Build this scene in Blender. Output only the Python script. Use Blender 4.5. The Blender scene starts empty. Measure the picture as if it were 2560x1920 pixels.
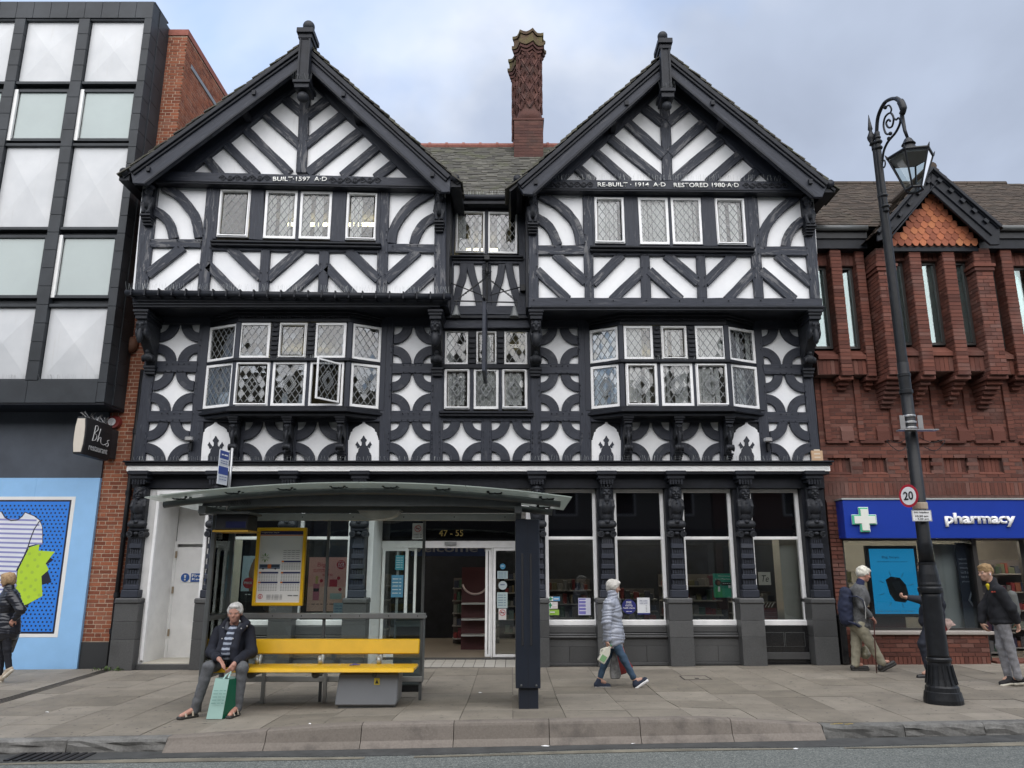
import bpy,math,random
import numpy as np
from mathutils import Vector,Matrix
RND = random.Random(11)
rad = math.radians
scene = bpy.context.scene
# --- camera
F_PX,CX,CY,TH,H_CAM = 1923.0,1280.0,960.0,rad(13.4),1.75
cam_d = bpy.data.cameras.new('camera')
cam_d.sensor_width = 36.0
cam_d.sensor_fit = 'HORIZONTAL'
cam_d.lens = F_PX / 2560.0 * 36.0
cam_d.clip_start = 0.05
cam_d.clip_end = 2000.0
cam = bpy.data.objects.new('camera',cam_d)
scene.collection.objects.link(cam)
cam.location = (0,0,H_CAM)
cam.rotation_euler = (math.pi / 2 + TH,0,0)
scene.camera = cam
# --- light
SUN_EL,SUN_AZ = rad(44),rad(180)      # azimuth measured from +Y clockwise: the sun is behind and right of the camera
world = bpy.data.worlds.new('World')
scene.world = world
world.use_nodes = True
nt = world.node_tree
nt.nodes.clear()
def wn(t,**k):
 n = nt.nodes.new(t)
 for a,b in k.items(): setattr(n,a,b)
 return n
w_out = wn('ShaderNodeOutputWorld')
w_sky = wn('ShaderNodeTexSky',sky_type='NISHITA',sun_disc=False)
w_sky.sun_elevation = SUN_EL
w_sky.sun_rotation = SUN_AZ
w_bg1 = wn('ShaderNodeBackground'); w_bg1.inputs[1].default_value = 0.13
nt.links.new(w_sky.outputs[0],w_bg1.inputs[0])
w_tc = wn('ShaderNodeTexCoord')
w_sep = wn('ShaderNodeSeparateXYZ'); nt.links.new(w_tc.outputs['Generated'],w_sep.inputs[0])
w_z = wn('ShaderNodeMath',operation='MAXIMUM'); nt.links.new(w_sep.outputs[2],w_z.inputs[0]); w_z.inputs[1].default_value = 0.0
w_z2 = wn('ShaderNodeMath',operation='ADD'); nt.links.new(w_z.outputs[0],w_z2.inputs[0]); w_z2.inputs[1].default_value = 0.28
w_cmb = wn('ShaderNodeCombineXYZ')
for i in (0,1):
 d = wn('ShaderNodeMath',operation='DIVIDE')
 nt.links.new(w_sep.outputs[i],d.inputs[0]); nt.links.new(w_z2.outputs[0],d.inputs[1])
 nt.links.new(d.outputs[0],w_cmb.inputs[i])
w_map = wn('ShaderNodeMapping'); nt.links.new(w_cmb.outputs[0],w_map.inputs[0])
w_map.inputs['Location'].default_value = (2.30,2.3,0)
w_n1 = wn('ShaderNodeTexNoise'); nt.links.new(w_map.outputs[0],w_n1.inputs['Vector'])
w_n1.inputs['Scale'].default_value = 1.25; w_n1.inputs['Detail'].default_value = 6; w_n1.inputs['Roughness'].default_value = 0.5; w_n1.inputs['Distortion'].default_value = 0.35
w_r1 = wn('ShaderNodeValToRGB'); nt.links.new(w_n1.outputs[0],w_r1.inputs[0])     # cover: where the cloud is
w_r1.color_ramp.elements[0].position = 0.30; w_r1.color_ramp.elements[0].color = (0.0,0.0,0.0,1)
w_r1.color_ramp.elements[1].position = 0.46; w_r1.color_ramp.elements[1].color = (1,1,1,1)
w_n2 = wn('ShaderNodeTexNoise'); nt.links.new(w_map.outputs[0],w_n2.inputs['Vector'])
w_n2.inputs['Scale'].default_value = 1.5; w_n2.inputs['Detail'].default_value = 6; w_n2.inputs['Roughness'].default_value = 0.48; w_n2.inputs['Distortion'].default_value = 0.2
w_r2 = wn('ShaderNodeValToRGB'); nt.links.new(w_n2.outputs[0],w_r2.inputs[0])     # thick grey to bright thin cloud
e = w_r2.color_ramp.elements
e[0].position = 0.36; e[0].color = (0.37,0.425,0.54,1)
e[1].position = 0.63; e[1].color = (0.80,0.85,0.95,1)
m = e.new(0.49); m.color = (0.47,0.54,0.68,1)
w_bg2 = wn('ShaderNodeBackground'); nt.links.new(w_r2.outputs[0],w_bg2.inputs[0]); w_bg2.inputs[1].default_value = 0.37
w_mix = wn('ShaderNodeMixShader')
nt.links.new(w_r1.outputs[0],w_mix.inputs[0]); nt.links.new(w_bg1.outputs[0],w_mix.inputs[1]); nt.links.new(w_bg2.outputs[0],w_mix.inputs[2])
nt.links.new(w_mix.outputs[0],w_out.inputs[0])
sun_d = bpy.data.lights.new('sun','SUN')
sun_d.energy = 1.5
sun_d.angle = rad(100)
sun_d.color = (1.0,0.965,0.92)
sun = bpy.data.objects.new('sun',sun_d)
scene.collection.objects.link(sun)
sdir = Vector((math.sin(SUN_AZ) * math.cos(SUN_EL),math.cos(SUN_AZ) * math.cos(SUN_EL),math.sin(SUN_EL)))
sun.rotation_euler = sdir.to_track_quat('Z','Y').to_euler()
sun.location = (0,0,30)
scene.view_settings.view_transform = 'Standard'
scene.view_settings.look = 'None'
scene.view_settings.gamma = 1.0
scene.view_settings.use_curve_mapping = False
scene.view_settings.exposure = 1.62
scene.render.engine = 'CYCLES'
scene.cycles.use_denoising = True
scene.cycles.max_bounces = 6
scene.cycles.transparent_max_bounces = 16
scene.cycles.sample_clamp_indirect = 4.0
scene.cycles.caustics_reflective = False
scene.cycles.caustics_refractive = False
# --- reading the photograph: a measured point and the distance of its surface give a place
ST,CT = math.sin(TH),math.cos(TH)
def ray(u,v):
 x = (u - CX) / F_PX; y = -(v - CY) / F_PX
 return Vector((x,CT - y * ST,ST + y * CT))
def PY(u,v,Y):
 d = ray(u,v); t = Y / d.y
 return Vector((d.x * t,Y,H_CAM + d.z * t))
def PX(u,v,X):
 d = ray(u,v); t = X / d.x
 return Vector((X,d.y * t,H_CAM + d.z * t))
def crop(ox,oy,s): return lambda x,y: (ox + x * s,oy + y * s)
cA = crop(0,0,.3858); cB = crop(300,0,.3858); cC = crop(1000,0,.3858); cD = crop(1270,50,.3858)
cE = crop(1960,200,.3617); cF = crop(0,600,.3858); cG = crop(320,420,.3707); cH = crop(320,760,.3707)
cI = crop(1060,480,.4218); cJ = crop(1300,440,.3526); cK = crop(1300,760,.3526); cL = crop(1980,600,.3859)
cM = crop(0,1180,.4462); cN = crop(360,1140,.4219); cO = crop(900,1180,.3857); cP = crop(1320,1160,.3617)
cQ = crop(2000,1200,.4220); cR = crop(0,1640,.5787); cS = crop(1280,1640,.5787)
def at(c,x,y,Y):
 return PY(*c(x,y),Y)
def xz(c,pts,Y):
 out = []
 for (x,y) in pts:
  p = at(c,x,y,Y); out.append((p.x,p.z))
 return out
def smooth01(t):
 t = max(0.0,min(1.0,t)); return t * t * (3 - 2 * t)
def kerb_y(x): return 9.06 + 0.052 * x
def ground(x,y=12.0):
 """height of the pavement: the street climbs a little to the right, and the bus stop kerb is raised"""
 b = smooth01((x + 3.9) / 2.4) * (1 - smooth01((x - 1.9) / 1.9)) * (1 - smooth01((y - kerb_y(x)) / 2.4))
 return 0.007 * x + 0.10 * b
def road_z(x): return 0.007 * x - 0.13
# --- objects
ROOTW = {}
def link(o): scene.collection.objects.link(o)
def tag(o,label=None,cat=None,group=None,kind=None):
 if label: o['label'] = label
 if cat: o['category'] = cat
 if group: o['group'] = group
 if kind: o['kind'] = kind
 return o
def thing(name,loc,label,cat,group=None):
 o = bpy.data.objects.new(name,None)
 o.empty_display_size = 0.2
 o.location = loc
 link(o); ROOTW[o.name] = Vector(loc)
 return tag(o,label,cat,group)
class MB:
 def __init__(s): s.v = []; s.f = []; s.mi = []; s.cur = 0
 def add(s,vs,fs):
  n = len(s.v); s.v.extend([tuple(p) for p in vs])
  for f in fs: s.f.append([n + i for i in f]); s.mi.append(s.cur)
  return s
 def box(s,x0,x1,y0,y1,z0,z1):
  if x0 > x1: x0,x1 = x1,x0
  if y0 > y1: y0,y1 = y1,y0
  if z0 > z1: z0,z1 = z1,z0
  return s.add([(x0,y0,z0),(x1,y0,z0),(x1,y1,z0),(x0,y1,z0),(x0,y0,z1),(x1,y0,z1),(x1,y1,z1),(x0,y1,z1)],
      [(0,3,2,1),(4,5,6,7),(0,1,5,4),(1,2,6,5),(2,3,7,6),(3,0,4,7)])
 def pbox(s,c,U,V,N,a,b,d):
  """box with half sizes a,b,d along unit vectors U,V,N"""
  c = Vector(c); U = Vector(U) * a; V = Vector(V) * b; N = Vector(N) * d
  vs = [c - U - V - N,c + U - V - N,c + U + V - N,c - U + V - N,c - U - V + N,c + U - V + N,c + U + V + N,c - U + V + N]
  return s.add(vs,[(0,3,2,1),(4,5,6,7),(0,1,5,4),(1,2,6,5),(2,3,7,6),(3,0,4,7)])
 def prism(s,poly,y0,y1):
  """polygon in x,z, front face at y0 (nearer), back at y1"""
  a = sum(poly[i][0] * poly[(i + 1) % len(poly)][1] - poly[(i + 1) % len(poly)][0] * poly[i][1] for i in range(len(poly)))
  if a < 0: poly = poly[::-1]
  n = len(poly)
  vs = [(p[0],y0,p[1]) for p in poly] + [(p[0],y1,p[1]) for p in poly]
  fs = [list(range(n)),list(range(2 * n - 1,n - 1,-1))]
  for i in range(n):
   j = (i + 1) % n; fs.append((i,i + n,j + n,j))
  return s.add(vs,fs)
 def fprism(s,poly,O,U,V,N,d0,d1):
  """polygon in the frame (O,U,V); from O+N*d1 (front) to O+N*d0"""
  O = Vector(O); n = len(poly)
  vs = [O + U * p[0] + V * p[1] + N * d1 for p in poly] + [O + U * p[0] + V * p[1] + N * d0 for p in poly]
  fs = [list(range(n)),list(range(2 * n - 1,n - 1,-1))]
  for i in range(n):
   j = (i + 1) % n; fs.append((i,i + n,j + n,j))
  return s.add(vs,fs)
 def tube(s,pts,r,n=8,cap=True,flat=1.0):
  pts = [Vector(p) for p in pts]; k = len(pts)
  rs = r if isinstance(r,(list,tuple)) else [r] * k
  rings = []; up = Vector((0,0,1))
  prev = None
  for i in range(k):
   d = (pts[min(i + 1,k - 1)] - pts[max(i - 1,0)]).normalized()
   a = prev - d * prev.dot(d) if prev is not None else d.cross(up)
   if a.length < 1e-4: a = d.cross(Vector((0,1,0)))
   a.normalize(); prev = a; b = d.cross(a)
   rings.append([pts[i] + a * (rs[i] * math.cos(2 * math.pi * j / n)) + b * (rs[i] * flat * math.sin(2 * math.pi * j / n)) for j in range(n)])
  vs = [p for q in rings for p in q]; fs = []
  for i in range(k - 1):
   for j in range(n):
    fs.append((i * n + j,i * n + (j + 1) % n,(i + 1) * n + (j + 1) % n,(i + 1) * n + j))
  if cap:
   fs.append(list(range(n))[::-1]); fs.append([(k - 1) * n + j for j in range(n)])
  return s.add(vs,fs)
 def lathe(s,prof,cx,cy,n=20,a0=0.0):
  k = len(prof); vs = []; fs = []
  for (r,z) in prof:
   for j in range(n):
    a = a0 + 2 * math.pi * j / n; vs.append((cx + r * math.cos(a),cy + r * math.sin(a),z))
  for i in range(k - 1):
   for j in range(n):
    fs.append((i * n + j,i * n + (j + 1) % n,(i + 1) * n + (j + 1) % n,(i + 1) * n + j))
  fs.append(list(range(n))[::-1]); fs.append([(k - 1) * n + j for j in range(n)])
  return s.add(vs,fs)
 def ball(s,c,rx,ry=None,rz=None,nu=14,nv=9):
  ry = rx if ry is None else ry; rz = rx if rz is None else rz
  vs = []; fs = []
  for i in range(nv + 1):
   t = math.pi * i / nv
   for j in range(nu):
    a = 2 * math.pi * j / nu
    vs.append((c[0] + rx * math.sin(t) * math.cos(a),c[1] + ry * math.sin(t) * math.sin(a),c[2] + rz * math.cos(t)))
  for i in range(nv):
   for j in range(nu):
    fs.append((i * nu + j,(i + 1) * nu + j,(i + 1) * nu + (j + 1) % nu,i * nu + (j + 1) % nu))
  return s.add(vs,fs)
 def quad(s,a,b,c,d): return s.add([a,b,c,d],[(0,1,2,3)])
 def build(s,name,mat,parent=None,smooth=False,bevel=0.0,org=None,kind=None,label=None,cat=None,group=None):
  if not s.v: return None
  v = np.array(s.v,dtype=np.float64)
  if parent is not None: w = ROOTW[parent.name]
  elif org is not None: w = Vector(org)
  else:
   lo,hi = v.min(0),v.max(0); w = Vector(((lo[0] + hi[0]) / 2,(lo[1] + hi[1]) / 2,lo[2]))
  v = v - np.array(w)
  me = bpy.data.meshes.new(name)
  me.from_pydata(v.tolist(),[],s.f)
  mats = mat if isinstance(mat,(list,tuple)) else [mat]
  for m_ in mats: me.materials.append(m_)
  if len(mats) > 1: me.polygons.foreach_set('material_index',s.mi)
  if smooth: me.polygons.foreach_set('use_smooth',[True] * len(me.polygons))
  me.update()
  o = bpy.data.objects.new(name,me)
  link(o)
  if parent is not None: o.parent = parent
  else: o.location = w
  ROOTW[o.name] = w
  if bevel:
   b = o.modifiers.new('edge','BEVEL'); b.width = bevel; b.segments = 1; b.limit_method = 'ANGLE'; b.angle_limit = rad(40)
  return tag(o,label,cat,group,kind)
def smooth_by_angle(o,ang=40):
 try: o.data.set_sharp_from_angle(angle=rad(ang))
 except Exception: pass
 return o
def copy_tree(o,parent,dloc):
 """a copy of o and of everything under it; only the top copy is moved"""
 c = o.copy(); link(c); c.parent = parent
 c.location = o.location + Vector(dloc)
 ROOTW[c.name] = ROOTW[o.name]
 def rec(a,b):
  for ch in KIDS.get(a.name,[]):
   d = ch.copy(); link(d); d.parent = b; ROOTW[d.name] = ROOTW[ch.name]
   KIDS.setdefault(b.name,[]).append(d); rec(ch,d)
 rec(o,c)
 return c
KIDS = {}
def kid(p,o):
 KIDS.setdefault(p.name,[]).append(o); return o
# --- materials
def mat_new(name):
 m = bpy.data.materials.new(name); m.use_nodes = True
 return m,m.node_tree,m.node_tree.nodes['Principled BSDF']
def L(t,a,b): t.links.new(a,b)
def ramp(t,fac,stops):
 r = t.nodes.new('ShaderNodeValToRGB'); L(t,fac,r.inputs[0])
 els = r.color_ramp.elements
 els[0].position,els[0].color = stops[0][0],(*stops[0][1],1)
 els[1].position,els[1].color = stops[-1][0],(*stops[-1][1],1)
 for p,c in stops[1:-1]:
  x = els.new(p); x.color = (*c,1)
 return r.outputs[0]
def noise(t,scale,detail=4,rough=0.55,vec=None,dist=0.0,coord='Object',sc=None):
 n = t.nodes.new('ShaderNodeTexNoise')
 n.inputs['Scale'].default_value = scale; n.inputs['Detail'].default_value = detail
 n.inputs['Roughness'].default_value = rough; n.inputs['Distortion'].default_value = dist
 if vec is None:
  g = t.nodes.new('ShaderNodeNewGeometry') if coord == 'World' else t.nodes.new('ShaderNodeTexCoord')
  vec = g.outputs['Position'] if coord == 'World' else g.outputs['Object']
 if sc:
  mp = t.nodes.new('ShaderNodeMapping'); L(t,vec,mp.inputs[0]); mp.inputs['Scale'].default_value = sc; vec = mp.outputs[0]
 L(t,vec,n.inputs['Vector'])
 return n.outputs[0]
def mixc(t,fac,a,b,mode='MIX'):
 m = t.nodes.new('ShaderNodeMix'); m.data_type = 'RGBA'; m.blend_type = mode
 if isinstance(fac,(int,float)): m.inputs[0].default_value = fac
 else: L(t,fac,m.inputs[0])
 for i,c in ((6,a),(7,b)):
  if isinstance(c,(tuple,list)): m.inputs[i].default_value = (*c[:3],1)
  else: L(t,c,m.inputs[i])
 return m.outputs[2]
def bump(t,b,h,strength=0.3,dist=0.01):
 n = t.nodes.new('ShaderNodeBump'); n.inputs['Strength'].default_value = strength; n.inputs['Distance'].default_value = dist
 L(t,h,n.inputs['Height']); L(t,n.outputs[0],b.inputs['Normal'])
def simple(name,col,rough=0.6,metal=0.0,var=0.12,scale=6,bmp=0.0,bscale=60,coat=0.0,emit=None,coord='World',spec=None):
 m,t,b = mat_new(name)
 b.inputs['Roughness'].default_value = rough; b.inputs['Metallic'].default_value = metal
 if spec is not None: b.inputs['Specular IOR Level'].default_value = spec
 if var:
  n = noise(t,scale,5,0.6,coord=coord)
  c = ramp(t,n,[(0.3,tuple(x * (1 - var) for x in col)),(0.7,tuple(min(1,x * (1 + var)) for x in col))])
  L(t,c,b.inputs['Base Color'])
 else: b.inputs['Base Color'].default_value = (*col,1)
 if bmp: bump(t,b,noise(t,bscale,4,coord=coord),bmp,0.004)
 if coat: b.inputs['Coat Weight'].default_value = coat
 if emit:
  b.inputs['Emission Color'].default_value = (*emit[0],1); b.inputs['Emission Strength'].default_value = emit[1]
 return m
def rnd_piece(t):
 """one random number for each object and for each loose piece of a mesh"""
 oi = t.nodes.new('ShaderNodeObjectInfo'); g = t.nodes.new('ShaderNodeNewGeometry')
 a = t.nodes.new('ShaderNodeMath'); a.operation = 'ADD'
 L(t,oi.outputs['Random'],a.inputs[0]); L(t,g.outputs['Random Per Island'],a.inputs[1])
 f = t.nodes.new('ShaderNodeMath'); f.operation = 'FRACT'; L(t,a.outputs[0],f.inputs[0])
 return f.outputs[0]
def pieces(name,stops,rough=0.85,grime=0.35,grime_col=(0.05,0.045,0.04),gscale=1.2,bmp=0.35,bscale=90,fine=0.25,spec=0.3,g0=0.52):
 m,t,b = mat_new(name)
 b.inputs['Roughness'].default_value = rough; b.inputs['Specular IOR Level'].default_value = spec
 c = ramp(t,rnd_piece(t),stops)
 n1 = noise(t,45,5,0.65,coord='World')
 c = mixc(t,fine,c,ramp(t,n1,[(0.3,(0.35,0.35,0.35)),(0.7,(1.0,1.0,1.0))]),'MULTIPLY')
 n2 = noise(t,gscale,6,0.65,coord='World')
 k = t.nodes.new('ShaderNodeMath'); k.operation = 'MULTIPLY'; L(t,ramp(t,n2,[(g0,(0,0,0)),(g0 + .16,(1,1,1))]),k.inputs[0]); k.inputs[1].default_value = grime
 c = mixc(t,k.outputs[0],c,grime_col)
 L(t,c,b.inputs['Base Color'])
 bump(t,b,noise(t,bscale,5,0.6,coord='World'),bmp,0.004)
 return m
M = {}
def timber_mat(name,lo,hi,worn,amount,rough=0.55):
 m,t,b = mat_new(name)
 oi = t.nodes.new('ShaderNodeObjectInfo')
 tc = t.nodes.new('ShaderNodeTexCoord')
 uv = t.nodes.new('ShaderNodeUVMap')
 ad = t.nodes.new('ShaderNodeVectorMath'); ad.operation = 'ADD'; L(t,uv.outputs[0],ad.inputs[0])
 cb = t.nodes.new('ShaderNodeCombineXYZ'); mm = t.nodes.new('ShaderNodeMath'); mm.operation = 'MULTIPLY'; mm.inputs[1].default_value = 37.0
 L(t,oi.outputs['Random'],mm.inputs[0]); L(t,mm.outputs[0],cb.inputs[0]); L(t,mm.outputs[0],cb.inputs[1]); L(t,cb.outputs[0],ad.inputs[1])
 g = noise(t,1.0,6,0.7,vec=ad.outputs[0],sc=(3.0,42.0,1.0),dist=0.3)
 base = ramp(t,g,[(0.3,lo),(0.68,hi)])
 w = noise(t,1.0,7,0.75,vec=ad.outputs[0],sc=(2.0,13.0,1.0),dist=0.6)
 wf = ramp(t,w,[(0.60 - amount * .1,(0,0,0)),(0.66 - amount * .1,(1,1,1))])
 k = t.nodes.new('ShaderNodeMath'); k.operation = 'MULTIPLY'; L(t,wf,k.inputs[0]); k.inputs[1].default_value = amount
 L(t,mixc(t,k.outputs[0],base,worn),b.inputs['Base Color'])
 b.inputs['Roughness'].default_value = rough; b.inputs['Specular IOR Level'].default_value = 0.28
 bump(t,b,g,0.5,0.012)
 return m
M['timber'] = timber_mat('weathered black timber',(0.012,0.0145,0.022),(0.046,0.052,0.069),(0.17,0.168,0.172),0.7)
M['timber2'] = timber_mat('sound black timber',(0.018,0.0205,0.029),(0.038,0.043,0.058),(0.12,0.122,0.13),0.3,0.5)
M['black'] = simple('black gloss paint',(0.012,0.0138,0.019),0.5,var=0.35,scale=5,bmp=0.15,bscale=40,spec=.25)
M['carved'] = simple('black painted carving',(0.020,0.022,0.027),0.55,var=0.4,scale=14,bmp=0.2,bscale=50,spec=.3)
def plaster():
 m,t,b = mat_new('white painted plaster')
 n = noise(t,1.6,6,0.6,coord='World')
 c = ramp(t,n,[(0.3,(0.74,0.75,0.77)),(0.65,(0.84,0.845,0.85))])
 n2 = noise(t,1.0,7,0.7,coord='World',sc=(9,9,1.2))
 c = mixc(t,ramp(t,n2,[(0.62,(0,0,0)),(0.8,(.55,.55,.55))]),c,(0.56,0.56,0.54))
 L(t,c,b.inputs['Base Color']); b.inputs['Roughness'].default_value = 0.8
 bump(t,b,noise(t,14,6,0.6,coord='World'),0.35,0.012)
 return m
M['plaster'] = plaster()
M['white'] = simple('white gloss paint',(0.80,0.80,0.80),0.38,var=0.06,scale=8)
M['white_old'] = simple('weathered white paint',(0.76,0.76,0.75),0.5,var=0.07,scale=4,bmp=0.05)
M['lead'] = simple('lead came',(0.20,0.21,0.215),0.45,0.3,var=0.2)
def glass(name,tint=(0.92,0.95,0.95),ior=1.52,add=0.0,rough=0.0,refl=(1,1,1)):
 m = bpy.data.materials.new(name); m.use_nodes = True; t = m.node_tree; t.nodes.clear()
 o = t.nodes.new('ShaderNodeOutputMaterial'); mx = t.nodes.new('ShaderNodeMixShader')
 tr = t.nodes.new('ShaderNodeBsdfTransparent'); tr.inputs[0].default_value = (*tint,1)
 gl = t.nodes.new('ShaderNodeBsdfGlossy'); gl.inputs['Roughness'].default_value = rough; gl.inputs[0].default_value = (*refl,1)
 fr = t.nodes.new('ShaderNodeFresnel'); fr.inputs[0].default_value = ior
 a = t.nodes.new('ShaderNodeMath'); a.operation = 'ADD'; a.use_clamp = True; L(t,fr.outputs[0],a.inputs[0]); a.inputs[1].default_value = add
 L(t,a.outputs[0],mx.inputs[0]); L(t,tr.outputs[0],mx.inputs[1]); L(t,gl.outputs[0],mx.inputs[2]); L(t,mx.outputs[0],o.inputs[0])
 return m
M['pane'] = glass('old leaded glass',(0.84,0.88,0.89),1.52,0.05)
M['shopglass'] = glass('shop window glass',(0.90,0.93,0.93),1.52,0.02)
M['blackglass'] = simple('blacked out glass',(0.004,0.004,0.005),0.03,var=0,spec=0.6)
def dusty(name,g,col,f):
 m = M[g].copy(); m.name = name; t = m.node_tree; o = [n for n in t.nodes if n.type == 'OUTPUT_MATERIAL'][0]; s = o.inputs[0].links[0].from_socket
 d = t.nodes.new('ShaderNodeBsdfDiffuse'); d.inputs[0].default_value = (*col,1); tr = t.nodes.new('ShaderNodeBsdfTranslucent'); tr.inputs[0].default_value = (*col,1)
 a = t.nodes.new('ShaderNodeMixShader'); L(t,d.outputs[0],a.inputs[1]); L(t,tr.outputs[0],a.inputs[2]); x = t.nodes.new('ShaderNodeMixShader'); x.inputs[0].default_value = f
 L(t,s,x.inputs[1]); L(t,a.outputs[0],x.inputs[2]); L(t,x.outputs[0],o.inputs[0]); return m
M['shelterglass'] = glass('shelter glass',(0.90,0.95,0.93),1.5,0.02)
M['roofglass'] = glass('dusty green roof glass',(0.80,0.87,0.83),1.5,0.05,0.15)
M['roofglass'] = dusty('dusty green roof glass','roofglass',(0.58,0.62,0.58),.55)
M['mirrorglass'] = glass('sky reflecting window glass',(0.74,0.80,0.79),1.6,0.10,0.02,(0.85,0.97,0.97))
M['skypaintglass'] = simple('glass with painted sky reflection',(0.30,0.355,0.35),0.06,var=0.10,scale=0.5,spec=0.7)  # opaque pale colour stands in for the sky reflected in the panes
M['room'] = simple('dim room',(0.16,0.155,0.15),0.9,var=0.2)
M['blind'] = simple('vertical blind cloth',(0.82,0.80,0.77),0.8,var=0.08)
M['tube_light'] = simple('fluorescent tube',(0.9,0.85,0.6),0.4,var=0,emit=((1.0,0.86,0.45),2.2))
M['brick_orange'] = pieces('orange red brick',[(0,(0.18,0.058,0.034)),(0.3,(0.25,0.083,0.046)),(0.7,(0.33,0.115,0.060)),(1,(0.26,0.11,0.072))],0.9,0.3,(0.06,0.045,0.04),0.9)
M['brick_red'] = pieces('dark red brick',[(0,(0.095,0.037,0.028)),(0.4,(0.140,0.052,0.038)),(0.8,(0.18,0.067,0.047)),(1,(0.165,0.082,0.066))],0.85,0.35,(0.19,0.13,0.115),0.8)
M['mortar'] = simple('lime mortar',(0.46,0.36,0.27),0.95,var=0.2,scale=20,bmp=0.3)
M['mortar_red'] = simple('red mortar',(0.10,0.052,0.042),0.95,var=0.3,scale=12,bmp=0.3)
M['slate'] = pieces('mossy grey slate',[(0,(0.060,0.057,0.050)),(0.5,(0.088,0.084,0.072)),(1,(0.125,0.12,0.10))],0.85,0.6,(0.075,0.082,0.038),2.5,0.5,70)
M['tile_brown'] = pieces('brown roof tile',[(0,(0.050,0.040,0.033)),(0.5,(0.070,0.055,0.044)),(1,(0.09,0.069,0.055))],0.9,0.45,(0.07,0.065,0.05),1.6)
M['tile_orange'] = pieces('orange clay tile',[(0,(0.26,0.085,0.05)),(0.35,(0.36,0.125,0.07)),(0.7,(0.45,0.15,0.075)),(1,(0.50,0.20,0.09))],0.8,0.2,(0.12,0.06,0.05),2.5)
M['ridge'] = simple('red ridge tile',(0.22,0.085,0.065),0.85,var=0.2,scale=10)
M['granite'] = pieces('dark grey granite',[(0,(0.066,0.067,0.068)),(1,(0.098,0.099,0.099))],0.45,0.45,(0.045,0.045,0.045),1.8,0.1,200,0.5,0.5)
M['granite_black'] = simple('black polished stone',(0.012,0.012,0.013),0.16,var=0.3,scale=40)
def paving():
 m,t,b = mat_new('stone paving')
 c = ramp(t,rnd_piece(t),[(0,(0.20,0.177,0.143)),(0.5,(0.25,0.222,0.182)),(1,(0.295,0.264,0.22))])
 n = noise(t,2.2,8,0.65,coord='World')
 c = mixc(t,0.75,c,ramp(t,n,[(0.3,(0.55,0.55,0.55)),(0.7,(1.0,0.99,0.97))]),'MULTIPLY')
 n2 = noise(t,9,6,0.7,coord='World')
 c = mixc(t,ramp(t,n2,[(0.60,(0,0,0)),(0.74,(.6,.6,.6))]),c,(0.095,0.086,0.075))
 n3 = noise(t,15,2,0.5,coord='World')
 c = mixc(t,ramp(t,n3,[(0.675,(0,0,0)),(0.70,(.75,.75,.75))]),c,(0.05,0.047,0.044))
 L(t,c,b.inputs['Base Color']); b.inputs['Roughness'].default_value = 0.75
 bump(t,b,noise(t,60,6,0.65,coord='World'),0.35,0.006)
 return m
M['paving'] = paving()
M['joint'] = simple('sandy joint',(0.10,0.092,0.08),0.95,var=0.3,scale=8)
M['joint_dark'] = simple('black joint',(0.085,0.077,0.066),0.95,var=0.3,scale=8)
def asphalt():
 m,t,b = mat_new('asphalt')
 vo = t.nodes.new('ShaderNodeTexVoronoi'); vo.inputs['Scale'].default_value = 85
 g = t.nodes.new('ShaderNodeNewGeometry'); L(t,g.outputs['Position'],vo.inputs['Vector'])
 c = ramp(t,vo.outputs['Color'],[(0.1,(0.085,0.093,0.088)),(0.6,(0.165,0.178,0.168)),(0.95,(0.29,0.30,0.28))])
 n = noise(t,0.9,7,0.6,coord='World',sc=(0.35,2.0,1))
 c = mixc(t,0.7,c,ramp(t,n,[(0.3,(0.62,0.63,0.64)),(0.7,(1,1,0.98))]),'MULTIPLY')
 L(t,c,b.inputs['Base Color']); b.inputs['Roughness'].default_value = 0.85
 bump(t,b,vo.outputs['Distance'],0.6,0.01)
 return m
M['asphalt'] = asphalt()
M['kerb'] = pieces('grey granite kerb',[(0,(0.18,0.178,0.168)),(1,(0.26,0.252,0.236))],0.8,0.6,(0.055,0.053,0.05),3.0,0.8,35,0.5,g0=0.45)
M['kerb_pink'] = pieces('pinkish bus stop kerb',[(0,(0.195,0.170,0.145)),(1,(0.235,0.205,0.178))],0.85,0.6,(0.075,0.066,0.06),2.6,0.5,80,0.35,g0=0.50)
M['steel'] = simple('brushed steel',(0.42,0.42,0.42),0.35,0.85,var=0.1)
M['grey_metal'] = simple('grey painted metal',(0.085,0.09,0.09),0.4,var=0.15,scale=6)
M['alu'] = simple('pale aluminium',(0.46,0.48,0.47),0.35,0.4,var=0.08)
M['yellow'] = simple('yellow plastic',(0.72,0.42,0.010),0.34,var=0.10,scale=3)
M['navy'] = simple('dark navy metal',(0.014,0.018,0.028),0.35,var=0.15,scale=3)
M['lamp_black'] = simple('black cast iron',(0.011,0.012,0.014),0.42,var=0.4,scale=12,bmp=0.1,spec=.3)
M['ink'] = simple('black ink',(0.012,0.012,0.014),0.6,var=0)
M['gold'] = simple('gold lettering',(0.62,0.48,0.16),0.4,0.3,var=0)
def flat(name,col,rough=0.5,emit=None):
 if name not in M: M[name] = simple(name,col,rough,var=0.04,scale=4,emit=emit)
 return M[name]
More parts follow.
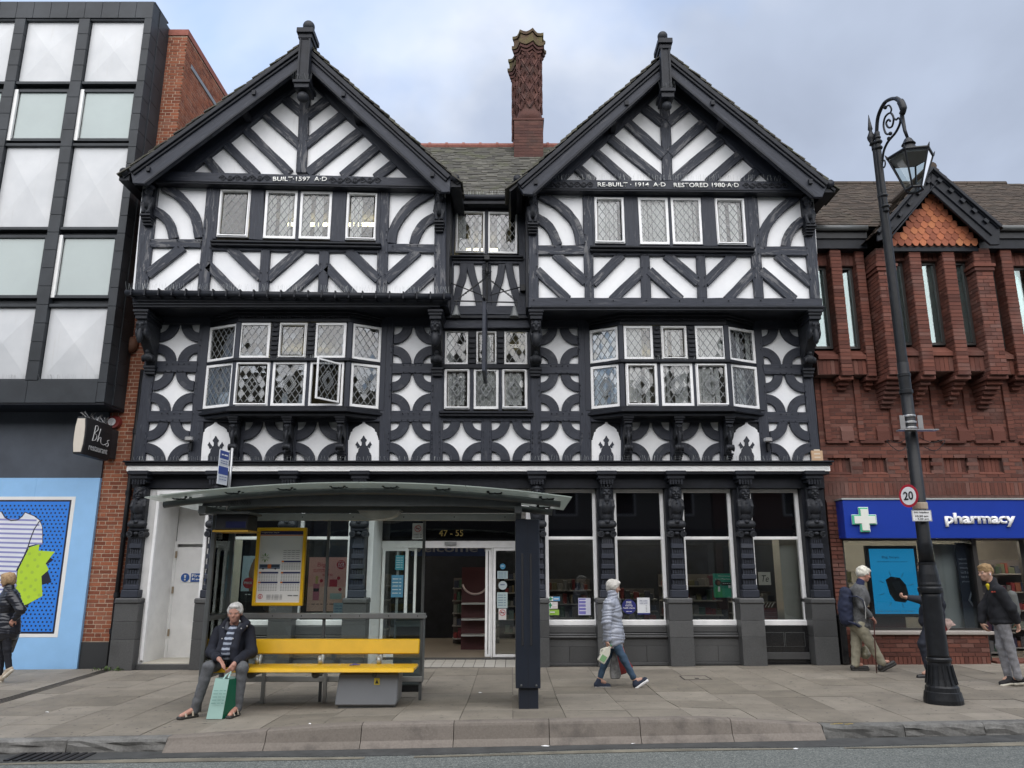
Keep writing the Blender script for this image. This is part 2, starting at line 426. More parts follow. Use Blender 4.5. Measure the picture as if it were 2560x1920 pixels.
# --- smooth bodies: a distance field of tapered limbs and ellipsoids, meshed by surface nets
class Body:
 def __init__(s,res=0.01,k=0.02): s.P = []; s.res = res; s.k = k
 def cap(s,a,b,ra,rb,k=None,cut=False):
  s.P.append(('c',np.array(a,float),np.array(b,float),ra,rb,s.k if k is None else k,cut)); return s
 def chain(s,pts,rs,k=None):
  for i in range(len(pts) - 1): s.cap(pts[i],pts[i + 1],rs[i],rs[i + 1],k)
  return s
 def ell(s,c,r,rot=None,k=None,cut=False):
  R_ = np.eye(3) if rot is None else np.array(rot,float)
  s.P.append(('e',np.array(c,float),np.array(r,float),R_,None,s.k if k is None else k,cut)); return s
 def bounds(s,p):
  if p[0] == 'c': r = max(p[3],p[4]); return np.minimum(p[1],p[2]) - r,np.maximum(p[1],p[2]) + r
  r = max(p[2]); return p[1] - r,p[1] + r
 def grid(s):
  lo = np.min([s.bounds(p)[0] for p in s.P if not p[6]],0) - 3 * s.res
  hi = np.max([s.bounds(p)[1] for p in s.P if not p[6]],0) + 3 * s.res
  n = np.ceil((hi - lo) / s.res).astype(int) + 1
  G = np.full(n,0.15,dtype=np.float32)
  for p in s.P:
   a,b = s.bounds(p); pad = p[5] + 2.5 * s.res
   i0 = np.maximum(np.floor((a - pad - lo) / s.res).astype(int),0); i1 = np.minimum(np.ceil((b + pad - lo) / s.res).astype(int) + 1,n)
   if (i1 <= i0).any(): continue
   ax = [lo[q] + s.res * np.arange(i0[q],i1[q]) for q in range(3)]
   X,Y,Z = np.meshgrid(*ax,indexing='ij')
   if p[0] == 'c':
    d = p[2] - p[1]; L2 = max(float(d @ d),1e-12)
    t = np.clip(((X - p[1][0]) * d[0] + (Y - p[1][1]) * d[1] + (Z - p[1][2]) * d[2]) / L2,0,1)
    D = np.sqrt((X - p[1][0] - t * d[0]) ** 2 + (Y - p[1][1] - t * d[1]) ** 2 + (Z - p[1][2] - t * d[2]) ** 2) - (p[3] + (p[4] - p[3]) * t)
   else:
    Q = np.stack([X - p[1][0],Y - p[1][1],Z - p[1][2]],-1) @ p[3]
    k0 = np.sqrt(((Q / p[2]) ** 2).sum(-1)); k1 = np.sqrt(((Q / p[2] ** 2) ** 2).sum(-1)) + 1e-9
    D = np.where(k0 < 1e-6,-min(p[2]),k0 * (k0 - 1) / k1)
   sl = tuple(slice(i0[q],i1[q]) for q in range(3)); A = G[sl]; k = max(p[5],1e-4)
   if p[6]:
    h = np.maximum(k - np.abs(A + D),0) / k; G[sl] = np.maximum(A,-D) + h * h * k * .25
   else:
    h = np.maximum(k - np.abs(A - D),0) / k; G[sl] = np.minimum(A,D) - h * h * k * .25
  return G,lo
 def mesh(s):
  G,lo = s.grid(); n = np.array(G.shape)
  inside = G < 0
  c = n - 1
  cnt = np.zeros(c,np.int8);
  corners = [(i,j,k) for i in (0,1) for j in (0,1) for k in (0,1)]
  for (i,j,k) in corners: cnt += inside[i:i + c[0],j:j + c[1],k:k + c[2]]
  act = (cnt > 0) & (cnt < 8)
  idx = np.argwhere(act)
  num = np.full(c,-1,np.int64); num[act] = np.arange(len(idx))
  S = np.zeros((len(idx),3)); W = np.zeros(len(idx))
  def val(o): return G[idx[:,0] + o[0],idx[:,1] + o[1],idx[:,2] + o[2]]
  V = {o: val(o) for o in corners}
  for a in corners:
   for ax in range(3):
    if a[ax] == 0:
     b = list(a); b[ax] = 1; b = tuple(b)
     va,vb = V[a],V[b]; m = (va < 0) != (vb < 0)
     t = np.where(m,va / (va - vb + 1e-12),0)
     p = np.repeat(np.array(a,float)[None],len(idx),0); p[:,ax] = t
     S[m] += p[m]; W[m] += 1
  pts = (idx + S / W[:,None]) * s.res + lo
  F = []
  for ax in range(3):
   u,v = [(1,2),(2,0),(0,1)][ax]
   sl0 = [slice(None)] * 3; sl1 = [slice(None)] * 3
   sl0[ax] = slice(0,n[ax] - 1); sl1[ax] = slice(1,n[ax])
   A = inside[tuple(sl0)]; B = inside[tuple(sl1)]
   e = np.argwhere(A != B)
   e = e[(e[:,u] > 0) & (e[:,v] > 0) & (e[:,u] < c[u]) & (e[:,v] < c[v])]
   if not len(e): continue
   fl = A[e[:,0],e[:,1],e[:,2]]
   def at_(du,dv):
    q = e.copy(); q[:,u] -= du; q[:,v] -= dv
    return num[q[:,0],q[:,1],q[:,2]]
   q = np.stack([at_(0,0),at_(1,0),at_(1,1),at_(0,1)],1)
   q[~fl] = q[~fl][:,::-1]
   F.append(q)
  return pts,np.concatenate(F)
 def build(s,name,mat,parent=None,label=None,org=None,disp=None,**kw):
  pts,F = s.mesh()
  if disp is not None: pts = disp(pts,F)
  mb = MB(); mb.v = [tuple(p) for p in pts]; mb.f = F.tolist(); mb.mi = [0] * len(mb.f)
  return mb.build(name,mat,parent,smooth=True,label=label,org=org,**kw)
def vert_normals(pts,F):
 a,b,c = pts[F[:,0]],pts[F[:,1]],pts[F[:,2]]
 fn = np.cross(b - a,c - a); N = np.zeros_like(pts)
 for i in range(4): np.add.at(N,F[:,i],fn)
 return N / (np.linalg.norm(N,axis=1)[:,None] + 1e-9)
# --- lettering
def text(name,body,O,U,V,width,height,mat,parent,depth=0.004,lift=0.002,squash=None,label=None,font_space=1.0,embolden=0.0,shear=0.0,kind=None):
 """letters as a mesh, their box starting at O (lower left), running along U, upright along V; width and height in metres (height None keeps the letter shape)"""
 if body[0] == '~':       # small print that the photograph does not let one read: word-long strokes
  U = Vector(U).normalized(); V = Vector(V).normalized(); N = U.cross(V); O = Vector(O); h = height or width * .08
  mb = MB(); tot = len(body) - 1; x = 0
  for wd in body[1:].split(' '):
   w_ = width * len(wd) / tot
   mb.fprism([(x,h * .2),(x + w_ * .93,h * .2),(x + w_ * .93,h * .8),(x,h * .8)],O,U,V,N,lift,lift + max(depth,.0006)); x += w_ + width / tot
  return mb.build('print_line',mat,parent,kind='stuff')
 cu = bpy.data.curves.new(name,'FONT'); cu.body = body; cu.size = 1.0; cu.extrude = 0.0; cu.space_character = font_space; cu.offset = embolden; cu.shear = shear
 cu.resolution_u = 3
 o = bpy.data.objects.new(name,cu); link(o)
 me = bpy.data.meshes.new_from_object(o)
 bpy.data.objects.remove(o)
 n = len(me.vertices)
 co = np.zeros(n * 3); me.vertices.foreach_get('co',co); co = co.reshape(-1,3)
 lo,hi = co.min(0),co.max(0)
 sx = width / max(hi[0] - lo[0],1e-6); sy = sx if height is None else height / max(hi[1] - lo[1],1e-6)
 U = Vector(U).normalized(); V = Vector(V).normalized(); N = U.cross(V)
 O = Vector(O)
 w = ROOTW[parent.name] if parent is not None else O
 P = np.array(O - w)[None] + np.outer((co[:,0] - lo[0]) * sx,np.array(U)) + np.outer((co[:,1] - lo[1]) * sy,np.array(V)) + np.array(N)[None] * lift
 me.vertices.foreach_set('co',P.reshape(-1)); me.materials.clear(); me.materials.append(mat); me.update()
 t = bpy.data.objects.new(name,me); link(t)
 if depth:
  sd = t.modifiers.new('thickness','SOLIDIFY'); sd.thickness = depth; sd.offset = 1.0
 if parent is not None: t.parent = parent
 else: t.location = O
 ROOTW[t.name] = w
 return tag(t,label,kind=kind)
# --- timbers
_off = [0]
def next_off():
 _off[0] = (_off[0] * 7 + 5) % 23
 return _off[0] * 0.0009
def set_uv(o,uvs):
 me = o.data; uv = me.uv_layers.new(name='UVMap')
 li = np.zeros(len(me.loops),np.int64); me.loops.foreach_get('vertex_index',li)
 uv.data.foreach_set('uv',np.array(uvs,float)[li].reshape(-1))
def timber(name,poly,Y,parent,thick=0.08,jit=0.006,mat='timber',axis=None,bevel=0.010,label=None,raw_uv=None,exact=False):
 """a timber with the outline poly (x,z), its face at Y and its back behind it; the long edges are slightly uneven"""
 pts = []; n = len(poly); uvs = []
 if axis is None and raw_uv is None:
  best = 0
  for i in range(n):
   d = (poly[(i + 1) % n][0] - poly[i][0],poly[(i + 1) % n][1] - poly[i][1]); l = math.hypot(*d)
   if l > best: best = l; axis = (d[0] / l,d[1] / l)
 for i in range(n):
  a,b = poly[i],poly[(i + 1) % n]
  l = math.hypot(b[0] - a[0],b[1] - a[1])
  k = max(1,int(l / 0.28)) if not exact and raw_uv is None else 1
  for q in range(k):
   t = q / k
   x,z = a[0] + (b[0] - a[0]) * t,a[1] + (b[1] - a[1]) * t
   if q > 0 and l > 0:
    j = RND.uniform(-jit,jit); x += -(b[1] - a[1]) / l * j; z += (b[0] - a[0]) / l * j
   pts.append((x,z))
   if raw_uv: uvs.append(raw_uv[i])
   else: uvs.append((x * axis[0] + z * axis[1],-x * axis[1] + z * axis[0]))
 ar = sum(pts[i][0] * pts[(i + 1) % len(pts)][1] - pts[(i + 1) % len(pts)][0] * pts[i][1] for i in range(len(pts)))
 if ar < 0: pts = pts[::-1]; uvs = uvs[::-1]
 y0 = Y - next_off()
 mb = MB().prism(pts,y0,Y + thick)
 o = mb.build(name,M[mat] if isinstance(mat,str) else mat,parent,bevel=bevel,label=label)
 set_uv(o,uvs + [(u,v + thick) for u,v in uvs])
 return o
def strip(c,pts,wpx,Y):
 """outline of a bar that follows the measured line pts with a width in photo pixels of that crop"""
 P = [np.array(p,float) for p in pts]
 if len(P) > 2:     # smooth the curve
  Q = []
  for i in range(len(P) - 1):
   p0,p1,p2,p3 = P[max(i - 1,0)],P[i],P[i + 1],P[min(i + 2,len(P) - 1)]
   for q in range(5):
    t = q / 5
    Q.append(.5 * ((2 * p1) + (-p0 + p2) * t + (2 * p0 - 5 * p1 + 4 * p2 - p3) * t * t + (-p0 + 3 * p1 - 3 * p2 + p3) * t ** 3))
  P = Q + [P[-1]]
 l,r = [],[]
 s = 0; uvl = []
 for i in range(len(P)):
  d = P[min(i + 1,len(P) - 1)] - P[max(i - 1,0)]; d = d / (np.linalg.norm(d) + 1e-9)
  nrm = np.array((-d[1],d[0])) * wpx / 2
  j = RND.uniform(-1.5,1.5) if 0 < i < len(P) - 1 else 0
  l.append(tuple(P[i] + nrm * (1 + j * .03))); r.append(tuple(P[i] - nrm * (1 + j * .03)))
  if i: s += np.linalg.norm(P[i] - P[i - 1])
  uvl.append(s)
 sc = (at(c,P[-1][0],P[-1][1],Y) - at(c,P[0][0],P[0][1],Y)).length / max(np.linalg.norm(P[-1] - P[0]),1e-6)
 uv = [(u * sc,0) for u in uvl] + [(u * sc,wpx * sc) for u in reversed(uvl)]
 return xz(c,l + r[::-1],Y),uv
def brace(c,pts,wpx,Y,parent,name='brace',thick=0.08,mat='timber'):
 if len(pts) == 2:
  n = 5; a,b = np.array(pts[0],float),np.array(pts[1],float)
  d = (b - a) / np.linalg.norm(b - a); e = wpx * 0.25
  a,b = a - d * e,b + d * e
  poly,uv = strip(c,[tuple(a),tuple(b)],wpx,Y)
  return timber(name,poly,Y,parent,thick,mat=mat)
 poly,uv = strip(c,pts,wpx,Y)
 return timber(name,poly,Y,parent,thick,mat=mat,raw_uv=uv)
# --- leaded windows
PANES_LEFT = [285]
def clip_rect(poly,x0,x1,z0,z1):
 for ax,lim,sg in ((0,x0,1),(0,x1,-1),(1,z0,1),(1,z1,-1)):
  out = []
  for i in range(len(poly)):
   a,b = poly[i],poly[(i + 1) % len(poly)]
   ia,ib = sg * (a[ax] - lim) >= 0,sg * (b[ax] - lim) >= 0
   if ia: out.append(a)
   if ia != ib:
    t = (lim - a[ax]) / (b[ax] - a[ax]); out.append((a[0] + (b[0] - a[0]) * t,a[1] + (b[1] - a[1]) * t))
  poly = out
  if len(poly) < 3: return []
 return poly
REST_PANES = MB()
def ring(mb,O,U,V,N,w,h,fw,d0,d1,q=None):
 vs = []
 f = q if q else (lambda a,b: O + U * a + V * b)
 for d in (d1,d0):
  for (a,b) in ((0,0),(w,0),(w,h),(0,h),(fw,fw),(w - fw,fw),(w - fw,h - fw),(fw,h - fw)): vs.append(f(a,b) + N * d)
 fs = []
 for i in range(4):
  j = (i + 1) % 4
  fs += [(i,j,4 + j,4 + i),(8 + j,8 + i,12 + i,12 + j),(i + 8,j + 8,j,i),(4 + i,4 + j,12 + j,12 + i)]
 mb.add(vs,fs)
def leaded_window(TL,TR,BR,BL,parent,fw=0.045,depth=0.07,blind=0.0,individual=False,inset=False,mat='white',seed=0,casement=False,hang=True,name='window',lead='lead',cell=(0.066,0.096)):
 R_ = random.Random(seed)
 TL,TR,BR,BL = Vector(TL),Vector(TR),Vector(BR),Vector(BL)
 w = ((BR - BL).length + (TR - TL).length) / 2; h = ((TL - BL).length + (TR - BR).length) / 2
 U = (BR - BL).normalized(); V = (TL - BL).normalized(); N = U.cross(V).normalized()
 def q(a,b):
  s,t = a / w,b / h
  return BL * (1 - s) * (1 - t) + BR * s * (1 - t) + TR * s * t + TL * (1 - s) * t
 mb = MB(); ring(mb,BL,U,V,N,w,h,fw,-depth,0.0,q)
 win = mb.build(name,M[mat],parent,bevel=0.006)
 if casement:
  mb = MB(); ring(mb,BL + U * .02 + V * .02,U,V,N,w,h,fw * .9,-0.03,0.022,lambda a,b: q(min(max(a,.02),w - .02),min(max(b,.02),h - .02)))
  kid(win,mb.build('casement',M[mat],win,bevel=0.006))
 f2 = fw + (0.028 if casement else 0.0)
 x0,x1,z0,z1 = f2,w - f2,f2,h - f2
 hw,hh = cell
 nI = int(w / hw) + 2; nJ = int(h / hh) + 2
 ox,oz = (w / 2) % hw,(h / 2) % hh
 rest = REST_PANES
 for i in range(-1,nI):
  for j in range(-1,nJ):
   if (i + j) % 2: continue
   cx,cz = ox + i * hw,oz + j * hh
   p = clip_rect([(cx - hw,cz),(cx,cz - hh),(cx + hw,cz),(cx,cz + hh)],x0,x1,z0,z1)
   if len(p) < 3: continue
   ta,tb = R_.gauss(0,.009),R_.gauss(0,.011)
   vs = [q(a,b) + N * (-0.030 + ta * (a - cx) + tb * (b - cz)) for a,b in p]
   if individual and len(p) == 4 and PANES_LEFT[0] > 0 and x0 <= cx - hw and cx + hw <= x1:
    PANES_LEFT[0] -= 1
    kid(win,MB().add(vs,[list(range(4))]).build('pane',M['pane'],win))
   else: rest.add(vs,[list(range(len(p)))])
 lm = MB()
 def seg(a,b,r=0.0055):
  a3,b3 = q(*a) - N * .026,q(*b) - N * .026
  if (b3 - a3).length < .01: return
  d = (b3 - a3).normalized(); s_ = d.cross(N)
  lm.pbox((a3 + b3) / 2,d,s_,N,(b3 - a3).length / 2,r,.005)
 L_ = nI + nJ + 4
 for k in range(-L_,L_):
  for sg in (1,-1):
   pts = []
   for xx in (x0,x1):
    zz = oz + sg * hh * ((2 * k + 1) - (xx - ox) / hw)
    if z0 <= zz <= z1: pts.append((xx,zz))
   for zz in (z0,z1):
    xx = ox + hw * ((2 * k + 1) - sg * (zz - oz) / hh)
    if x0 < xx < x1: pts.append((xx,zz))
   if len(pts) >= 2: seg(pts[0],pts[1])
 if inset:       # the small lozenge of doubled cames in the middle of the light
  for e in (1.55,2.05):
   c = (w / 2,h / 2); P = [(c[0] - hw * e,c[1]),(c[0],c[1] - hh * e),(c[0] + hw * e,c[1]),(c[0],c[1] + hh * e)]
   for i in range(4): seg(P[i],P[(i + 1) % 4],0.009)
 kid(win,lm.build('leading',M[lead],win,kind='stuff'))
 if blind > 0:
  bm_ = MB(); x = x0 + .02
  while x < x1 - .03:
   if R_.random() < blind:
    a = R_.uniform(-.7,.7); s_ = .042
    p0,p1 = q(x,z0 - .02) - N * .11,q(x,z1) - N * .11
    d = (U * math.cos(a) + N * math.sin(a)) * s_
    lo = p0 + (p1 - p0) * R_.choice((0,0,0,0.05))
    bm_.quad(lo - d,lo + d,p1 + d,p1 - d)
   x += .082
  if bm_.v: kid(win,bm_.build('vertical_blind',M['blind'],win,kind='stuff'))
 return win
def room(x0,x1,y0,y1,z0,z1,parent,name='room',mat='room',tubes=(),t=.03):
 """the inside of a room, open to the front; the faces look inwards"""
 mb = MB()
 mb.box(x0 - t,x0,y0,y1,z0,z1).box(x1,x1 + t,y0,y1,z0,z1).box(x0 - t,x1 + t,y1,y1 + t,z0 - t,z1 + t)
 mb.box(x0 - t,x1 + t,y0,y1,z0 - t,z0 - .001).box(x0 - t,x1 + t,y0,y1,z1 + .001,z1 + t)
 o = mb.build(name,M[mat],parent,kind='structure' if parent is None else None)
 for (a,b,y,z) in tubes:
  MB().box(a,b,y,y + .09,z,z + .05).build('ceiling_tube',M['tube_light'],parent)
 return o
# === THE TIMBER FRAMED BUILDING
G0,F0,BAY,GF,BARGE = 14.0,14.70,14.35,14.75,13.5
bld = thing('timber_framed_building',(-0.7,16.0,0.0),'black and white timber framed building with twin gables and a twisted brick chimney','building')
XL,XR = -7.26,5.98
APX_L,APX_R = -4.20,2.35        # ridge of each gable
MB().box(XL + .02,XL + .2,14.14,20.5,6.7,8.9).box(XL + .02,XL + .2,14.78,20.5,0,6.69).build('side_wall',M['black'],bld)
MB().box(XR - .2,XR - .02,14.14,20.5,6.7,8.9).box(XR - .2,XR - .02,14.78,20.5,0,6.69).build('side_wall',M['black'],bld)
MB().box(XL,XR,20.5,20.7,0.0,9.2).build('rear_wall',M['black'],bld)
MB().box(XL + .2,XR - .2,15.02,20.5,3.42,3.62).build('floor_deck',M['black'],bld)
MB().box(XL + .2,XR - .2,14.84,20.5,6.62,6.72).build('floor_deck',M['black'],bld)
MB().box(XL + .2,XR - .2,14.9,20.5,9.25,9.35).build('floor_deck',M['black'],bld)
def gable_floor(side):
 left = side == 'L'
 c = cG if left else cJ
 Y = G0
 T = lambda name,pts,**k: timber(name,xz(c,pts,Y),Y,bld,**k)
 if left:
  T('post',[(98,140),(205,130),(128,832),(42,832)]); T('post',[(533,112),(607,120),(541,835),(467,833)])
  T('post',[(1698,140),(1766,150),(1744,860),(1672,858)]); T('post',[(2068,185),(2142,200),(2146,862),(2064,862)])
  T('stud',[(897,552),(960,554),(946,848),(880,846)],mat='timber2'); T('stud',[(1290,558),(1357,560),(1342,853),(1278,852)],mat='timber2')
  T('rail',[(140,478),(492,480),(489,538),(138,535)]); T('rail',[(1752,512),(2082,515),(2082,574),(1750,568)])
  T('rail',[(545,505),(1704,522),(1700,574),(540,552)],mat='timber2')
  for p in ([(832,128),(922,132),(908,488),(813,482)],[(1380,140),(1475,146),(1464,500),(1362,494)],[(1147,136),(1167,136),(1149,490),(1126,490)],[(600,118),(626,120),(592,480),(560,478)],[(1684,150),(1702,150),(1700,512),(1670,508)]):
   T('mullion',p,mat='timber2')
  T('window_head',[(600,112),(1702,134),(1702,152),(600,138)],mat='timber2')
  T('bottom_rail',[(30,828),(2150,858),(2150,930),(30,905)],mat='timber2')
  curves = [[(235,122),(335,182),(405,260),(455,340),(478,472)],[(178,290),(232,320),(280,378),(308,478)],[(2055,155),(1930,232),(1845,320),(1790,420),(1775,508)],[(2072,328),(2000,370),(1950,440),(1925,515)]]
  diags = [[(358,540),(142,710)],[(478,672),(275,830)],[(695,545),(882,728)],[(550,665),(720,840)],[(1155,557),(950,735)],[(1283,680),(1092,848)],[(1495,567),(1678,742)],[(1350,676),(1518,854)],[(1945,570),(1747,745)],[(2065,698),(1887,860)]]
  wp = 64
  wins = [[(622,142),(832,145),(805,467),(592,462)],[(930,148),(1147,152),(1126,478),(908,472)],[(1165,155),(1380,158),(1361,480),(1147,475)],[(1478,162),(1689,168),(1671,488),(1462,482)]]
  lo = [(30,830),(2150,860)]
  Pl = [[(100,110),(605,118),(535,840),(30,835)],[(1700,140),(2142,150),(2146,870),(1672,865)],[(535,540),(1700,560),(1690,870),(520,845)]]
 else:
  T('post',[(64,140),(127,140),(132,868),(62,868)]); T('post',[(443,128),(511,130),(526,870),(460,870)])
  T('post',[(1605,135),(1681,138),(1731,868),(1664,868)]); T('post',[(1993,175),(2078,185),(2128,872),(2061,872)])
  T('stud',[(852,558),(918,558),(931,868),(862,868)],mat='timber2'); T('stud',[(1248,558),(1312,558),(1329,868),(1260,868)],mat='timber2')
  T('rail',[(128,492),(452,490),(457,556),(128,558)]); T('rail',[(1698,500),(2042,500),(2044,565),(1702,562)])
  T('rail',[(513,512),(1662,512),(1666,568),(518,562)],mat='timber2')
  for p in ([(735,125),(835,125),(853,500),(748,500)],[(1280,130),(1376,130),(1402,500),(1298,500)],[(1045,128),(1067,128),(1087,500),(1062,500)],[(505,128),(527,128),(534,500),(518,500)],[(1588,134),(1608,136),(1640,502),(1610,500)]):
   T('mullion',p,mat='timber2')
  T('window_head',[(508,122),(1606,130),(1606,156),(508,148)],mat='timber2')
  T('bottom_rail',[(60,864),(2140,868),(2142,935),(60,935)],mat='timber2')
  curves = [[(140,132),(255,195),(345,275),(405,365),(430,492)],[(118,296),(185,338),(232,400),(268,493)],[(1965,142),(1865,218),(1790,295),(1735,385),(1715,500)],[(2006,314),(1945,362),(1903,428),(1885,500)]]
  diags = [[(260,560),(457,740)],[(131,678),(328,864)],[(712,566),(528,750)],[(858,682),(665,867)],[(1048,567),(1256,745)],[(927,682),(1128,867)],[(1505,568),(1326,745)],[(1658,680),(1478,867)],[(1835,565),(2055,752)],[(1718,680),(1935,867)]]
  wp = 66
  wins = [[(525,148),(735,150),(748,478),(530,475)],[(835,150),(1047,152),(1064,485),(852,483)],[(1065,152),(1282,153),(1300,485),(1085,483)],[(1375,155),(1590,158),(1612,487),(1400,485)]]
  Pl = [[(64,110),(512,120),(526,880),(62,880)],[(1600,125),(2080,130),(2128,880),(1660,880)],[(505,545),(1672,550),(1680,880),(505,880)]]
 for i,p in enumerate(curves): brace(c,p,wp,Y,bld,'curved_brace')
 for d in diags: brace(c,d,wp,Y,bld)
 for k,p in enumerate(Pl):
  MB().prism(xz(c,p,Y + .055 + .002 * k),Y + .055 + .002 * k,Y + .13).build('plaster_wall',M['plaster'],bld)
 for k,q in enumerate(wins):
  P = [at(c,x,y,Y + .005) for x,y in q]
  leaded_window(*P,bld,fw=.055,casement=k in (0,3),blind=(0.12 if k == 0 else 0.5) if left else 0.95,seed=k + (0 if left else 10))
 x0,x1 = at(c,560,300,Y).x,at(c,1690,300,Y).x
 zt,zb = at(c,900,110,Y).z,at(c,900,500,Y).z
 room(x0 - .2,x1 + .2,Y + .14,Y + 3.6,zb - .1,zt + .05,bld,'upper_room',tubes=[(x0 + .9,x0 + 1.9,Y + 1.6,zt - .12),(x0 + 2.3,x1 - .3,Y + 1.6,zt - .12)] if left else [])
 s0,s1 = (at(c,553,484,Y - .12),at(c,1704,502,Y - .12)) if left else (at(c,498,492,Y - .12),at(c,1668,504,Y - .12))
 for dz,dy,h in ((0,-.13,.045),(-.048,-.085,.05)):
  timber('window_sill',[(s0.x,s0.z + dz),(s1.x,s1.z + dz),(s1.x,s1.z + dz - h),(s0.x,s0.z + dz - h)],Y + dy,bld,.2 ,jit=0.001,mat='black',exact=True,bevel=.012)
gable_floor('L'); gable_floor('R')
def gable_top(side):
 left = side == 'L'
 c = cB if left else cD
 Y = G0 + .01
 T = lambda name,pts,**k: timber(name,xz(c,pts,Y),Y,bld,**k)
 if left:
  king = [(1170,545),(1236,545),(1206,1120),(1140,1120)]
  bars = [[(1062,632),(1170,722)],[(940,735),(1158,935)],[(815,840),(1090,1112)],[(690,935),(878,1125)],[(560,1025),(650,1130)],
    [(1342,643),(1222,737)],[(1442,743),(1212,926)],[(1555,850),(1225,1112)],[(1662,952),(1450,1132)],[(1772,1058),(1665,1142)]]
  rl = [[(1175,545),(445,1122),(250,1130),(1175,400)],[(1235,545),(1876,1155),(2100,1170),(1235,400)]]
  tri = [(1195,470),(200,1150),(2120,1180)]
  bar = [[(1195,302),(70,1112),(85,1190),(170,1195),(1195,430)],[(1195,302),(2142,1152),(2138,1245),(2072,1248),(1195,430)]]
  bres = [(240,1107),(2045,1156),(2042,1226),(244,1186)]; w = 59
 else:
  king = [(980,455),(1046,455),(1069,1040),(1003,1040)]
  bars = [[(868,555),(992,655)],[(765,655),(1003,870)],[(660,762),(985,1028)],[(560,850),(772,1038)],[(452,955),(545,1038)],
    [(1156,565),(1048,657)],[(1272,662),(1058,856)],[(1388,768),(1078,1030)],[(1502,872),(1308,1040)],[(1617,972),(1538,1042)]]
  rl = [[(1000,455),(362,1040),(190,1048),(1000,310)],[(1056,470),(1708,1052),(1880,1060),(1056,330)]]
  tri = [(1018,400),(110,1060),(1960,1070)]
  bar = [[(1030,232),(62,1070),(100,1130),(168,1135),(1030,352)],[(1030,232),(2072,1066),(2036,1150),(1972,1148),(1030,352)]]
  bres = [(205,1034),(1872,1046),(1900,1122),(200,1106)]; w = 60
 T('king_post',king)
 for b in bars: brace(c,b,w,Y,bld)
 for p in rl: timber('rafter',xz(c,p,Y - .03),Y - .03,bld,.12,mat='timber2')
 MB().prism(xz(c,tri,Y + .06),Y + .06,Y + .14).build('gable_plaster',M['plaster'],bld)
 bp = xz(c,bres,G0 - .14)
 _off[0] = 0; timber('bressummer',bp,G0 - .14,bld,.22,jit=.002,mat='timber2')
 x0,x1 = bp[0][0],bp[1][0]
 for dz,dy,h in ((0.04,-.155,.035),(0.0,-.17,.035)):
  timber('moulding',[(bp[3][0] - .05,bp[3][1] + dz + .02),(bp[2][0] + .05,bp[2][1] + dz + .02),(bp[2][0] + .05,bp[2][1] + dz - h + .02),(bp[3][0] - .05,bp[3][1] + dz - h + .02)],G0 + dy,bld,.2,jit=.001,mat='black',exact=True)
 for k,p in enumerate(bar):
  q = xz(c,p,BARGE)
  timber('bargeboard',q,BARGE,bld,.07,jit=.003,axis=None,mat='timber2')
  a,b = Vector((q[0][0],0,q[0][1])),Vector((q[1][0],0,q[1][1]))
  d = (b - a).normalized(); nrm = Vector((d.z,0,-d.x))
  if nrm.z > 0: nrm = -nrm
  for o0,o1,yy in ((-.01,.075,-.075),(.08,.13,-.045)):
   pp = [a + nrm * o0,b + nrm * o0,b + nrm * o1,a + nrm * o1]
   timber('barge_moulding',[(v.x,v.z) for v in pp],BARGE + yy,bld,.1,jit=.002,mat='black')
  e,f = Vector((q[4][0],0,q[4][1])),Vector((q[3][0],0,q[3][1]))
  pp = [e,f,f - nrm * .05,e - nrm * .05]
  timber('barge_moulding',[(v.x,v.z) for v in pp],BARGE - .025,bld,.08,jit=.002,mat='black')
  up = -nrm
  mb = MB(); P = [a + up * .0,b + up * .0 + d * .18]
  mb.add([(P[0].x,BARGE + .02,P[0].z),(P[1].x,BARGE + .02,P[1].z),(P[1].x + up.x * .05,BARGE + .02,P[1].z + up.z * .05),(P[0].x + up.x * .05,BARGE + .02,P[0].z + up.z * .05),
    (P[0].x,19.0,P[0].z),(P[1].x,19.0,P[1].z),(P[1].x + up.x * .05,19.0,P[1].z + up.z * .05),(P[0].x + up.x * .05,19.0,P[0].z + up.z * .05)],
    [(0,1,2,3),(7,6,5,4),(0,4,5,1),(1,5,6,2),(2,6,7,3),(3,7,4,0)])
  mb.build('roof_board',M['black'],bld)
  ln = (P[1] - P[0]).length; n = int(ln / .145); mb = MB(); mb2 = MB()
  for i in range(n):
   s = P[0] + (P[1] - P[0]) * ((i + .5) / n) + up * (.075 + RND.uniform(-.006,.010))
   for jy in range(3 if True else 0):
    y0 = BARGE - .03 + jy * .24 + RND.uniform(-.025,.02); y1 = y0 + .23
    cc = Vector((s.x,(y0 + y1) / 2,s.z)); tl = .10 + RND.uniform(-.03,.03)
    (mb if jy else mb2).pbox(cc,(d + up * .12).normalized(),up,Vector((0,1,0)),.13,.011,(y1 - y0) / 2)
  mb2.build('verge_slate',M['slate'],bld,kind='stuff')
  mb.build('slate_course',M['slate'],bld,kind='stuff')
  mb = MB(); O0 = P[0] + up * .066; O1 = P[1] + up * .066
  mb.quad((O0.x,BARGE + .68,O0.z),(O1.x,BARGE + .68,O1.z),(O1.x,19,O1.z),(O0.x,19,O0.z))
  mb.build('slate_slope',M['slate'],bld)
  for t in (.33,.93):
   s = a + (b - a) * t + nrm * .2
   MB().box(s.x - .035,s.x + .035,BARGE - .07,BARGE - .002,s.z - .06,s.z + .03).build('lightning_clip',M['black'],bld)
  for t in (.42,):
   s = a + (b - a) * t + nrm * .27
   MB().box(s.x - .05,s.x + .05,BARGE + .08,G0,s.z - .06,s.z + .06).build('purlin',M['black'],bld)
  s0,s1 = a + nrm * .06,b + nrm * .06
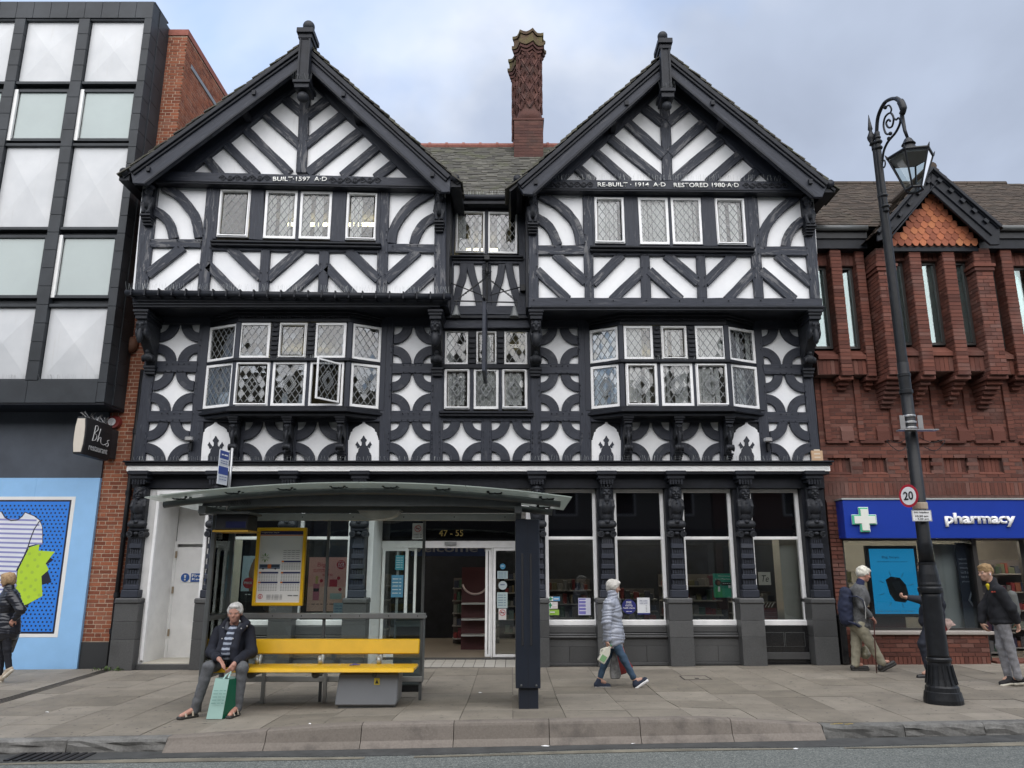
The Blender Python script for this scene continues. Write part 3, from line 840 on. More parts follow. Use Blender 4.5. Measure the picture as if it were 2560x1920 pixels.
  mb = MB(); mb.quad((s0.x,BARGE + .06,s0.z),(s0.x,G0 + .08,s0.z),(s1.x,G0 + .08,s1.z),(s1.x,BARGE + .06,s1.z)); mb.build('soffit',M['black'],bld)
 Yf = BARGE - .20
 fin = MB()
 if left: pts = dict(s0=(1155,215,1228,540),cap=(1148,1254,190,222),cap2=(1158,1244,222,250),ball=(1212,178,37),br=(1120,1236,525,545),br2=(1133,1226,545,572),drop=(1178,607,34),mid=(1163,1220,250,520))
 else: pts = dict(s0=(997,150,1060,455),cap=(968,1072,128,160),cap2=(980,1062,160,188),ball=(1018,112,36),br=(975,1090,452,474),br2=(986,1080,474,505),drop=(1032,535,32),mid=(1004,1052,190,440))
 x0,x1 = at(c,pts['s0'][0],380,Yf).x,at(c,pts['s0'][2],380,Yf).x
 xm = (x0 + x1) / 2; hw = (x1 - x0) / 2
 zt,zb = at(c,1100,pts['s0'][1],Yf).z,at(c,1100,pts['s0'][3],Yf).z
 f_ = fin.box(xm - hw,xm + hw,Yf,Yf + .36,zb,zt).build('finial',M['black'],bld,bevel=.01)
 mb = MB()
 ring(mb,Vector((xm - hw,Yf,zb)),Vector((1,0,0)),Vector((0,0,1)),Vector((0,-1,0)),2 * hw,zt - zb - .1,.035,-.01,.02)
 kid(f_,mb.build('finial_panel',M['black'],f_))
 def slab(name,key,grow,y_):
  a0,a1,b0,b1 = pts[key]
  za,zb_ = at(c,1100,b0,Yf).z,at(c,1100,b1,Yf).z
  kid(f_,MB().box(xm - hw * grow,xm + hw * grow,Yf - .06 * y_,Yf + .36 + .06 * y_,zb_,za).build(name,M['black'],f_,bevel=.008))
 slab('finial_cap','cap',1.5,1.2); slab('finial_neck','cap2',1.25,.5); slab('finial_bracket','br',1.55,1.2); slab('finial_neck','br2',1.3,.6)
 z = at(c,1100,pts['ball'][1],Yf + .2).z; r = hw * 1.08
 kid(f_,MB().ball((xm,Yf + .18,z),r).build('finial_ball',M['carved'],f_,smooth=True))
 z = at(c,1100,pts['drop'][1],Yf).z
 kid(f_,MB().ball((xm,Yf + .12,z),r * .95).build('finial_drop',M['carved'],f_,smooth=True))
 mb = MB()
 zb2 = at(c,1100,pts['br'][2],Yf).z
 for k in range(14):
  xx = xm + hw * 1.6 * (k / 6.5 - 1); mb.tube([(xx,Yf - .05,zb2),(xx + RND.uniform(-.05,.05),Yf - .09 + RND.uniform(-.04,.04),zb2 + .12)],.003,3)
 kid(f_,mb.build('bird_spikes',M['grey_metal'],f_,kind='stuff'))
 return bp
bl = gable_top('L'); br_ = gable_top('R')
EX,EZ = Vector((1,0,0)),Vector((0,0,1))
wt = flat('white lettering paint',(0.78,0.78,0.74))
def bress_text(c,x0,x1,yt,yb,s,nm):
 Y = G0 - .14 - .028
 a,b,t = at(c,x0,yb,Y),at(c,x1,yb,Y),at(c,x0,yt,Y)
 text(nm,s,a,b - a,EZ,(b - a).length,t.z - a.z,wt,bld,embolden=.012)
bress_text(cB,990,1340,1146,1174,'BUILT\u00b71597  A\u00b7D','carved_lettering')
bress_text(cD,581,1022,1053,1080,'RE-BUILT \u00b7 1914  A\u00b7D','carved_lettering')
bress_text(cD,1074,1497,1056,1084,'RESTORED 1980\u00b7A\u00b7D','carved_lettering')
def scrollwork(c,x0,x1,y0,y1):
 Y = G0 - .14 - .022
 a,b = at(c,x0,(y0 + y1) / 2,Y),at(c,x1,(y0 + y1) / 2,Y)
 h = abs(at(c,x0,y0,Y).z - at(c,x0,y1,Y).z) / 2
 mb = MB(); n = 60; L_ = (b - a).length; w = L_ / 3.5
 pts = [a + (b - a) * (i / n) + EZ * (h * .7 * math.sin(2 * math.pi * (i / n) * 3.5)) for i in range(n + 1)]
 mb.tube(pts,.009,5)
 for k in range(7):
  cx = a + (b - a) * ((k + .5) / 7); sg = 1 if k % 2 else -1
  P = [cx + EX * (math.cos(t) * h * (.75 - t * .09)) + EZ * (math.sin(t) * h * sg * (.75 - t * .09)) for t in [i * .5 for i in range(14)]]
  mb.tube(P,.008,5)
 mb.build('carved_scrollwork',M['carved'],bld,kind='stuff')
scrollwork(cB,640,975,1132,1172); scrollwork(cB,1352,1690,1145,1190)
scrollwork(cD,262,552,1045,1086); scrollwork(cD,1522,1812,1050,1092)
pg = MB()
def pegs(c,pts,Y=G0 - .032,r=.014):
 for x,y in pts:
  p = at(c,x,y,Y); pg.ball((p.x,p.y,p.z),r,r * .8,r,6,4)
pegs(cG,[(150,487),(150,525),(333,487),(458,490),(478,490),(337,530),(408,532),(518,402),(505,452),(553,537),(663,541),(735,543),(905,547),(950,547),(1120,549),(1190,550),(1300,553),(1348,553),(1455,556),(1525,556),(545,630),(490,685),(540,683),(895,705),(940,705),(890,762),(938,762),(1297,645),(1342,645),(1293,705),(1340,705),(1688,718),(1732,718),(1686,778),(1730,778),(1742,428),(1742,483),(1740,568),(1690,565),(2076,520),(2076,566),(1785,524),(1902,522),(1952,522),(2075,660),(2072,715),(125,700),(122,757)])
pegs(cJ,[(116,548),(120,640),(120,700),(205,550),(245,500),(295,502),(460,415),(462,470),(510,545),(468,712),(515,712),(472,772),(515,775),(683,555),(750,555),(858,555),(903,555),(1012,558),(1080,558),(1258,590),(1300,560),(1660,652),(1712,652),(1668,718),(1712,716),(1685,420),(1690,482),(1692,550),(1650,560),(2036,510),(2038,556),(1735,510),(1855,556),(2060,730),(865,648),(912,648),(865,712),(915,712),(1265,715),(1312,715),(1268,778),(1310,778),(98,878),(333,880),(497,881),(662,882),(898,882),(1132,883),(1300,883),(1480,883),(1708,881),(1938,880)])
pegs(cB,[(1170,712),(1218,712),(1155,910),(1205,910),(1100,1105),(1170,1105),(610,1128),(680,1128),(1290,1130),(700,905),(795,835),(925,735),(1470,752),(1545,820),(1690,958)])
pegs(cD,[(995,645),(1038,645),(998,692),(1040,692),(1000,822),(1050,822),(1000,885),(1055,883),(740,665),(640,758),(560,838),(1290,665),(1410,765),(1530,870)])
# --- first floor
def panel(c,TL,TR,BR,BL,Y=F0):
 """one panel: plaster with four quarter ring braces that leave a star"""
 def q(s,t):
  x = TL[0] * (1 - s) * (1 - t) + TR[0] * s * (1 - t) + BR[0] * s * t + BL[0] * (1 - s) * t
  y = TL[1] * (1 - s) * (1 - t) + TR[1] * s * (1 - t) + BR[1] * s * t + BL[1] * (1 - s) * t
  return (x,y)
 MB().prism(xz(c,[q(-.06,-.06),q(1.06,-.06),q(1.06,1.06),q(-.06,1.06)],Y + .05),Y + .05,Y + .12).build('plaster_panel',M['plaster'],bld)
 for cx,cy,sx,sy in ((0,0,1,1),(1,0,-1,1),(1,1,-1,-1),(0,1,1,-1)):
  ro,ri = .473,.228; n = 9; o,i_ = [],[]
  for k in range(n + 1):
   a = math.pi / 2 * k / n; ca,sa = math.cos(a),math.sin(a)
   o.append(q(cx + sx * ro * ca,cy + sy * ro * sa)); i_.append(q(cx + sx * ri * ca,cy + sy * ri * sa))
  uv = [(k * .1,0) for k in range(n + 1)] + [(k * .1,.25) for k in range(n,-1,-1)]
  timber('ring_brace',xz(c,o + i_[::-1],Y),Y,bld,.06,mat='timber2',raw_uv=uv,bevel=.006)
def tim(c,name,pts,Y=F0,mat='timber2',**k): return timber(name,xz(c,pts,Y - .012),Y - .012,bld,.1,mat=mat,**k)
for q in ([(215,135),(490,135),(465,388),(192,388)],[(180,458),(453,460),(430,722),(150,722)],[(137,795),(422,795),(400,1065),(110,1065)],
   [(1795,150),(2055,152),(2050,402),(1788,400)],[(1785,468),(2048,470),(2045,722),(1775,722)],[(1770,793),(2042,795),(2035,1060),(1762,1060)],
   [(785,792),(1045,792),(1050,1062),(768,1062)],[(1140,792),(1415,792),(1410,1062),(1127,1062)]): panel(cH,*q)
tim(cH,'post',[(150,60),(217,60),(108,1075),(26,1075)]); tim(cH,'post',[(490,60),(570,60),(488,1075),(399,1075)])
tim(cH,'post',[(1700,60),(1797,60),(1761,1075),(1694,1075)]); tim(cH,'post',[(2054,60),(2128,60),(2122,1075),(2034,1075)])
for p in ([(205,60),(500,60),(491,136),(214,136)],[(184,386),(475,386),(463,461),(174,459)],[(143,720),(440,720),(432,797),(130,797)],
   [(1780,60),(2065,60),(2056,153),(1794,151)],[(1780,399),(2058,401),(2050,470),(1780,469)],[(1770,720),(2050,720),(2045,796),(1764,796)],[(470,720),(1715,720),(1715,794),(465,794)]): tim(cH,'rail',p)
for p in ([(698,790),(787,790),(770,1075),(682,1075)],[(1043,790),(1142,790),(1129,1075),(1048,1075)],[(1413,790),(1482,790),(1478,1075),(1408,1075)]): tim(cH,'stud',p)
for q in ([(103,1360),(340,1360),(338,1590),(98,1590)],[(400,1360),(633,1360),(634,1590),(400,1590)]): panel(cI,*q)
tim(cI,'rail',[(90,1316),(650,1316),(645,1361),(90,1361)]); tim(cI,'stud',[(339,1355),(401,1355),(401,1600),(337,1600)]); tim(cI,'post',[(632,680),(694,680),(694,1600),(633,1600)]); tim(cI,'post',[(62,680),(116,680),(100,1600),(46,1600)],Y=F0 - .004)
for q in ([(140,168),(407,168),(412,425),(140,428)],[(145,495),(415,495),(425,760),(148,762)],[(148,832),(425,832),(430,1112),(150,1112)],
   [(1705,172),(1970,175),(1992,430),(1725,430)],[(1738,498),(2005,502),(2030,768),(1755,765)],[(1768,838),(2040,840),(2068,1116),(1785,1116)],
   [(795,835),(1062,835),(1070,1114),(793,1114)],[(1148,835),(1410,838),(1425,1114),(1145,1114)]): panel(cK,*q)
tim(cK,'post',[(406,60),(490,60),(508,1125),(429,1125)]); tim(cK,'post',[(1640,60),(1703,60),(1787,1125),(1712,1125)]); tim(cK,'post',[(1966,60),(2030,60),(2136,1125),(2067,1125)])
for p in ([(130,60),(415,60),(408,169),(130,169)],[(138,424),(425,424),(420,497),(138,497)],[(142,758),(440,758),(432,834),(142,834)],
   [(1690,60),(1970,60),(1972,176),(1700,176)],[(1715,428),(2000,429),(2012,503),(1730,499)],[(1742,763),(2038,766),(2045,842),(1760,840)],[(480,770),(1745,770),(1745,837),(500,837)]): tim(cK,'rail',p)
for p in ([(715,830),(797,830),(795,1125),(714,1125)],[(1060,830),(1150,830),(1147,1125),(1068,1125)],[(1408,830),(1500,830),(1500,1125),(1423,1125)]): tim(cK,'stud',p)
pp = []
for y0,y1,n in ((403,452,0),): pass
pegs(cH,[(x,y) for y,xs in ((404,(262,302,340,376,410,470)),(450,(250,290,330,368,466)),(738,(226,266,308,350,440)),(783,(216,260,300,345)),(410,(1770,1860,1900,1938,1975)),(460,(1860,1895,1935,1975,2048)),(738,(1850,1888,1925,1968,2050)),(783,(1845,1885,1925,1965))) for x in xs]
  + [(160,530),(156,570),(150,608),(460,533),(456,570),(448,610),(118,870),(112,910),(108,950),(478,872),(475,910),(412,992),(490,242),(486,280),(1778,285),(1775,325),(1770,540),(1768,580),(1764,620),(2055,545),(2055,585),(2055,625),(1758,870),(1755,905),(2048,870),(2048,908),(2048,945),(1752,945),(1750,985)],F0 - .045,.013)
pegs(cK,[(x,y) for y,xs in ((438,(220,258,300,340)),(487,(255,295,335)),(776,(225,262,305,350,440)),(822,(220,262,308,348)),(445,(1846,1886,1925)),(490,(1850,1890,1930)),(780,(1852,1890,1930,1975)),(828,(1870,1910,1955,2045))) for x in xs]
  + [(135,575),(135,612),(135,650),(428,575),(428,612),(430,650),(88,915),(88,950),(88,985),(135,915),(135,950),(135,985),(440,915),(440,950),(492,915),(492,950),(418,240),(420,280),(422,320),(1705,280),(1706,320),(1735,580),(1735,622),(2022,580),(2026,620),(2030,660),(1712,915),(1715,950),(2055,920),(2058,960),(2062,1000)],F0 - .045,.013)
pegs(cI,[(x,y) for y in (1352,) for x in (128,163,200,240,275,315,352,390,437,470,505,545,585,620)] + [(x,y) for y in (1420,1450,1480,1520,1550) for x in (352,390,47,92,643,683)],F0 - .045,.012)
pg.build('peg',M['black'],bld,kind='stuff')
def niche(c,x0,x1,y0,y1):
 w = x1 - x0; xm = (x0 + x1) / 2
 prof = [(1,1.0),(1,.47),(.93,.46),(.93,.42),(.84,.32),(.82,.27),(.72,.25),(.70,.20),(.52,.14),(.34,.11),(.22,.08),(.1,.05),(.06,0.0)]
 R_ = [(xm + a * w / 2,y0 + b * (y1 - y0)) for a,b in prof]; L_ = [(xm - a * w / 2,y0 + b * (y1 - y0)) for a,b in reversed(prof)]
 tim(c,'niche_board',[(x0 - 18,y0 - 8),(x1 + 18,y0 - 8),(x1 + 18,y1),(x0 - 18,y1)],Y=F0 + .055,mat='black',exact=True)
 n = MB().prism(xz(c,R_ + L_,F0 - .0),F0 + .0,F0 + .06).build('niche_panel',M['plaster'],bld)
 h = y1 - y0
 f = [(.54,1),(.54,.86),(.48,.80),(.40,.77),(.36,.70),(.30,.67),(.28,.62),(.34,.66),(.44,.67),(.47,.62),(.58,.58),(.50,.54),(.45,.50),(.38,.55),(.30,.58),(.24,.62),(.15,.60),(.12,.52),(.18,.50),(.22,.46),(.16,.44),(.08,.40),(.03,.36)]
 f = [(a * .92,b) for a,b in f]
 P = [(xm + a * w / 2,y0 + b * h) for a,b in f] + [(xm - a * w / 2,y0 + b * h) for a,b in reversed(f)]
 MB().prism(xz(c,P,F0 - .014),F0 - .014,F0 + .02).build('niche_finial',M['timber2'],bld)
niche(cH,487,695,792,1066); niche(cH,1484,1694,792,1060); niche(cK,508,716,834,1114); niche(cK,1500,1714,838,1116)
# --- bay windows
def bay(c,xl,xr,xfl,xfr,ytop,ytr,ysill,rows,left):
 z_t,z_m,z_b = at(c,1000,ytop,BAY).z,at(c,1000,ytr,BAY).z,at(c,1000,ysill,BAY).z
 Xf0,Xf1 = at(c,xfl,ytr,BAY).x,at(c,xfr,ytr,BAY).x
 Xw0,Xw1 = at(c,xl,ytr,F0).x,at(c,xr,ytr,F0).x
 plan = lambda g: [(Xw0 - g,F0 + .05),(Xf0 - g * .35,BAY - g),(Xf1 + g * .35,BAY - g),(Xw1 + g,F0 + .05)]
 def slab(name,g,z0,z1,mat='black'):
  p = plan(g); n = 4
  mb = MB(); mb.add([(x,y,z0) for x,y in p] + [(x,y,z1) for x,y in p],[(0,1,2,3),(7,6,5,4),(0,4,5,1),(1,5,6,2),(2,6,7,3),(3,7,4,0)])
  return mb.build(name,M[mat],bld,bevel=.008)
 slab('bay_sill',.08,z_b - .06,z_b - .005); slab('bay_sill',.13,z_b - .12,z_b - .063); slab('bay_base',.03,z_b - .19,z_b - .122)
 slab('bay_transom',.055,z_m - .03,z_m + .03)
 slab('bay_head',.02,z_t + .0,z_t + .10); slab('bay_cornice',.07,z_t + .102,z_t + .15); slab('bay_cornice',.12,z_t + .152,z_t + .26)
 mb = MB()
 for i in range(46):
  x = Xf0 + (Xf1 - Xf0) * (i + .5) / 46; mb.box(x - .011,x + .011,BAY - .075,BAY - .02,z_t + .075,z_t + .099)
 mb.build('dentil',M['black'],bld,kind='stuff')
 for x in (Xf0,Xf1):
  MB().box(x - .055,x + .055,BAY - .005,BAY + .1,z_b - .01,z_t + .01).build('bay_post',M['timber2'],bld,bevel=.015)
 for x,y in ((Xw0,F0),(Xw1,F0)):
  MB().box(x - .05,x + .05,y - .04,y + .1,z_b - .01,z_t + .2).build('bay_post',M['timber2'],bld)
 for (za,zb,row) in ((z_t - .01,z_m + .035,rows[0]),(z_m - .035,z_b + .01,rows[1])):
  for kind,a,b,opt in row:
   if kind == 'f':
    xa,xb = at(c,a,(ytop + ytr) / 2 if row is rows[0] else (ytr + ysill) / 2,BAY).x,at(c,b,(ytop + ytr) / 2 if row is rows[0] else (ytr + ysill) / 2,BAY).x
    ys = BAY + .01
    P = [(xa,ys,za),(xb,ys,za),(xb,ys,zb),(xa,ys,zb)]
   elif kind == 'l':
    P = [(Xw0 + .05,F0 - .03,za),(Xf0 - .05,BAY + .045,za),(Xf0 - .05,BAY + .045,zb),(Xw0 + .05,F0 - .03,zb)]
   elif kind == 'r':
    P = [(Xf1 + .05,BAY + .045,za),(Xw1 - .05,F0 - .03,za),(Xw1 - .05,F0 - .03,zb),(Xf1 + .05,BAY + .045,zb)]
   elif kind == 'm':
    xa,xb = at(c,a,(ytop + ytr) / 2,BAY).x,at(c,b,(ytop + ytr) / 2,BAY).x
    m_ = MB().box(xa,xb,BAY,BAY + .09,zb,za).build('carved_mullion',M['black'],bld,bevel=.008)
    for k in range(6):
     zz = zb + (za - zb) * (.12 + .13 * k); w = (xb - xa) / 2 * .82
     kid(m_,MB().box((xa + xb) / 2 - w,(xa + xb) / 2 + w,BAY - .03,BAY + .0,zz - .022,zz + .022).build('carved_band',M['black'],m_,bevel=.006))
    kid(m_,MB().ball(((xa + xb) / 2,BAY - .01,za - .06),w * .9,.03,.045,10,6).build('carved_leaf',M['carved'],m_,smooth=True))
    continue
   if opt.get('open'):
    leaded_ring(P); continue
   leaded_window(*P,bld,individual=row is rows[1] or kind == 'f',seed=int(a) + (0 if left else 7000),**{k: v for k,v in opt.items() if k != 'open'})
 for k in range(2 if rows[1] else 0): pass
 for a,b in ((f_[2],g_[1]) for f_,g_ in zip([r for r in rows[1] if r[0] == 'f'],[r for r in rows[1] if r[0] == 'f'][1:])):
  xa,xb = at(c,a,(ytr + ysill) / 2,BAY).x,at(c,b,(ytr + ysill) / 2,BAY).x
  MB().box(xa,xb,BAY + .012,BAY + .1,z_b,z_m).build('mullion',M['timber2'],bld)
 return Xf0,Xf1,Xw0,Xw1,z_b,z_m,z_t
def leaded_ring(P):
 """the open light: fixed frame, and its casement swung outwards on the right hand stile"""
 TL,TR,BR,BL = [Vector(p) for p in P]
 U = (BR - BL).normalized(); V = EZ; N = U.cross(V); w = (BR - BL).length; h = (TL - BL).length
 mb = MB(); ring(mb,BL,U,V,N,w,h,.045,-.07,0.0); mb.build('window',M['white'],bld,bevel=.006)
 a = rad(52); hp = BR - U * .05 + V * .05 + N * .02
 D = -U * math.cos(a) + N * math.sin(a); ww = w - .10; hh = h - .09
 leaded_window(hp + D * ww + V * hh,hp + V * hh,hp,hp + D * ww,bld,fw=.035,depth=.035,individual=True,inset=True,name='open_casement')
rowsL = [[('l',1,0,dict(fw=.052)),('f',745,955,dict(fw=.052)),('m',962,1016,{}),('f',1012,1202,dict(fw=.05,casement=True,mat='white_old')),('m',1207,1262,{}),('f',1258,1468,dict(fw=.052)),('r',2,0,dict(fw=.052))],
   [('l',3,0,dict(fw=.055,inset=True)),('f',714,950,dict(fw=.055,casement=True,inset=True)),('f',968,1198,dict(fw=.05,inset=True)),('f',1221,1450,dict(open=True)),('r',4,0,dict(fw=.055,inset=True))]]
bL = bay(cH,520,1722,727,1487,122,376,690,rowsL,True)
rowsR = [[('l',5,0,dict(fw=.052,blind=.9)),('f',738,944,dict(fw=.052,blind=.75)),('m',946,1000,{}),('f',1003,1186,dict(fw=.05,casement=True,blind=.9,mat='white_old')),('m',1190,1246,{}),('f',1243,1460,dict(fw=.052,blind=1)),('r',6,0,dict(fw=.052,blind=.7))],
   [('l',7,0,dict(fw=.055,blind=.8,inset=True)),('f',752,978,dict(fw=.055,casement=True,blind=.6,inset=True)),('f',1002,1230,dict(fw=.055,blind=.6,inset=True)),('f',1250,1480,dict(fw=.055,casement=True,blind=1,inset=True)),('r',8,0,dict(fw=.055,blind=.7,inset=True))]]
bR = bay(cK,478,1690,720,1475,150,405,726,rowsR,False)
for b_,lit in ((bL,1),(bR,2)):
 room(b_[2],b_[3],F0 + .1,F0 + 3.4,b_[4] - .02,b_[6] + .05,bld,'bay_room',tubes=[(b_[0] + .2,b_[0] + 1.3,F0 + 1.7,b_[6] - .25)])
for x,w,h in ((bL[0] - .35,.3,.3),(bL[0] + .88,.1,.28),(bL[0] + 1.2,.24,.26)):
 mb = MB().box(x,x + w,BAY + .22,BAY + .25,bL[4] + .02,bL[4] + .02 + h)
 tag(mb.build('paper_stack',flat('pale paper',(.62,.66,.72)),None),'stack of pale papers standing on the sill inside the left bay window' if w > .25 else ('narrow white file on the sill inside the left bay window' if w < .2 else 'white box file on the sill below the middle light of the left bay window'),'papers')
# --- centre bay: upper recessed window and first floor window
def cw(q,Y,**k): return leaded_window(*[at(cI,x,y,Y) for x,y in q],bld,**k)
YC = 14.72
cw([(188,108),(363,115),(360,362),(185,357)],YC,casement=True,fw=.045,seed=41,blind=.5)
cw([(380,115),(553,120),(553,365),(378,362)],YC,fw=.045,seed=42,blind=.25)
for q in ([(125,820),(262,820),(262,1022),(122,1022)],[(475,820),(612,822),(612,1022),(475,1022)]): cw(q,F0,fw=.04,seed=int(q[0][0]),blind=.2)
cw([(310,825),(430,825),(430,1018),(310,1018)],F0 - .01,fw=.035,casement=True,seed=45,blind=.3)
for q,cs in (([(120,1045),(274,1045),(272,1287),(118,1287)],True),([(292,1045),(443,1045),(443,1287),(291,1287)],False),([(460,1045),(612,1046),(614,1286),(461,1286)],True)): cw(q,F0,fw=.055,casement=cs,inset=True,seed=int(q[0][0]) + 3,blind=1.0,individual=True)
p0,p1 = at(cI,110,815,F0),at(cI,640,1300,F0)
room(p0.x,p1.x,F0 + .12,F0 + 3.0,p1.z,p0.z,bld,'centre_room',tubes=[(p1.x - .5,p1.x - .1,F0 + 1.2,p0.z - .42)])
p0,p1 = at(cI,170,95,YC),at(cI,570,375,YC)
room(p0.x,p1.x,YC + .12,YC + 3.0,p1.z,p0.z,bld,'landing_room',tubes=[(p0.x + .2,p0.x + .9,YC + 1.5,p0.z - .3)])
tc = lambda name,pts,Y=YC,mat='timber2',**k: timber(name,xz(cI,pts,Y - .01),Y - .01,bld,.1,mat=mat,**k)
tc('post',[(140,30),(188,30),(172,690),(140,690)]); tc('post',[(553,30),(620,30),(610,690),(570,690)]); tc('mullion',[(361,100),(381,100),(380,372),(358,372)])
tc('window_head',[(150,40),(610,40),(610,118),(150,108)],mat='black'); tc('rail',[(160,395),(592,400),(590,426),(160,424)])
for dz,dy in ((0,-.1),(.045,-.06)):
 a,b = at(cI,158,372,YC - .1),at(cI,588,376,YC - .1)
 timber('window_sill',[(a.x,a.z - dz),(b.x,b.z - dz),(b.x,b.z - dz - .042),(a.x,a.z - dz - .042)],YC + dy,bld,.18,mat='black',exact=True)
tc('stud',[(345,424),(398,424),(400,690),(345,690)]); tc('rail',[(140,674),(620,677),(620,728),(120,728)])
MB().prism(xz(cI,[(150,410),(610,410),(610,690),(150,690)],YC + .05),YC + .05,YC + .12).build('plaster_panel',M['plaster'],bld)
for pts in ([(236,420),(230,500),(205,580),(185,690)],[(272,420),(288,500),(312,580),(335,690)],[(462,420),(452,500),(425,590),(400,690)],[(502,420),(515,500),(540,590),(566,690)]):
 brace(cI,pts,44,YC,bld,'ogee_brace',mat='timber2')
tc('moulding',[(110,728),(640,728),(640,748),(110,748)],Y=F0 - .16,mat='black'); tc('bressummer',[(112,746),(636,746),(640,806),(108,806)],Y=F0 - .09)
tc('window_head',[(112,802),(640,802),(640,826),(112,824)],Y=F0 - .01,mat='black')
for p in ([(262,815),(310,815),(308,1030),(262,1030)],[(430,815),(476,815),(476,1030),(430,1030)]):
 q = xz(cI,p,F0 - .02); x0,x1,z0,z1 = q[0][0],q[1][0],q[2][1],q[0][1]
 m_ = MB().box(x0,x1,F0 - .02,F0 + .08,z0,z1).build('carved_mullion',M['black'],bld)
 for k in range(6):
  zz = z0 + (z1 - z0) * (.1 + .14 * k); kid(m_,MB().box(x0 + .015,x1 - .015,F0 - .05,F0 - .02,zz - .028,zz + .028).build('carved_band',M['black'],m_,bevel=.006))
tc('transom',[(108,1020),(632,1020),(632,1047),(106,1047)],Y=F0 - .03,mat='black')
for p in ([(272,1040),(294,1040),(293,1300),(270,1300)],[(442,1040),(462,1040),(463,1300),(441,1300)],[(100,1010),(121,1010),(118,1300),(96,1300)],[(611,815),(640,815),(640,1300),(613,1300)],[(104,815),(126,815),(122,1040),(106,1040)]): tc('mullion',p,Y=F0 + .01)
a,b = at(cI,88,1298,F0 - .1),at(cI,650,1300,F0 - .1)
for dz,dy in ((0,-.13),(.05,-.09)):
 timber('window_sill',[(a.x,a.z - dz),(b.x,b.z - dz),(b.x,b.z - dz - .048),(a.x,a.z - dz - .048)],F0 + dy,bld,.2,mat='black',exact=True)
# --- jetties: the soffit under each gable, gutter on the left gable
for x0,x1,z in ((XL,at(cH,2128,60,F0).x,at(cG,1000,925,G0).z),(at(cK,72,40,F0).x,XR,at(cJ,1000,938,G0).z)):
 MB().box(x0 + .02,x1 - .02,G0 + .1,F0 + .2,z - .02,z + .06).build('jetty_soffit',M['black'],bld)
 MB().box(x0,x1,G0 - .02,G0 + .1,z - .05,z + .035).build('jetty_moulding',M['black'],bld,bevel=.012)
 MB().box(x0,x1,G0 - .05,G0 + .02,z - .005,z + .04).build('jetty_moulding',M['black'],bld,bevel=.01)
for x in (at(cG,2146,700,G0).x,at(cJ,62,700,G0).x):
 MB().box(x - .05,x + .05,G0 + .06,F0 + .3,6.62,9.2).build('side_wall',M['black'],bld)
a,b = at(cG,-20,838,G0 - .2),at(cG,2178,866,G0 - .2)
mb = MB(); mb.tube([a + Vector((0,.03,0)),b + Vector((0,.03,0))],.062,10)
mb.build('gutter',M['black'],bld,smooth=True)
for k in range(24):
 p = a + (b - a) * ((k + .5) / 24) + EZ * .02
 MB().box(p.x - .012,p.x + .012,p.y - .045,p.y + .16,p.z - .085,p.z + .055).build('gutter_bracket',M['black'],bld)
a2 = timber('fascia',xz(cG,[(10,860),(2165,880),(2150,915),(60,900)],G0 - .06),G0 - .06,bld,.1,mat='black',exact=True)
sp = MB()
def spikes(a,b,n,h=.10):
 for k in range(n):
  p = a + (b - a) * ((k + RND.random()) / n); sp.tube([p,p + Vector((RND.uniform(-.03,.03),RND.uniform(-.05,.02),h * RND.uniform(.8,1.1)))],.0017,3,cap=False)
spikes(a + EZ * .06,b + EZ * .06,190,.13)
spikes(at(cK,-1050 * 0 + 10,1108,F0 - .15),at(cK,2090,1115,F0 - .15),150,.10); spikes(at(cH,30,1062,F0 - .15),at(cH,2180,1062,F0 - .15),150,.10)
spikes(at(cD,300,1034,G0 - .2),at(cD,1780,1044,G0 - .2),120,.12); spikes(at(cK,740,400,BAY - .05),at(cK,1470,402,BAY - .05),40,.09); spikes(at(cH,740,372,BAY - .05),at(cH,1470,374,BAY - .05),40,.09)
spikes(at(cC,400,1272,14.5),at(cC,725,1274,14.5),50,.12)
sp.build('bird_spikes',M['alu'],bld,kind='stuff')
xa,xb = at(cC,330,1270,14.6).x,at(cC,830,1270,14.6).x
MB().box(xa - .3,xb + .3,14.5,15.2,9.0,9.12).build('eaves_board',M['black'],bld)
MB().tube([(xa - .1,14.47,9.13),(xb + .1,14.47,9.13)],.06,10).build('gutter',M['black'],bld,smooth=True)
for (c,x,y,sgn) in ((cB,40,1128,-1),(cC,362,1170,1),(cC,760,1172,-1),(cD,2075,1075,1)):
 p = at(c,x,y,BARGE + .1)
 MB().tube([(p.x,BARGE - .02,p.z),(p.x,17.2,p.z)],.075,10).build('gutter',M['black'],bld,smooth=True)
 MB().box(p.x - .1,p.x + .1,BARGE + .05,15.0,p.z - .16,p.z - .04).build('eaves_board',M['black'],bld)
p = at(cI,150,60,14.5); q = at(cI,143,610,14.5)
MB().tube([(p.x + .12,14.3,p.z + .25),(p.x + .02,14.52,p.z),(p.x - .0,14.55,p.z - .2),(q.x,14.55,q.z)],.045,10).build('drainpipe',M['timber2'],bld,smooth=True)
p = at(cG,62,500,14.05)
MB().tube([(XL - .03,14.12,8.7),(XL - .03,14.12,6.75)],.035,8).build('drainpipe',M['timber2'],bld,smooth=True)
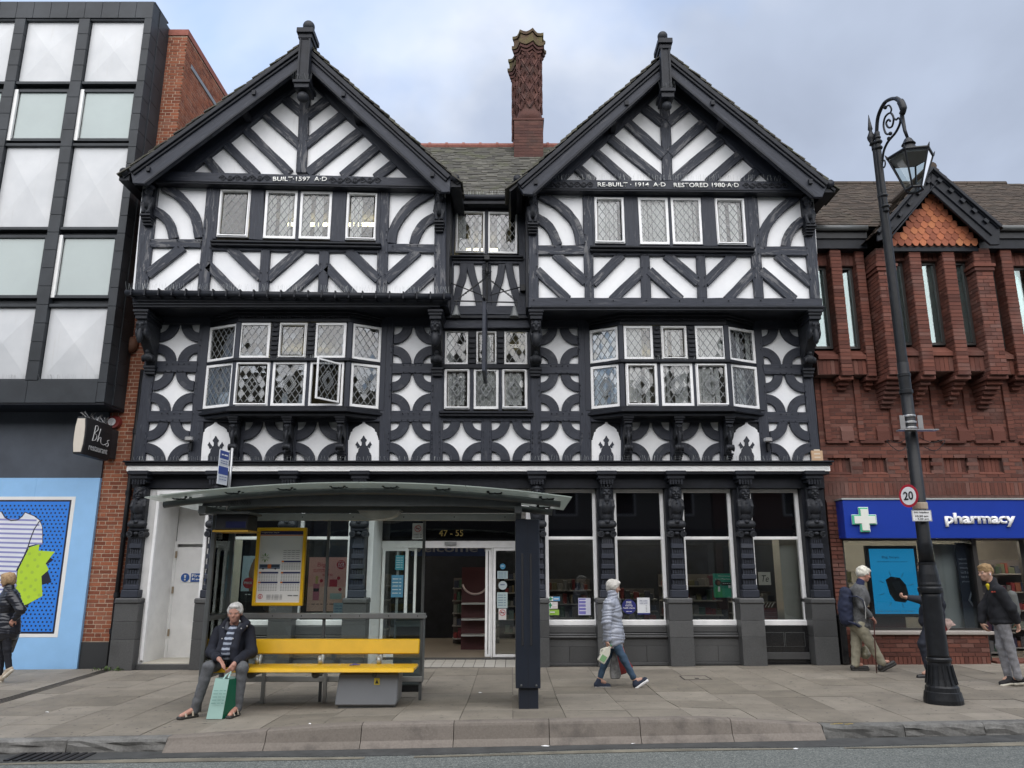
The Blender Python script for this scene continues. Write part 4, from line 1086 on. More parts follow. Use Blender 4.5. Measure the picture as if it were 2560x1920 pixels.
# --- main roof with slates and the chimney
YR,ZR,YE,ZE = 17.3,11.93,14.6,9.2
sl = Vector((0,YR - YE,ZR - ZE)); SL = sl.length; sl.normalize(); sn = Vector((0,-sl.z,sl.y))
xa,xb = -3.6,1.6
MB().add([(xa,YE - .12,ZE - .12),(xb,YE - .12,ZE - .12),(xb,YR,ZR),(xa,YR,ZR),(xa,YE - .12,ZE - .2),(xb,YE - .12,ZE - .2),(xb,YR,ZR - .1),(xa,YR,ZR - .1)],[(0,1,2,3),(7,6,5,4),(0,4,5,1),(1,5,6,2),(2,6,7,3),(3,7,4,0)]).build('roof',M['black'],bld)
MB().quad((XL,YR,ZR - .01),(XR,YR,ZR - .01),(XR,20.7,8.9),(XL,20.7,8.9)).build('roof',M['black'],bld)
cand = []
nr = 30; ex = SL / nr
for i in range(nr + 1):
 s0 = i * ex; x = xa + RND.uniform(-.2,0)
 while x < xb:
  w = RND.uniform(.11,.27)
  cand.append((x + w / 2,s0,w - .005)); x += w
def vis(c):
 zz = ZE + sl.z * c[1]; hw = (11.95 - zz)
 return -4.2 + hw - .1 < c[0] < 2.35 - hw + .1
cand = [c for c in cand if vis(c)]
cand.sort(key=lambda c: -c[2] / (16 + c[1]))
slate_me = {}
rest = MB()
def slate_box(mb,x,s,w,org=None):
 c = Vector((x,YE,ZE)) + sl * (s + ex * .42) + sn * (.018 + RND.uniform(-.003,.009))
 d = (sl - sn * (.07 + RND.uniform(-.02,.03))).normalized()
 mb.pbox(c,EX,d,EX.cross(d),w / 2,ex * .72 + RND.uniform(-.008,.014),.008)
for k,c in enumerate(cand):
 if k < 300:
  mb = MB(); slate_box(mb,*c); mb.build('slate',M['slate'],bld)
 else: slate_box(rest,*c)
rest.build('small_slates',M['slate'],bld,kind='stuff')
for k in range(11):
 x = -2.9 + k * .42
 kk = MB().tube([(x,YR,ZR + .03),(x + .40,YR,ZR + .03)],.085,10).build('ridge_tile',M['ridge'],bld)
 MB().tube([(x - .02,YR,ZR + .03),(x + .04,YR,ZR + .03)],.105,10).build('ridge_collar',M['ridge'],bld)
M['brick_ch'] = pieces('chimney brick',[(0,(0.07,0.034,0.03)),(0.5,(0.095,0.044,0.037)),(1,(0.115,0.055,0.044))],0.9,0.6,(0.05,0.042,0.036),2.2,0.6,40)
chx0,chx1 = .055,.75; chY = 16.62; zc0,zc1 = 11.0,12.27; cxm = (chx0 + chx1) / 2
ch = MB().box(chx0,chx1,chY,chY + .75,10.8,zc1).build('chimney',M['mortar_red'],bld)
mb = MB()
def brick_face(mb,O,U,V,N,w,h,bl=.225,bh=.068,j=.010,proud=.006,header=None):
 nv = int(h / (bh + j))
 for r in range(nv):
  z = (r + .5) * (bh + j); x = -(bl / 2) * (r % 2)
  while x < w:
   a,b = max(x,0),min(x + bl,w)
   if b - a > .03: mb.pbox(O + U * ((a + b) / 2) + V * z,U,V,N,(b - a) / 2,bh / 2,proud + RND.uniform(-.002,.002))
   x += bl + j
O = Vector((chx0,chY,11.12)); brick_face(mb,O,EX,EZ,Vector((0,-1,0)),chx1 - chx0,zc1 - 11.12)
brick_face(mb,Vector((chx0,chY + .75,11.12)),Vector((0,-1,0)),EZ,Vector((-1,0,0)),.75,zc1 - 11.12)
kid(ch,mb.build('brick',M['brick_ch'],ch,kind='stuff'))
M['brick_moss'] = pieces('mossy chimney brick',[(0,(0.075,0.05,0.036)),(1,(0.11,0.075,0.05))],0.95,0.8,(0.115,0.10,0.045),4.5,0.6,40,g0=.42)
for x,y in ((chx0 - .02,0),):
 kid(ch,MB().box(chx0 - .025,chx1 + .025,chY - .02,chY + .77,zc1,zc1 + .05).build('chimney_ledge',M['brick_ch'],ch))
kid(ch,MB().box(chx0 - .02,chx1 + .02,chY - .012,chY + .0,10.9,11.12).build('lead_flashing',flat('dull lead',(.20,.215,.235)),ch))
def shaft(cx,cy,zb,zt,r):
 n = 32
 s = MB().lathe([(r * 1.18,zb),(r * 1.18,zb + .18),(r * 1.08,zb + .30),(r,zb + .36),(r * .97,zt - .9),(r,zt)],cx,cy,n).build('chimney_shaft',M['brick_ch'],bld,smooth=True)
 mb = MB()
 for row in range(7):
  z = zb + .52 + row * .24
  for k in range(8):
   a0 = 2 * math.pi * (k + .5 * (row % 2)) / 8
   for sg in (1,-1):
    for q in (1,-1):
     P = []
     for t in (0,.5,1):
      a = a0 + q * .30 * (1 - t); zz = z + sg * .19 * t
      P.append((cx + (r + .022) * math.cos(a),cy + (r + .022) * math.sin(a),zz))
     mb.tube(P,.034,4)
 kid(s,mb.build('diaper_rib',M['brick_ch'],s,kind='stuff'))
 for k,(rr,z0,h,m_) in enumerate(((1.12,zt - .72,.07,'brick_ch'),(1.25,zt - .63,.07,'brick_ch'),(1.38,zt - .54,.07,'brick_ch'),(1.48,zt - .45,.09,'brick_moss'),(1.30,zt - .34,.16,'brick_moss'),(1.42,zt - .16,.08,'brick_moss'))):
  mb = MB(); N_ = 8; pts = []
  for i in range(N_ * 4):
   t = i / 4 % 1; a = 2 * math.pi * i / (N_ * 4) + .2
   ra = r * rr * (1.10 - .16 * math.sin(math.pi * t)); pts.append((cx + ra * math.cos(a),cy + ra * math.sin(a)))
  m = len(pts)
  dz = [.06 * (1 - math.sin(math.pi * (i / 4 % 1))) for i in range(m)]
  mb.add([(x,y,z0 + d) for (x,y),d in zip(pts,dz)] + [(x,y,z0 + h + d) for (x,y),d in zip(pts,dz)] + [(cx,cy,z0),(cx,cy,z0 + h)],
    [(i,(i + 1) % m,m + (i + 1) % m,m + i) for i in range(m)] + [(i,2 * m,(i + 1) % m) for i in range(m)] + [(m + i,m + (i + 1) % m,2 * m + 1) for i in range(m)])
  kid(s,mb.build('cap_course',M[m_],s))
 return s
shaft(cxm + .03,chY + .36,zc1 + .05,14.83,.275)
shaft(cxm - .09,chY + 1.0,zc1 - .3,14.65,.27)
MB().box(chx0 - .1,chx1 - .1,chY + .76,chY + 1.4,11.0,zc1 - .25).build('chimney',M['brick_ch'],bld)
REST_PANES.build('small_panes',M['pane'],bld,kind='stuff')
# --- carved corbels
def prism_yz(mb,poly,x0,x1):
 a = sum(poly[i][0] * poly[(i + 1) % len(poly)][1] - poly[(i + 1) % len(poly)][0] * poly[i][1] for i in range(len(poly)))
 if a < 0: poly = poly[::-1]
 n = len(poly)
 vs = [(x1,y,z) for y,z in poly] + [(x0,y,z) for y,z in poly]
 fs = [list(range(n)),list(range(2 * n - 1,n - 1,-1))]
 for i in range(n):
  j = (i + 1) % n; fs.append((i,i + n,j + n,j))
 return mb.add(vs,fs)
def carved_face(B,x,y,z,s,kind=0):
 """a carved head looking out along -y, s is half its height"""
 B.ell((x,y,z),(s * .72,s * .72,s))
 B.ell((x,y - s * .62,z + s * .33),(s * .55,s * .22,s * .16)); B.ell((x,y - s * .78,z - .02 * s),(s * .17,s * .28,s * .30))
 B.ell((x,y - s * .60,z - s * .48),(s * .34,s * .2,s * .11)); B.ell((x,y - s * .55,z - s * .78),(s * .28,s * .25,s * .2))
 for q in (-1,1):
  B.ell((x + q * s * .42,y - s * .52,z - s * .15),(s * .22,s * .22,s * .2))
  B.ell((x + q * s * .28,y - s * .70,z + s * .14),(s * .14,s * .1,s * .10),cut=True,k=.004)
  B.ell((x + q * s * .70,y,z),(s * .12,s * .18,s * .25))
 B.ell((x,y - s * .72,z - s * .60),(s * .26,s * .12,s * .05),cut=True,k=.004)
def corbel(xc,zt,zb,yf,yw,w,face=False,seed=0):
 H = zt - zb
 prof = [(yw,zt - .16 * H),(yf + .03,zt - .16 * H)]
 for i in range(13):
  t = i / 12; prof.append((yf + .05 + (yw - yf - .12) * (t ** 1.25) - .05 * math.sin(t * math.pi * 2),zt - (.18 + .66 * t) * H))
 prof += [(yw - .05,zb + .15 * H),(yw,zb + .15 * H)]
 root = prism_yz(MB(),prof,xc - w * .40,xc + w * .40).build('corbel',M['carved'],bld,bevel=.012)
 for k,(a,b,g,p) in enumerate(((0,.05,.62,.05),(.052,.095,.55,.025),(.097,.16,.48,.0))):
  kid(root,MB().box(xc - w * g,xc + w * g,yf - p,yw,zt - b * H,zt - a * H).build('corbel_capital',M['black'],root,bevel=.008))
 for k in range(3):
  kid(root,MB().box(xc - w * (.5 - .04 * k),xc + w * (.5 - .04 * k),yw - .13 + .025 * k,yw,zb + (.10 - .05 * k) * H,zb + (.145 - .05 * k) * H).build('corbel_step',M['black'],root,bevel=.006))
 B = Body(res=.013,k=.02)
 zf = zt - .27 * H; s = min(.115,.085 * H + .03); yy = yf + .06
 if face:
  carved_face(B,xc,yy,zf,s)
  B.ell((xc,yy + .05,zf - s * 2.1),(w * .40,.11,s * 1.4));
 else:
  B.ell((xc,yy + .02,zf),(w * .46,.09,s * .9))
  for q in (-1,1): B.ell((xc + q * w * .2,yy - .05,zf + s * .2),(w * .15,.05,s * .3)); B.ell((xc + q * w * .34,yy + .06,zf - s),(w * .16,.09,s))
  B.ell((xc,yy - .02,zf - s * 1.8),(w * .22,.07,s * 1.3))
 B.ell((xc,yw - .2,zb + .27 * H),(w * .42,.09,.06 * H + .02)); B.ell((xc,yw - .24,zb + .36 * H),(w * .2,.06,.035 * H + .015))
 for q in (-1,1):
  B.ell((xc + q * w * .40,yy + .12,zf - s * 1.2),(w * .10,.10,.11))
  B.ell((xc + q * w * .40,yw - .2,zb + .25 * H),(w * .10,.075,.07))
 kid(root,B.build('carved_figure',M['carved'],root))
 return root
def corbel_px(c,x,yt,yb,Y0,yf,yw,w,**k):
 a,b = at(c,x[0],yt,yf),at(c,x[1],yb,yw)
 return corbel((a.x + b.x) / 2 if abs(a.x - b.x) < .25 else a.x,a.z,b.z,yf,yw,w,**k)
zJ = at(cJ,1000,938,G0).z - .02
def big(x,zb,**k): corbel(x,zJ,zb,G0 + .02,F0 - .02,.24,**k)
zc_l = at(cH,135,475,F0 - .06).z
big(XL + .16,zc_l); big(at(cH,2085,480,F0 - .06).x,at(cH,2085,488,F0 - .06).z,face=True)
big(at(cK,110,515,F0 - .06).x,at(cK,110,515,F0 - .06).z,face=True); big(XR - .18,at(cK,2045,520,F0 - .06).z)
for c,xs,yt,yb,zs in ((cH,((708,728),(1072,1085),(1430,1438)),735,1042,bL),(cK,((768,758),(1128,1115),(1487,1478)),770,1104,bR)):
 for xa_,xb_ in xs:
  corbel(at(c,xa_,yt,BAY).x,zs[4] - .19,at(c,xb_,yb,F0 - .06).z,BAY + .03,F0 - .02,.165)
def eaves_figure(c,x,yt,ym,yb,face):
 p,q,r = at(c,x,yt,G0 - .1),at(c,x,ym,G0 - .1),at(c,x,yb,G0 - .1)
 xc = q.x; root = MB().box(xc - .07,xc + .07,G0 - .06,G0 + .05,q.z - .02,p.z + .25).build('eaves_bracket',M['black'],bld)
 B = Body(res=.012,k=.02); H = p.z - q.z
 carved_face(B,xc,G0 - .16,p.z - .11,.095)
 B.ell((xc,G0 - .12,p.z + .0),(.09,.1,.05))
 B.ell((xc,G0 - .13,q.z + H * .46),(.085,.11,H * .26)); B.ell((xc,G0 - .17,q.z + H * .55),(.06,.08,H * .13))
 for s in (-1,1):
  B.chain([(xc + s * .075,G0 - .13,q.z + H * .58),(xc + s * .085,G0 - .19,q.z + H * .35),(xc + s * .05,G0 - .2,q.z + H * .1)],[.04,.034,.03])
  B.ell((xc + s * .05,G0 - .2,q.z + .03),(.04,.06,.03))
 B.chain([(xc,G0 - .08,q.z + H * .3),(xc,G0 - .08,q.z + .02)],[.05,.06])
 kid(root,B.build('carved_beast',M['carved'],root))
 for k in range(4):
  h = (q.z - r.z) / 4
  kid(root,MB().box(xc - .105 + .008 * k,xc + .105 - .008 * k,G0 - .23 + .045 * k,G0 + .02,q.z - h * (k + 1) + .006,q.z - h * k).build('corbel_step',M['black'],root,bevel=.005))
eaves_figure(cB,180,1218,1400,1458,0); eaves_figure(cB,2070,1258,1445,1500,1); eaves_figure(cD,160,1148,1330,1384,1); eaves_figure(cD,1950,1162,1342,1394,1)
# --- ground floor: carved pilasters on granite blocks
zP = lambda y: at(cP,1015,y,14.62).z
PX_ = [-7.01,-5.56,-4.20,-2.86,0.47,1.777,3.077,4.378,5.68]
YP = 14.70
def pilaster(xc,hat):
 zs0,zs1 = zP(870),zP(515)
 root = MB().box(xc - .10,xc + .10,YP - .04,YP + .3,zs0,zP(160)).build('pilaster',M['carved'],bld,bevel=.008)
 K = lambda o: kid(root,o)
 K(MB().box(xc - .19,xc + .19,YP - .30,YP + .35,zP(82),zP(54)).build('capital',M['black'],root,bevel=.01))
 K(MB().box(xc - .165,xc + .165,YP - .26,YP + .35,zP(110),zP(84)).build('capital',M['black'],root,bevel=.01))
 K(MB().box(xc - .135,xc + .135,YP - .22,YP + .35,zP(132),zP(112)).build('capital',M['black'],root,bevel=.008))
 mb = MB()
 for k in range(5): mb.box(xc - .12 + .052 * k,xc - .085 + .052 * k,YP - .245,YP - .22,zP(146),zP(112))
 K(mb.build('dentil',M['black'],root,kind='stuff'))
 B = Body(res=.009,k=.012)
 zh = (zP(150) + zP(248)) / 2; s = (zP(150) - zP(248)) / 2 * .92; y = YP - .13
 carved_face(B,xc,y,zh - .01,s)
 if hat == 0: B.ell((xc,y + .01,zh + s * .72),(s * .86,s * .86,s * .28)); B.ell((xc,y,zh + s * .98),(s * .8,s * .8,s * .2))
 elif hat == 1:
  for a in range(9): B.ell((xc + s * .75 * math.cos(a * .7),y + s * .75 * math.sin(a * .7),zh + s * .95),(s * .14,s * .14,s * .28))
  B.ell((xc,y,zh + s * .66),(s * .8,s * .8,s * .18)); B.ell((xc,y - s * .55,zh - s * 1.0),(s * .4,s * .3,s * .55))
 elif hat == 2:
  B.ell((xc,y + .02,zh + s * .55),(s * .88,s * .9,s * .5))
  for q in (-1,1): B.ell((xc + q * s * .72,y + .02,zh - s * .2),(s * .28,s * .4,s * .8))
 else:
  B.ell((xc,y,zh + s * .6),(s * .92,s * .92,s * .26)); B.ell((xc,y,zh + s * .85),(s * .7,s * .7,s * .3))
 za,zb = zP(250),zP(385)
 B.ell((xc,YP - .07,za - (za - zb) * .34),(.125,.15,(za - zb) * .46)); B.ell((xc,YP - .04,zb + (za - zb) * .2),(.10,.11,(za - zb) * .34))
 B.cap((xc - .10,YP - .10,za - .02),(xc + .10,YP - .10,za - .02),.05,.05)
 for q in (-1,1):
  B.chain([(xc + q * .115,YP - .12,za - .03),(xc + q * .125,YP - .15,za - .12),(xc + q * .10,YP - .08,zb + .02)],[.03,.026,.022])
 for k in range(4): B.ell((xc,YP - .20 + .025 * k,za - .06 - .06 * k),(.022,.03,.024))
 zr = (zP(388) + zP(445)) / 2
 B.cap((xc - .105,YP - .09,zr),(xc + .105,YP - .09,zr),.075,.075); B.ell((xc,YP - .15,zr + .04),(.045,.05,.035))
 K(B.build('carved_bust',M['carved'],root))
 zv = (zP(450) + zP(510)) / 2
 K(MB().box(xc - .15,xc + .15,YP - .12,YP + .1,zP(462),zP(447)).build('capital',M['black'],root,bevel=.006))
 for q in (-1,1):
  mb = MB(); mb.tube([(xc + q * .115,YP - .13,zv - .01),(xc + q * .115,YP + .08,zv - .01)],.058,14)
  P = [(xc + q * .115 + .045 * (1 - t * .09) * math.cos(t),YP - .135,zv - .01 + .045 * (1 - t * .09) * math.sin(t)) for t in [i * .5 for i in range(20)]]
  mb.tube(P,.009,4)
  K(mb.build('volute',M['carved'],root,smooth=False))
 K(MB().ball((xc,YP - .10,zv),.05,.04,.035).build('carved_rosette',M['carved'],root,smooth=True))
 z = zs1; n = 5; hh = (zs1 - zs0) / n
 for k in range(n):
  w = .112 + .006 * k
  if k < n - 1 or True:
   K(MB().box(xc - w,xc + w,YP - .085,YP - .0,z - hh * .98,z - hh * .50).build('shaft_block',M['timber2'],root,bevel=.01))
  mb = MB()
  for f in range(5): mb.box(xc - w * .8 + f * w * .36,xc - w * .8 + f * w * .36 + w * .17,YP - .058,YP - .03,z - hh * .47,z - hh * .05)
  K(mb.build('shaft_flute',M['timber2'],root,kind='stuff'))
  z -= hh
 K(MB().box(xc - .155,xc + .155,YP - .12,YP + .1,zP(925),zs0).build('plinth',M['timber2'],root,bevel=.012))
 gx = xc - .01
 zt,zm = zP(925),zP(965)
 g0 = ground(xc,14.6)
 K(MB().box(gx - .225,gx + .225,YP - .16,YP + .35,zm,zt - .004).build('granite_cap',M['granite'],root,bevel=.02))
 zz = zm; hs = [(zm - g0) * q for q in (.27,.27,.46)]
 for h in hs:
  K(MB().box(gx - .215,gx + .215,YP - .14,YP + .35,zz - h,zz - .004).build('granite_block',M['granite'],root,bevel=.004)); zz -= h
hats = [2,0,3,0,3,1,2,0,3]
for x,h in zip(PX_,hats): pilaster(x,h)
zb0,zb1 = at(cP,1000,50,14.5).z,at(cP,1000,10,14.5).z
MB().box(XL - .02,XR + .03,14.5,14.8,zb0,zb1).build('frieze',M['white_old'],bld,bevel=.004)
mb = MB()
for k in range(62):
 x = XL + .12 + k * (XR - XL - .2) / 61; zc = (zb0 + zb1) / 2 - .02
 mb.tube([(x + .075 * math.cos(a),14.5,zc + .045 * math.sin(a)) for a in [math.pi * i / 8 for i in range(9)]],.006,4)
 mb.tube([(x + .035 * math.cos(a),14.5,zc + .02 * math.sin(a)) for a in [math.pi * i / 6 for i in range(7)]],.006,4)
mb.build('frieze_relief',M['white_old'],bld,kind='stuff')
MB().box(XL - .05,XR + .06,14.46,14.85,zb1 + .002,zb1 + .05).build('moulding',M['black'],bld,bevel=.01)
MB().box(XL - .08,XR + .09,14.42,14.85,zb1 + .052,zb1 + .085).build('moulding',M['black'],bld,bevel=.01)
MB().box(XL - .02,XR + .02,14.53,15.0,zb0 - .05,zb0 - .002).build('moulding',M['black'],bld,bevel=.008)
MB().box(XL + .02,XR - .02,14.72,15.02,3.22,zb0 - .052).build('lintel_board',M['black'],bld)
ZW1,ZTR,ZW0 = 3.22,2.29,.71
YW = 14.98
def shop_window(x0,x1,z0=ZW0,ztr=ZTR,ztop=ZW1):
 mb = MB(); w,h = x1 - x0,ztop - z0
 ring(mb,Vector((x0,YW - .06,z0)),EX,EZ,Vector((0,-1,0)),w,h,.07,-.12,0.0)
 win = mb.build('shop_window',M['white'],bld,bevel=.01)
 kid(win,MB().box(x0 + .068,x1 - .068,YW - .045,YW + .04,ztr - .03,ztr + .03).build('transom',M['white'],win,bevel=.008))
 kid(win,MB().box(x0 - .03,x1 + .03,YW - .12,YW + .02,z0 - .012,z0 + .09).build('sill',M['white'],win,bevel=.012))
 kid(win,MB().box(x0 + .068,x1 - .068,YW,YW + .008,z0 + .09,ztr - .03).build('lower_pane',M['shopglass'],win))
 kid(win,MB().box(x0 + .068,x1 - .068,YW,YW + .008,ztr + .03,ztop - .07).build('upper_pane',M['blackglass'],win))
 return win
def stall(x0,x1):
 g = ground((x0 + x1) / 2,14.8); y = 14.80
 zz = [(g - .0,g + .05,.0,1),(g + .0515,g + .33,.03,2),(g + .3315,g + .47,.03,1)]
 for a,b,dy,n in zz:
  x = x0
  for k in range(n):
   w = (x1 - x0) / n * (RND.uniform(.85,1.15) if k < n - 1 else 1); e = min(x + w,x1) if k < n - 1 else x1
   MB().box(x + .0015,e - .0015,y + dy - .03,y + .25,a,b).build('granite_block',M['granite'],bld,bevel=.004); x = e
 for a,b,dy in ((g + .472,g + .52,-.05),(g + .522,g + .555,-.02),(g + .557,ZW0 - .013,.02)):
  MB().box(x0,x1,y + dy,y + .25,a,b).build('granite_moulding',M['granite'],bld,bevel=.015)
for i in (1,2,4,5,6,7):
 a,b = PX_[i] + .155,PX_[i + 1] - .165
 if i == 2: b = PX_[3] - .19
 shop_window(a,b)
 MB().box(PX_[i] + .10,a,YP + .05,15.05,.5,3.3).build('jamb_board',M['black'],bld); MB().box(b,PX_[i + 1] - .10,YP + .05,15.05,.5,3.3).build('jamb_board',M['black'],bld)
 if i != 7: stall(PX_[i] + .20,PX_[i + 1] - .22)
a,b = PX_[7] + .205,PX_[8] - .235; g = ground(5,14.8)
MB().box(a,b,14.84,15.0,g + .2,ZW0 - .013).build('stall_panel',M['granite_black'],bld)
MB().box(a,b,14.80,15.0,g + .08,g + .2).build('granite_block',M['granite'],bld,bevel=.004)
MB().box(a,b,14.82,15.0,g - .05,g + .075).build('vent_slot',M['granite_black'],bld)
for k in (0,1):
 mb = MB(); w = (b - a - .14) / 2; x = a + .06 + k * (w + .02)
 ring(mb,Vector((x,14.838,g + .30)),EX,EZ,Vector((0,-1,0)),w,.25,.008,-.01,.002); mb.build('vent_frame',M['grey_metal'],bld)
 MB().box(x + .01,x + w - .01,14.832,14.839,g + .31,g + .54).build('vent_grille',M['granite_black'],bld)
gx = ground(-6.3,14.8)
MB().box(-6.98,-6.72,14.78,15.7,0,3.1).build('recess_wall',M['white_old'],bld)
MB().box(-5.62,-5.5,14.9,15.7,0,3.1).build('recess_wall',M['white_old'],bld)
MB().box(-6.72,-5.62,15.72,15.8,2.22,3.1).build('recess_wall',M['white_old'],bld)
MB().box(-6.98,-5.5,14.78,15.8,3.1,3.2).build('recess_ceiling',M['white_old'],bld)
MB().box(-6.76,-6.70,14.72,14.80,.1,3.16).build('recess_frame',M['white'],bld,bevel=.01)
MB().box(-5.80,-5.73,14.72,14.80,.1,3.16).build('recess_frame',M['white'],bld,bevel=.01)
MB().box(-6.76,-5.73,14.722,14.80,3.10,3.17).build('recess_frame',M['white'],bld,bevel=.01)
MB().box(-6.80,-5.45,14.70,15.72,gx - .05,gx + .085).build('granite_step',M['granite'],bld,bevel=.006)
mb = MB()
MB().box(-6.72,-5.62,14.75,15.70,gx + .087,gx + .10).build('step_tile',flat('cream floor tile',(.5,.47,.40)),bld)
dr = MB().box(-6.70,-5.66,15.68,15.73,gx + .14,2.14).build('fire_door',M['white_old'],bld,bevel=.006)
mb = MB(); ring(mb,Vector((-6.72,15.66,gx + .09)),EX,EZ,Vector((0,-1,0)),1.12,2.16 - gx,.05,-.06,.0); kid(dr,mb.build('door_frame',M['white_old'],dr))
for z in (.45,1.25,1.93): kid(dr,MB().box(-6.685,-6.655,15.63,15.66,z,z + .13).build('hinge',flat('rusty hinge',(.28,.22,.15)),dr))
kid(dr,MB().box(-6.18,-5.85,15.69,15.72,2.42,2.58).build('vent_cover',M['white_old'],dr,bevel=.01))
bs = flat('sign blue',(.02,.09,.32));
p = at(cM,1010,618,15.67); q = at(cM,1066,565,15.67)
sg = MB().box(p.x,p.x + .72,15.668,15.676,p.z,q.z).build('fire_exit_sign',M['white'],None)
tag(sg,'blue and white keep clear notice on the white fire door','sign')
hh = q.z - p.z
sgp = MB().box(p.x + hh + .02,p.x + .71,15.660,15.6675,p.z + .01,q.z - .01).build('sign_field',bs,sg)
mb = MB(); mb.tube([(p.x + hh / 2,15.6675,p.z + hh / 2),(p.x + hh / 2,15.659,p.z + hh / 2)],hh * .46,24); mb.build('sign_disc',bs,sg)
mb = MB(); mb.tube([(p.x + hh / 2,15.657,p.z + hh * .78),(p.x + hh / 2,15.657,p.z + hh * .42)],[.022,.012],8); mb.ball((p.x + hh / 2,15.657,p.z + hh * .26),.016); mb.build('exclamation_mark',M['white'],sg,kind='stuff')
text('sign_lettering','Fire exit',(p.x + hh + .04,15.659,p.z + hh * .55),EX,EZ,.42,hh * .3,M['white'],sg,embolden=.02,depth=.002)
text('sign_lettering','Keep clear',(p.x + hh + .05,15.659,p.z + hh * .15),EX,EZ,.50,hh * .3,M['white'],sg,embolden=.02,depth=.002)
MB().box(-6.72,-5.5,15.8,15.9,0,3.3).build('recess_wall',M['white_old'],bld)
MB().box(-5.5,-5.42,15.06,15.8,0,3.4).build('recess_wall',M['white_old'],bld)
# --- shop entrance
YD = 15.95
ex0,ex1 = PX_[3] + .22,PX_[4] - .20
MB().box(ex0 - .1,ex0,14.95,YD + .1,0,3.3).build('entrance_wall',M['white'],bld); MB().box(ex1,ex1 + .1,14.95,YD + .1,0,3.3).build('entrance_wall',M['white'],bld)
MB().box(ex0,ex1,14.95,YD + .1,2.80,3.3).build('entrance_ceiling',M['white'],bld)
def entrance_bar(x0,x1,z0,z1,d=.0,n='door_frame'): return MB().box(x0,x1,YD - .05 + d,YD + .06,z0,z1).build(n,M['white'],bld,bevel=.008)
xo = lambda x,y=700: at(cO,x,y,YD).x
z_h0,z_h1 = 2.13,2.27
entrance_bar(ex0,ex1,z_h0,z_h1); entrance_bar(ex0,ex1,2.72,2.80,.002)
MB().box(ex0,ex1,YD,YD + .02,z_h1,2.72).build('fanlight',M['blackglass'],bld)
text('gilt_number','47 - 55',at(cO,512,415,YD - .004),EX,EZ,at(cO,668,400,YD).x - at(cO,512,400,YD).x,at(cO,600,376,YD).z - at(cO,600,415,YD).z,M['gold'],bld,depth=.002)
MB().box(xo(552,460),xo(627,460),YD - .1,YD - .05,z_h1 - .085,z_h1 - .02).build('door_sensor',M['steel'],bld)
def leaf(x0,x1,z0=.03,z1=z_h0,d=0.0,fw=.06):
 mb = MB(); ring(mb,Vector((x0,YD - .03 + d,z0)),EX,EZ,Vector((0,-1,0)),x1 - x0,z1 - z0,fw,-.05,0.0)
 w = mb.build('glass_door',M['white'],bld,bevel=.006)
 kid(w,MB().box(x0 + fw,x1 - fw,YD - .01 + d,YD - .004 + d,z0 + fw,z1 - fw).build('door_glass',M['shopglass'],w))
leaf(ex0 + .02,xo(310)); leaf(xo(322) - .28,xo(362),d=.06,fw=.05); leaf(xo(812),xo(850),d=.06,fw=.05); leaf(xo(862),ex1 - .02,fw=.055)
entrance_bar(xo(848) + .01,xo(860),.02,z_h0,-.004)
fl = flat('shop floor tile',(.22,.19,.155),.35)
MB().box(ex0,ex1,15.75,YD + .02,-.02,.022).build('door_mat',flat('dark mat',(.045,.045,.045),.9),bld)
tl = flat('pale entrance tile',(.42,.40,.36),.45)
MB().box(ex0,ex1,14.60,15.75,-.1,.0).build('tile_bed',M['joint_dark'],bld)
tile_me = None; n_ = 0
for i in range(15):
 for j in range(9):
  w = (ex1 - ex0) / 15; x = ex0 + i * w; y = 14.62 + j * .125
  mb = MB().box(x + .006,x + w - .006,y + .005,y + .12,-.05,.008 + RND.uniform(-.001,.001)); mb.build('entrance_tile',tl,bld)
# --- inside the shop
M['shop_in'] = simple('shop wall',(.20,.185,.16),.8,var=.15,scale=1)
sx0,sx1 = -5.4,XR - .25
mb = MB(); mb.box(sx0,sx1,21.5,21.6,0,3.4); mb.build('shop_back_wall',M['shop_in'],bld)
MB().box(sx0,sx1,YD,21.5,-.05,.0).build('shop_floor',fl,bld); MB().box(sx0,ex0 - .1,15.05,YD,-.05,.001).build('shop_floor',fl,bld); MB().box(ex1 + .1,sx1,15.05,YD,-.05,.001).build('shop_floor',fl,bld)
MB().box(sx0,sx1,15.06,21.5,3.3,3.36).build('shop_ceiling',flat('shop ceiling',(.35,.34,.32),.8),bld)
tl_ = simple('shop strip light',(.9,.88,.8),.4,var=0,emit=((1.0,.90,.74),7.0))
for y in (16.6,18.4,20.2):
 for x in (-5.2,-3.9,.75,2.2,3.6,4.6): MB().box(x,x + 1.1,y,y + .08,3.22,3.28).build('strip_light',tl_,bld)
M['goods'] = pieces('packaged goods',[(0,(.03,.03,.04)),(.25,(.20,.19,.18)),(.45,(.02,.03,.06)),(.6,(.20,.03,.03)),(.75,(.14,.11,.06)),(.9,(.03,.09,.07)),(1,(.25,.24,.22))],.5,0,bmp=0)
def gondola(x,y,w,h=1.5,first=False,label=''):
 t = thing('display_shelf',(x,y,0),label,'shelf','shelves inside the shop')
 MB().box(x - w / 2,x + w / 2,y + .2,y + .24,0,h).build('back_panel',flat('dark shelf board',(.10,.09,.085)),t)
 gm = MB()
 for k in range(5):
  z = .12 + k * (h - .2) / 4.6
  MB().box(x - w / 2,x + w / 2,y - .15,y + .2,z,z + .025).build('shelf_board',flat('grey shelf board',(.20,.19,.18)),t)
  xx = x - w / 2 + .03
  while xx < x + w / 2 - .1:
   bw,bh = RND.uniform(.05,.13),RND.uniform(.09,.22)
   gm.box(xx,xx + bw,y - .08,y + .08,z + .026,z + .026 + bh); xx += bw + .012
 gm.build('goods',M['goods'],t,kind='stuff')
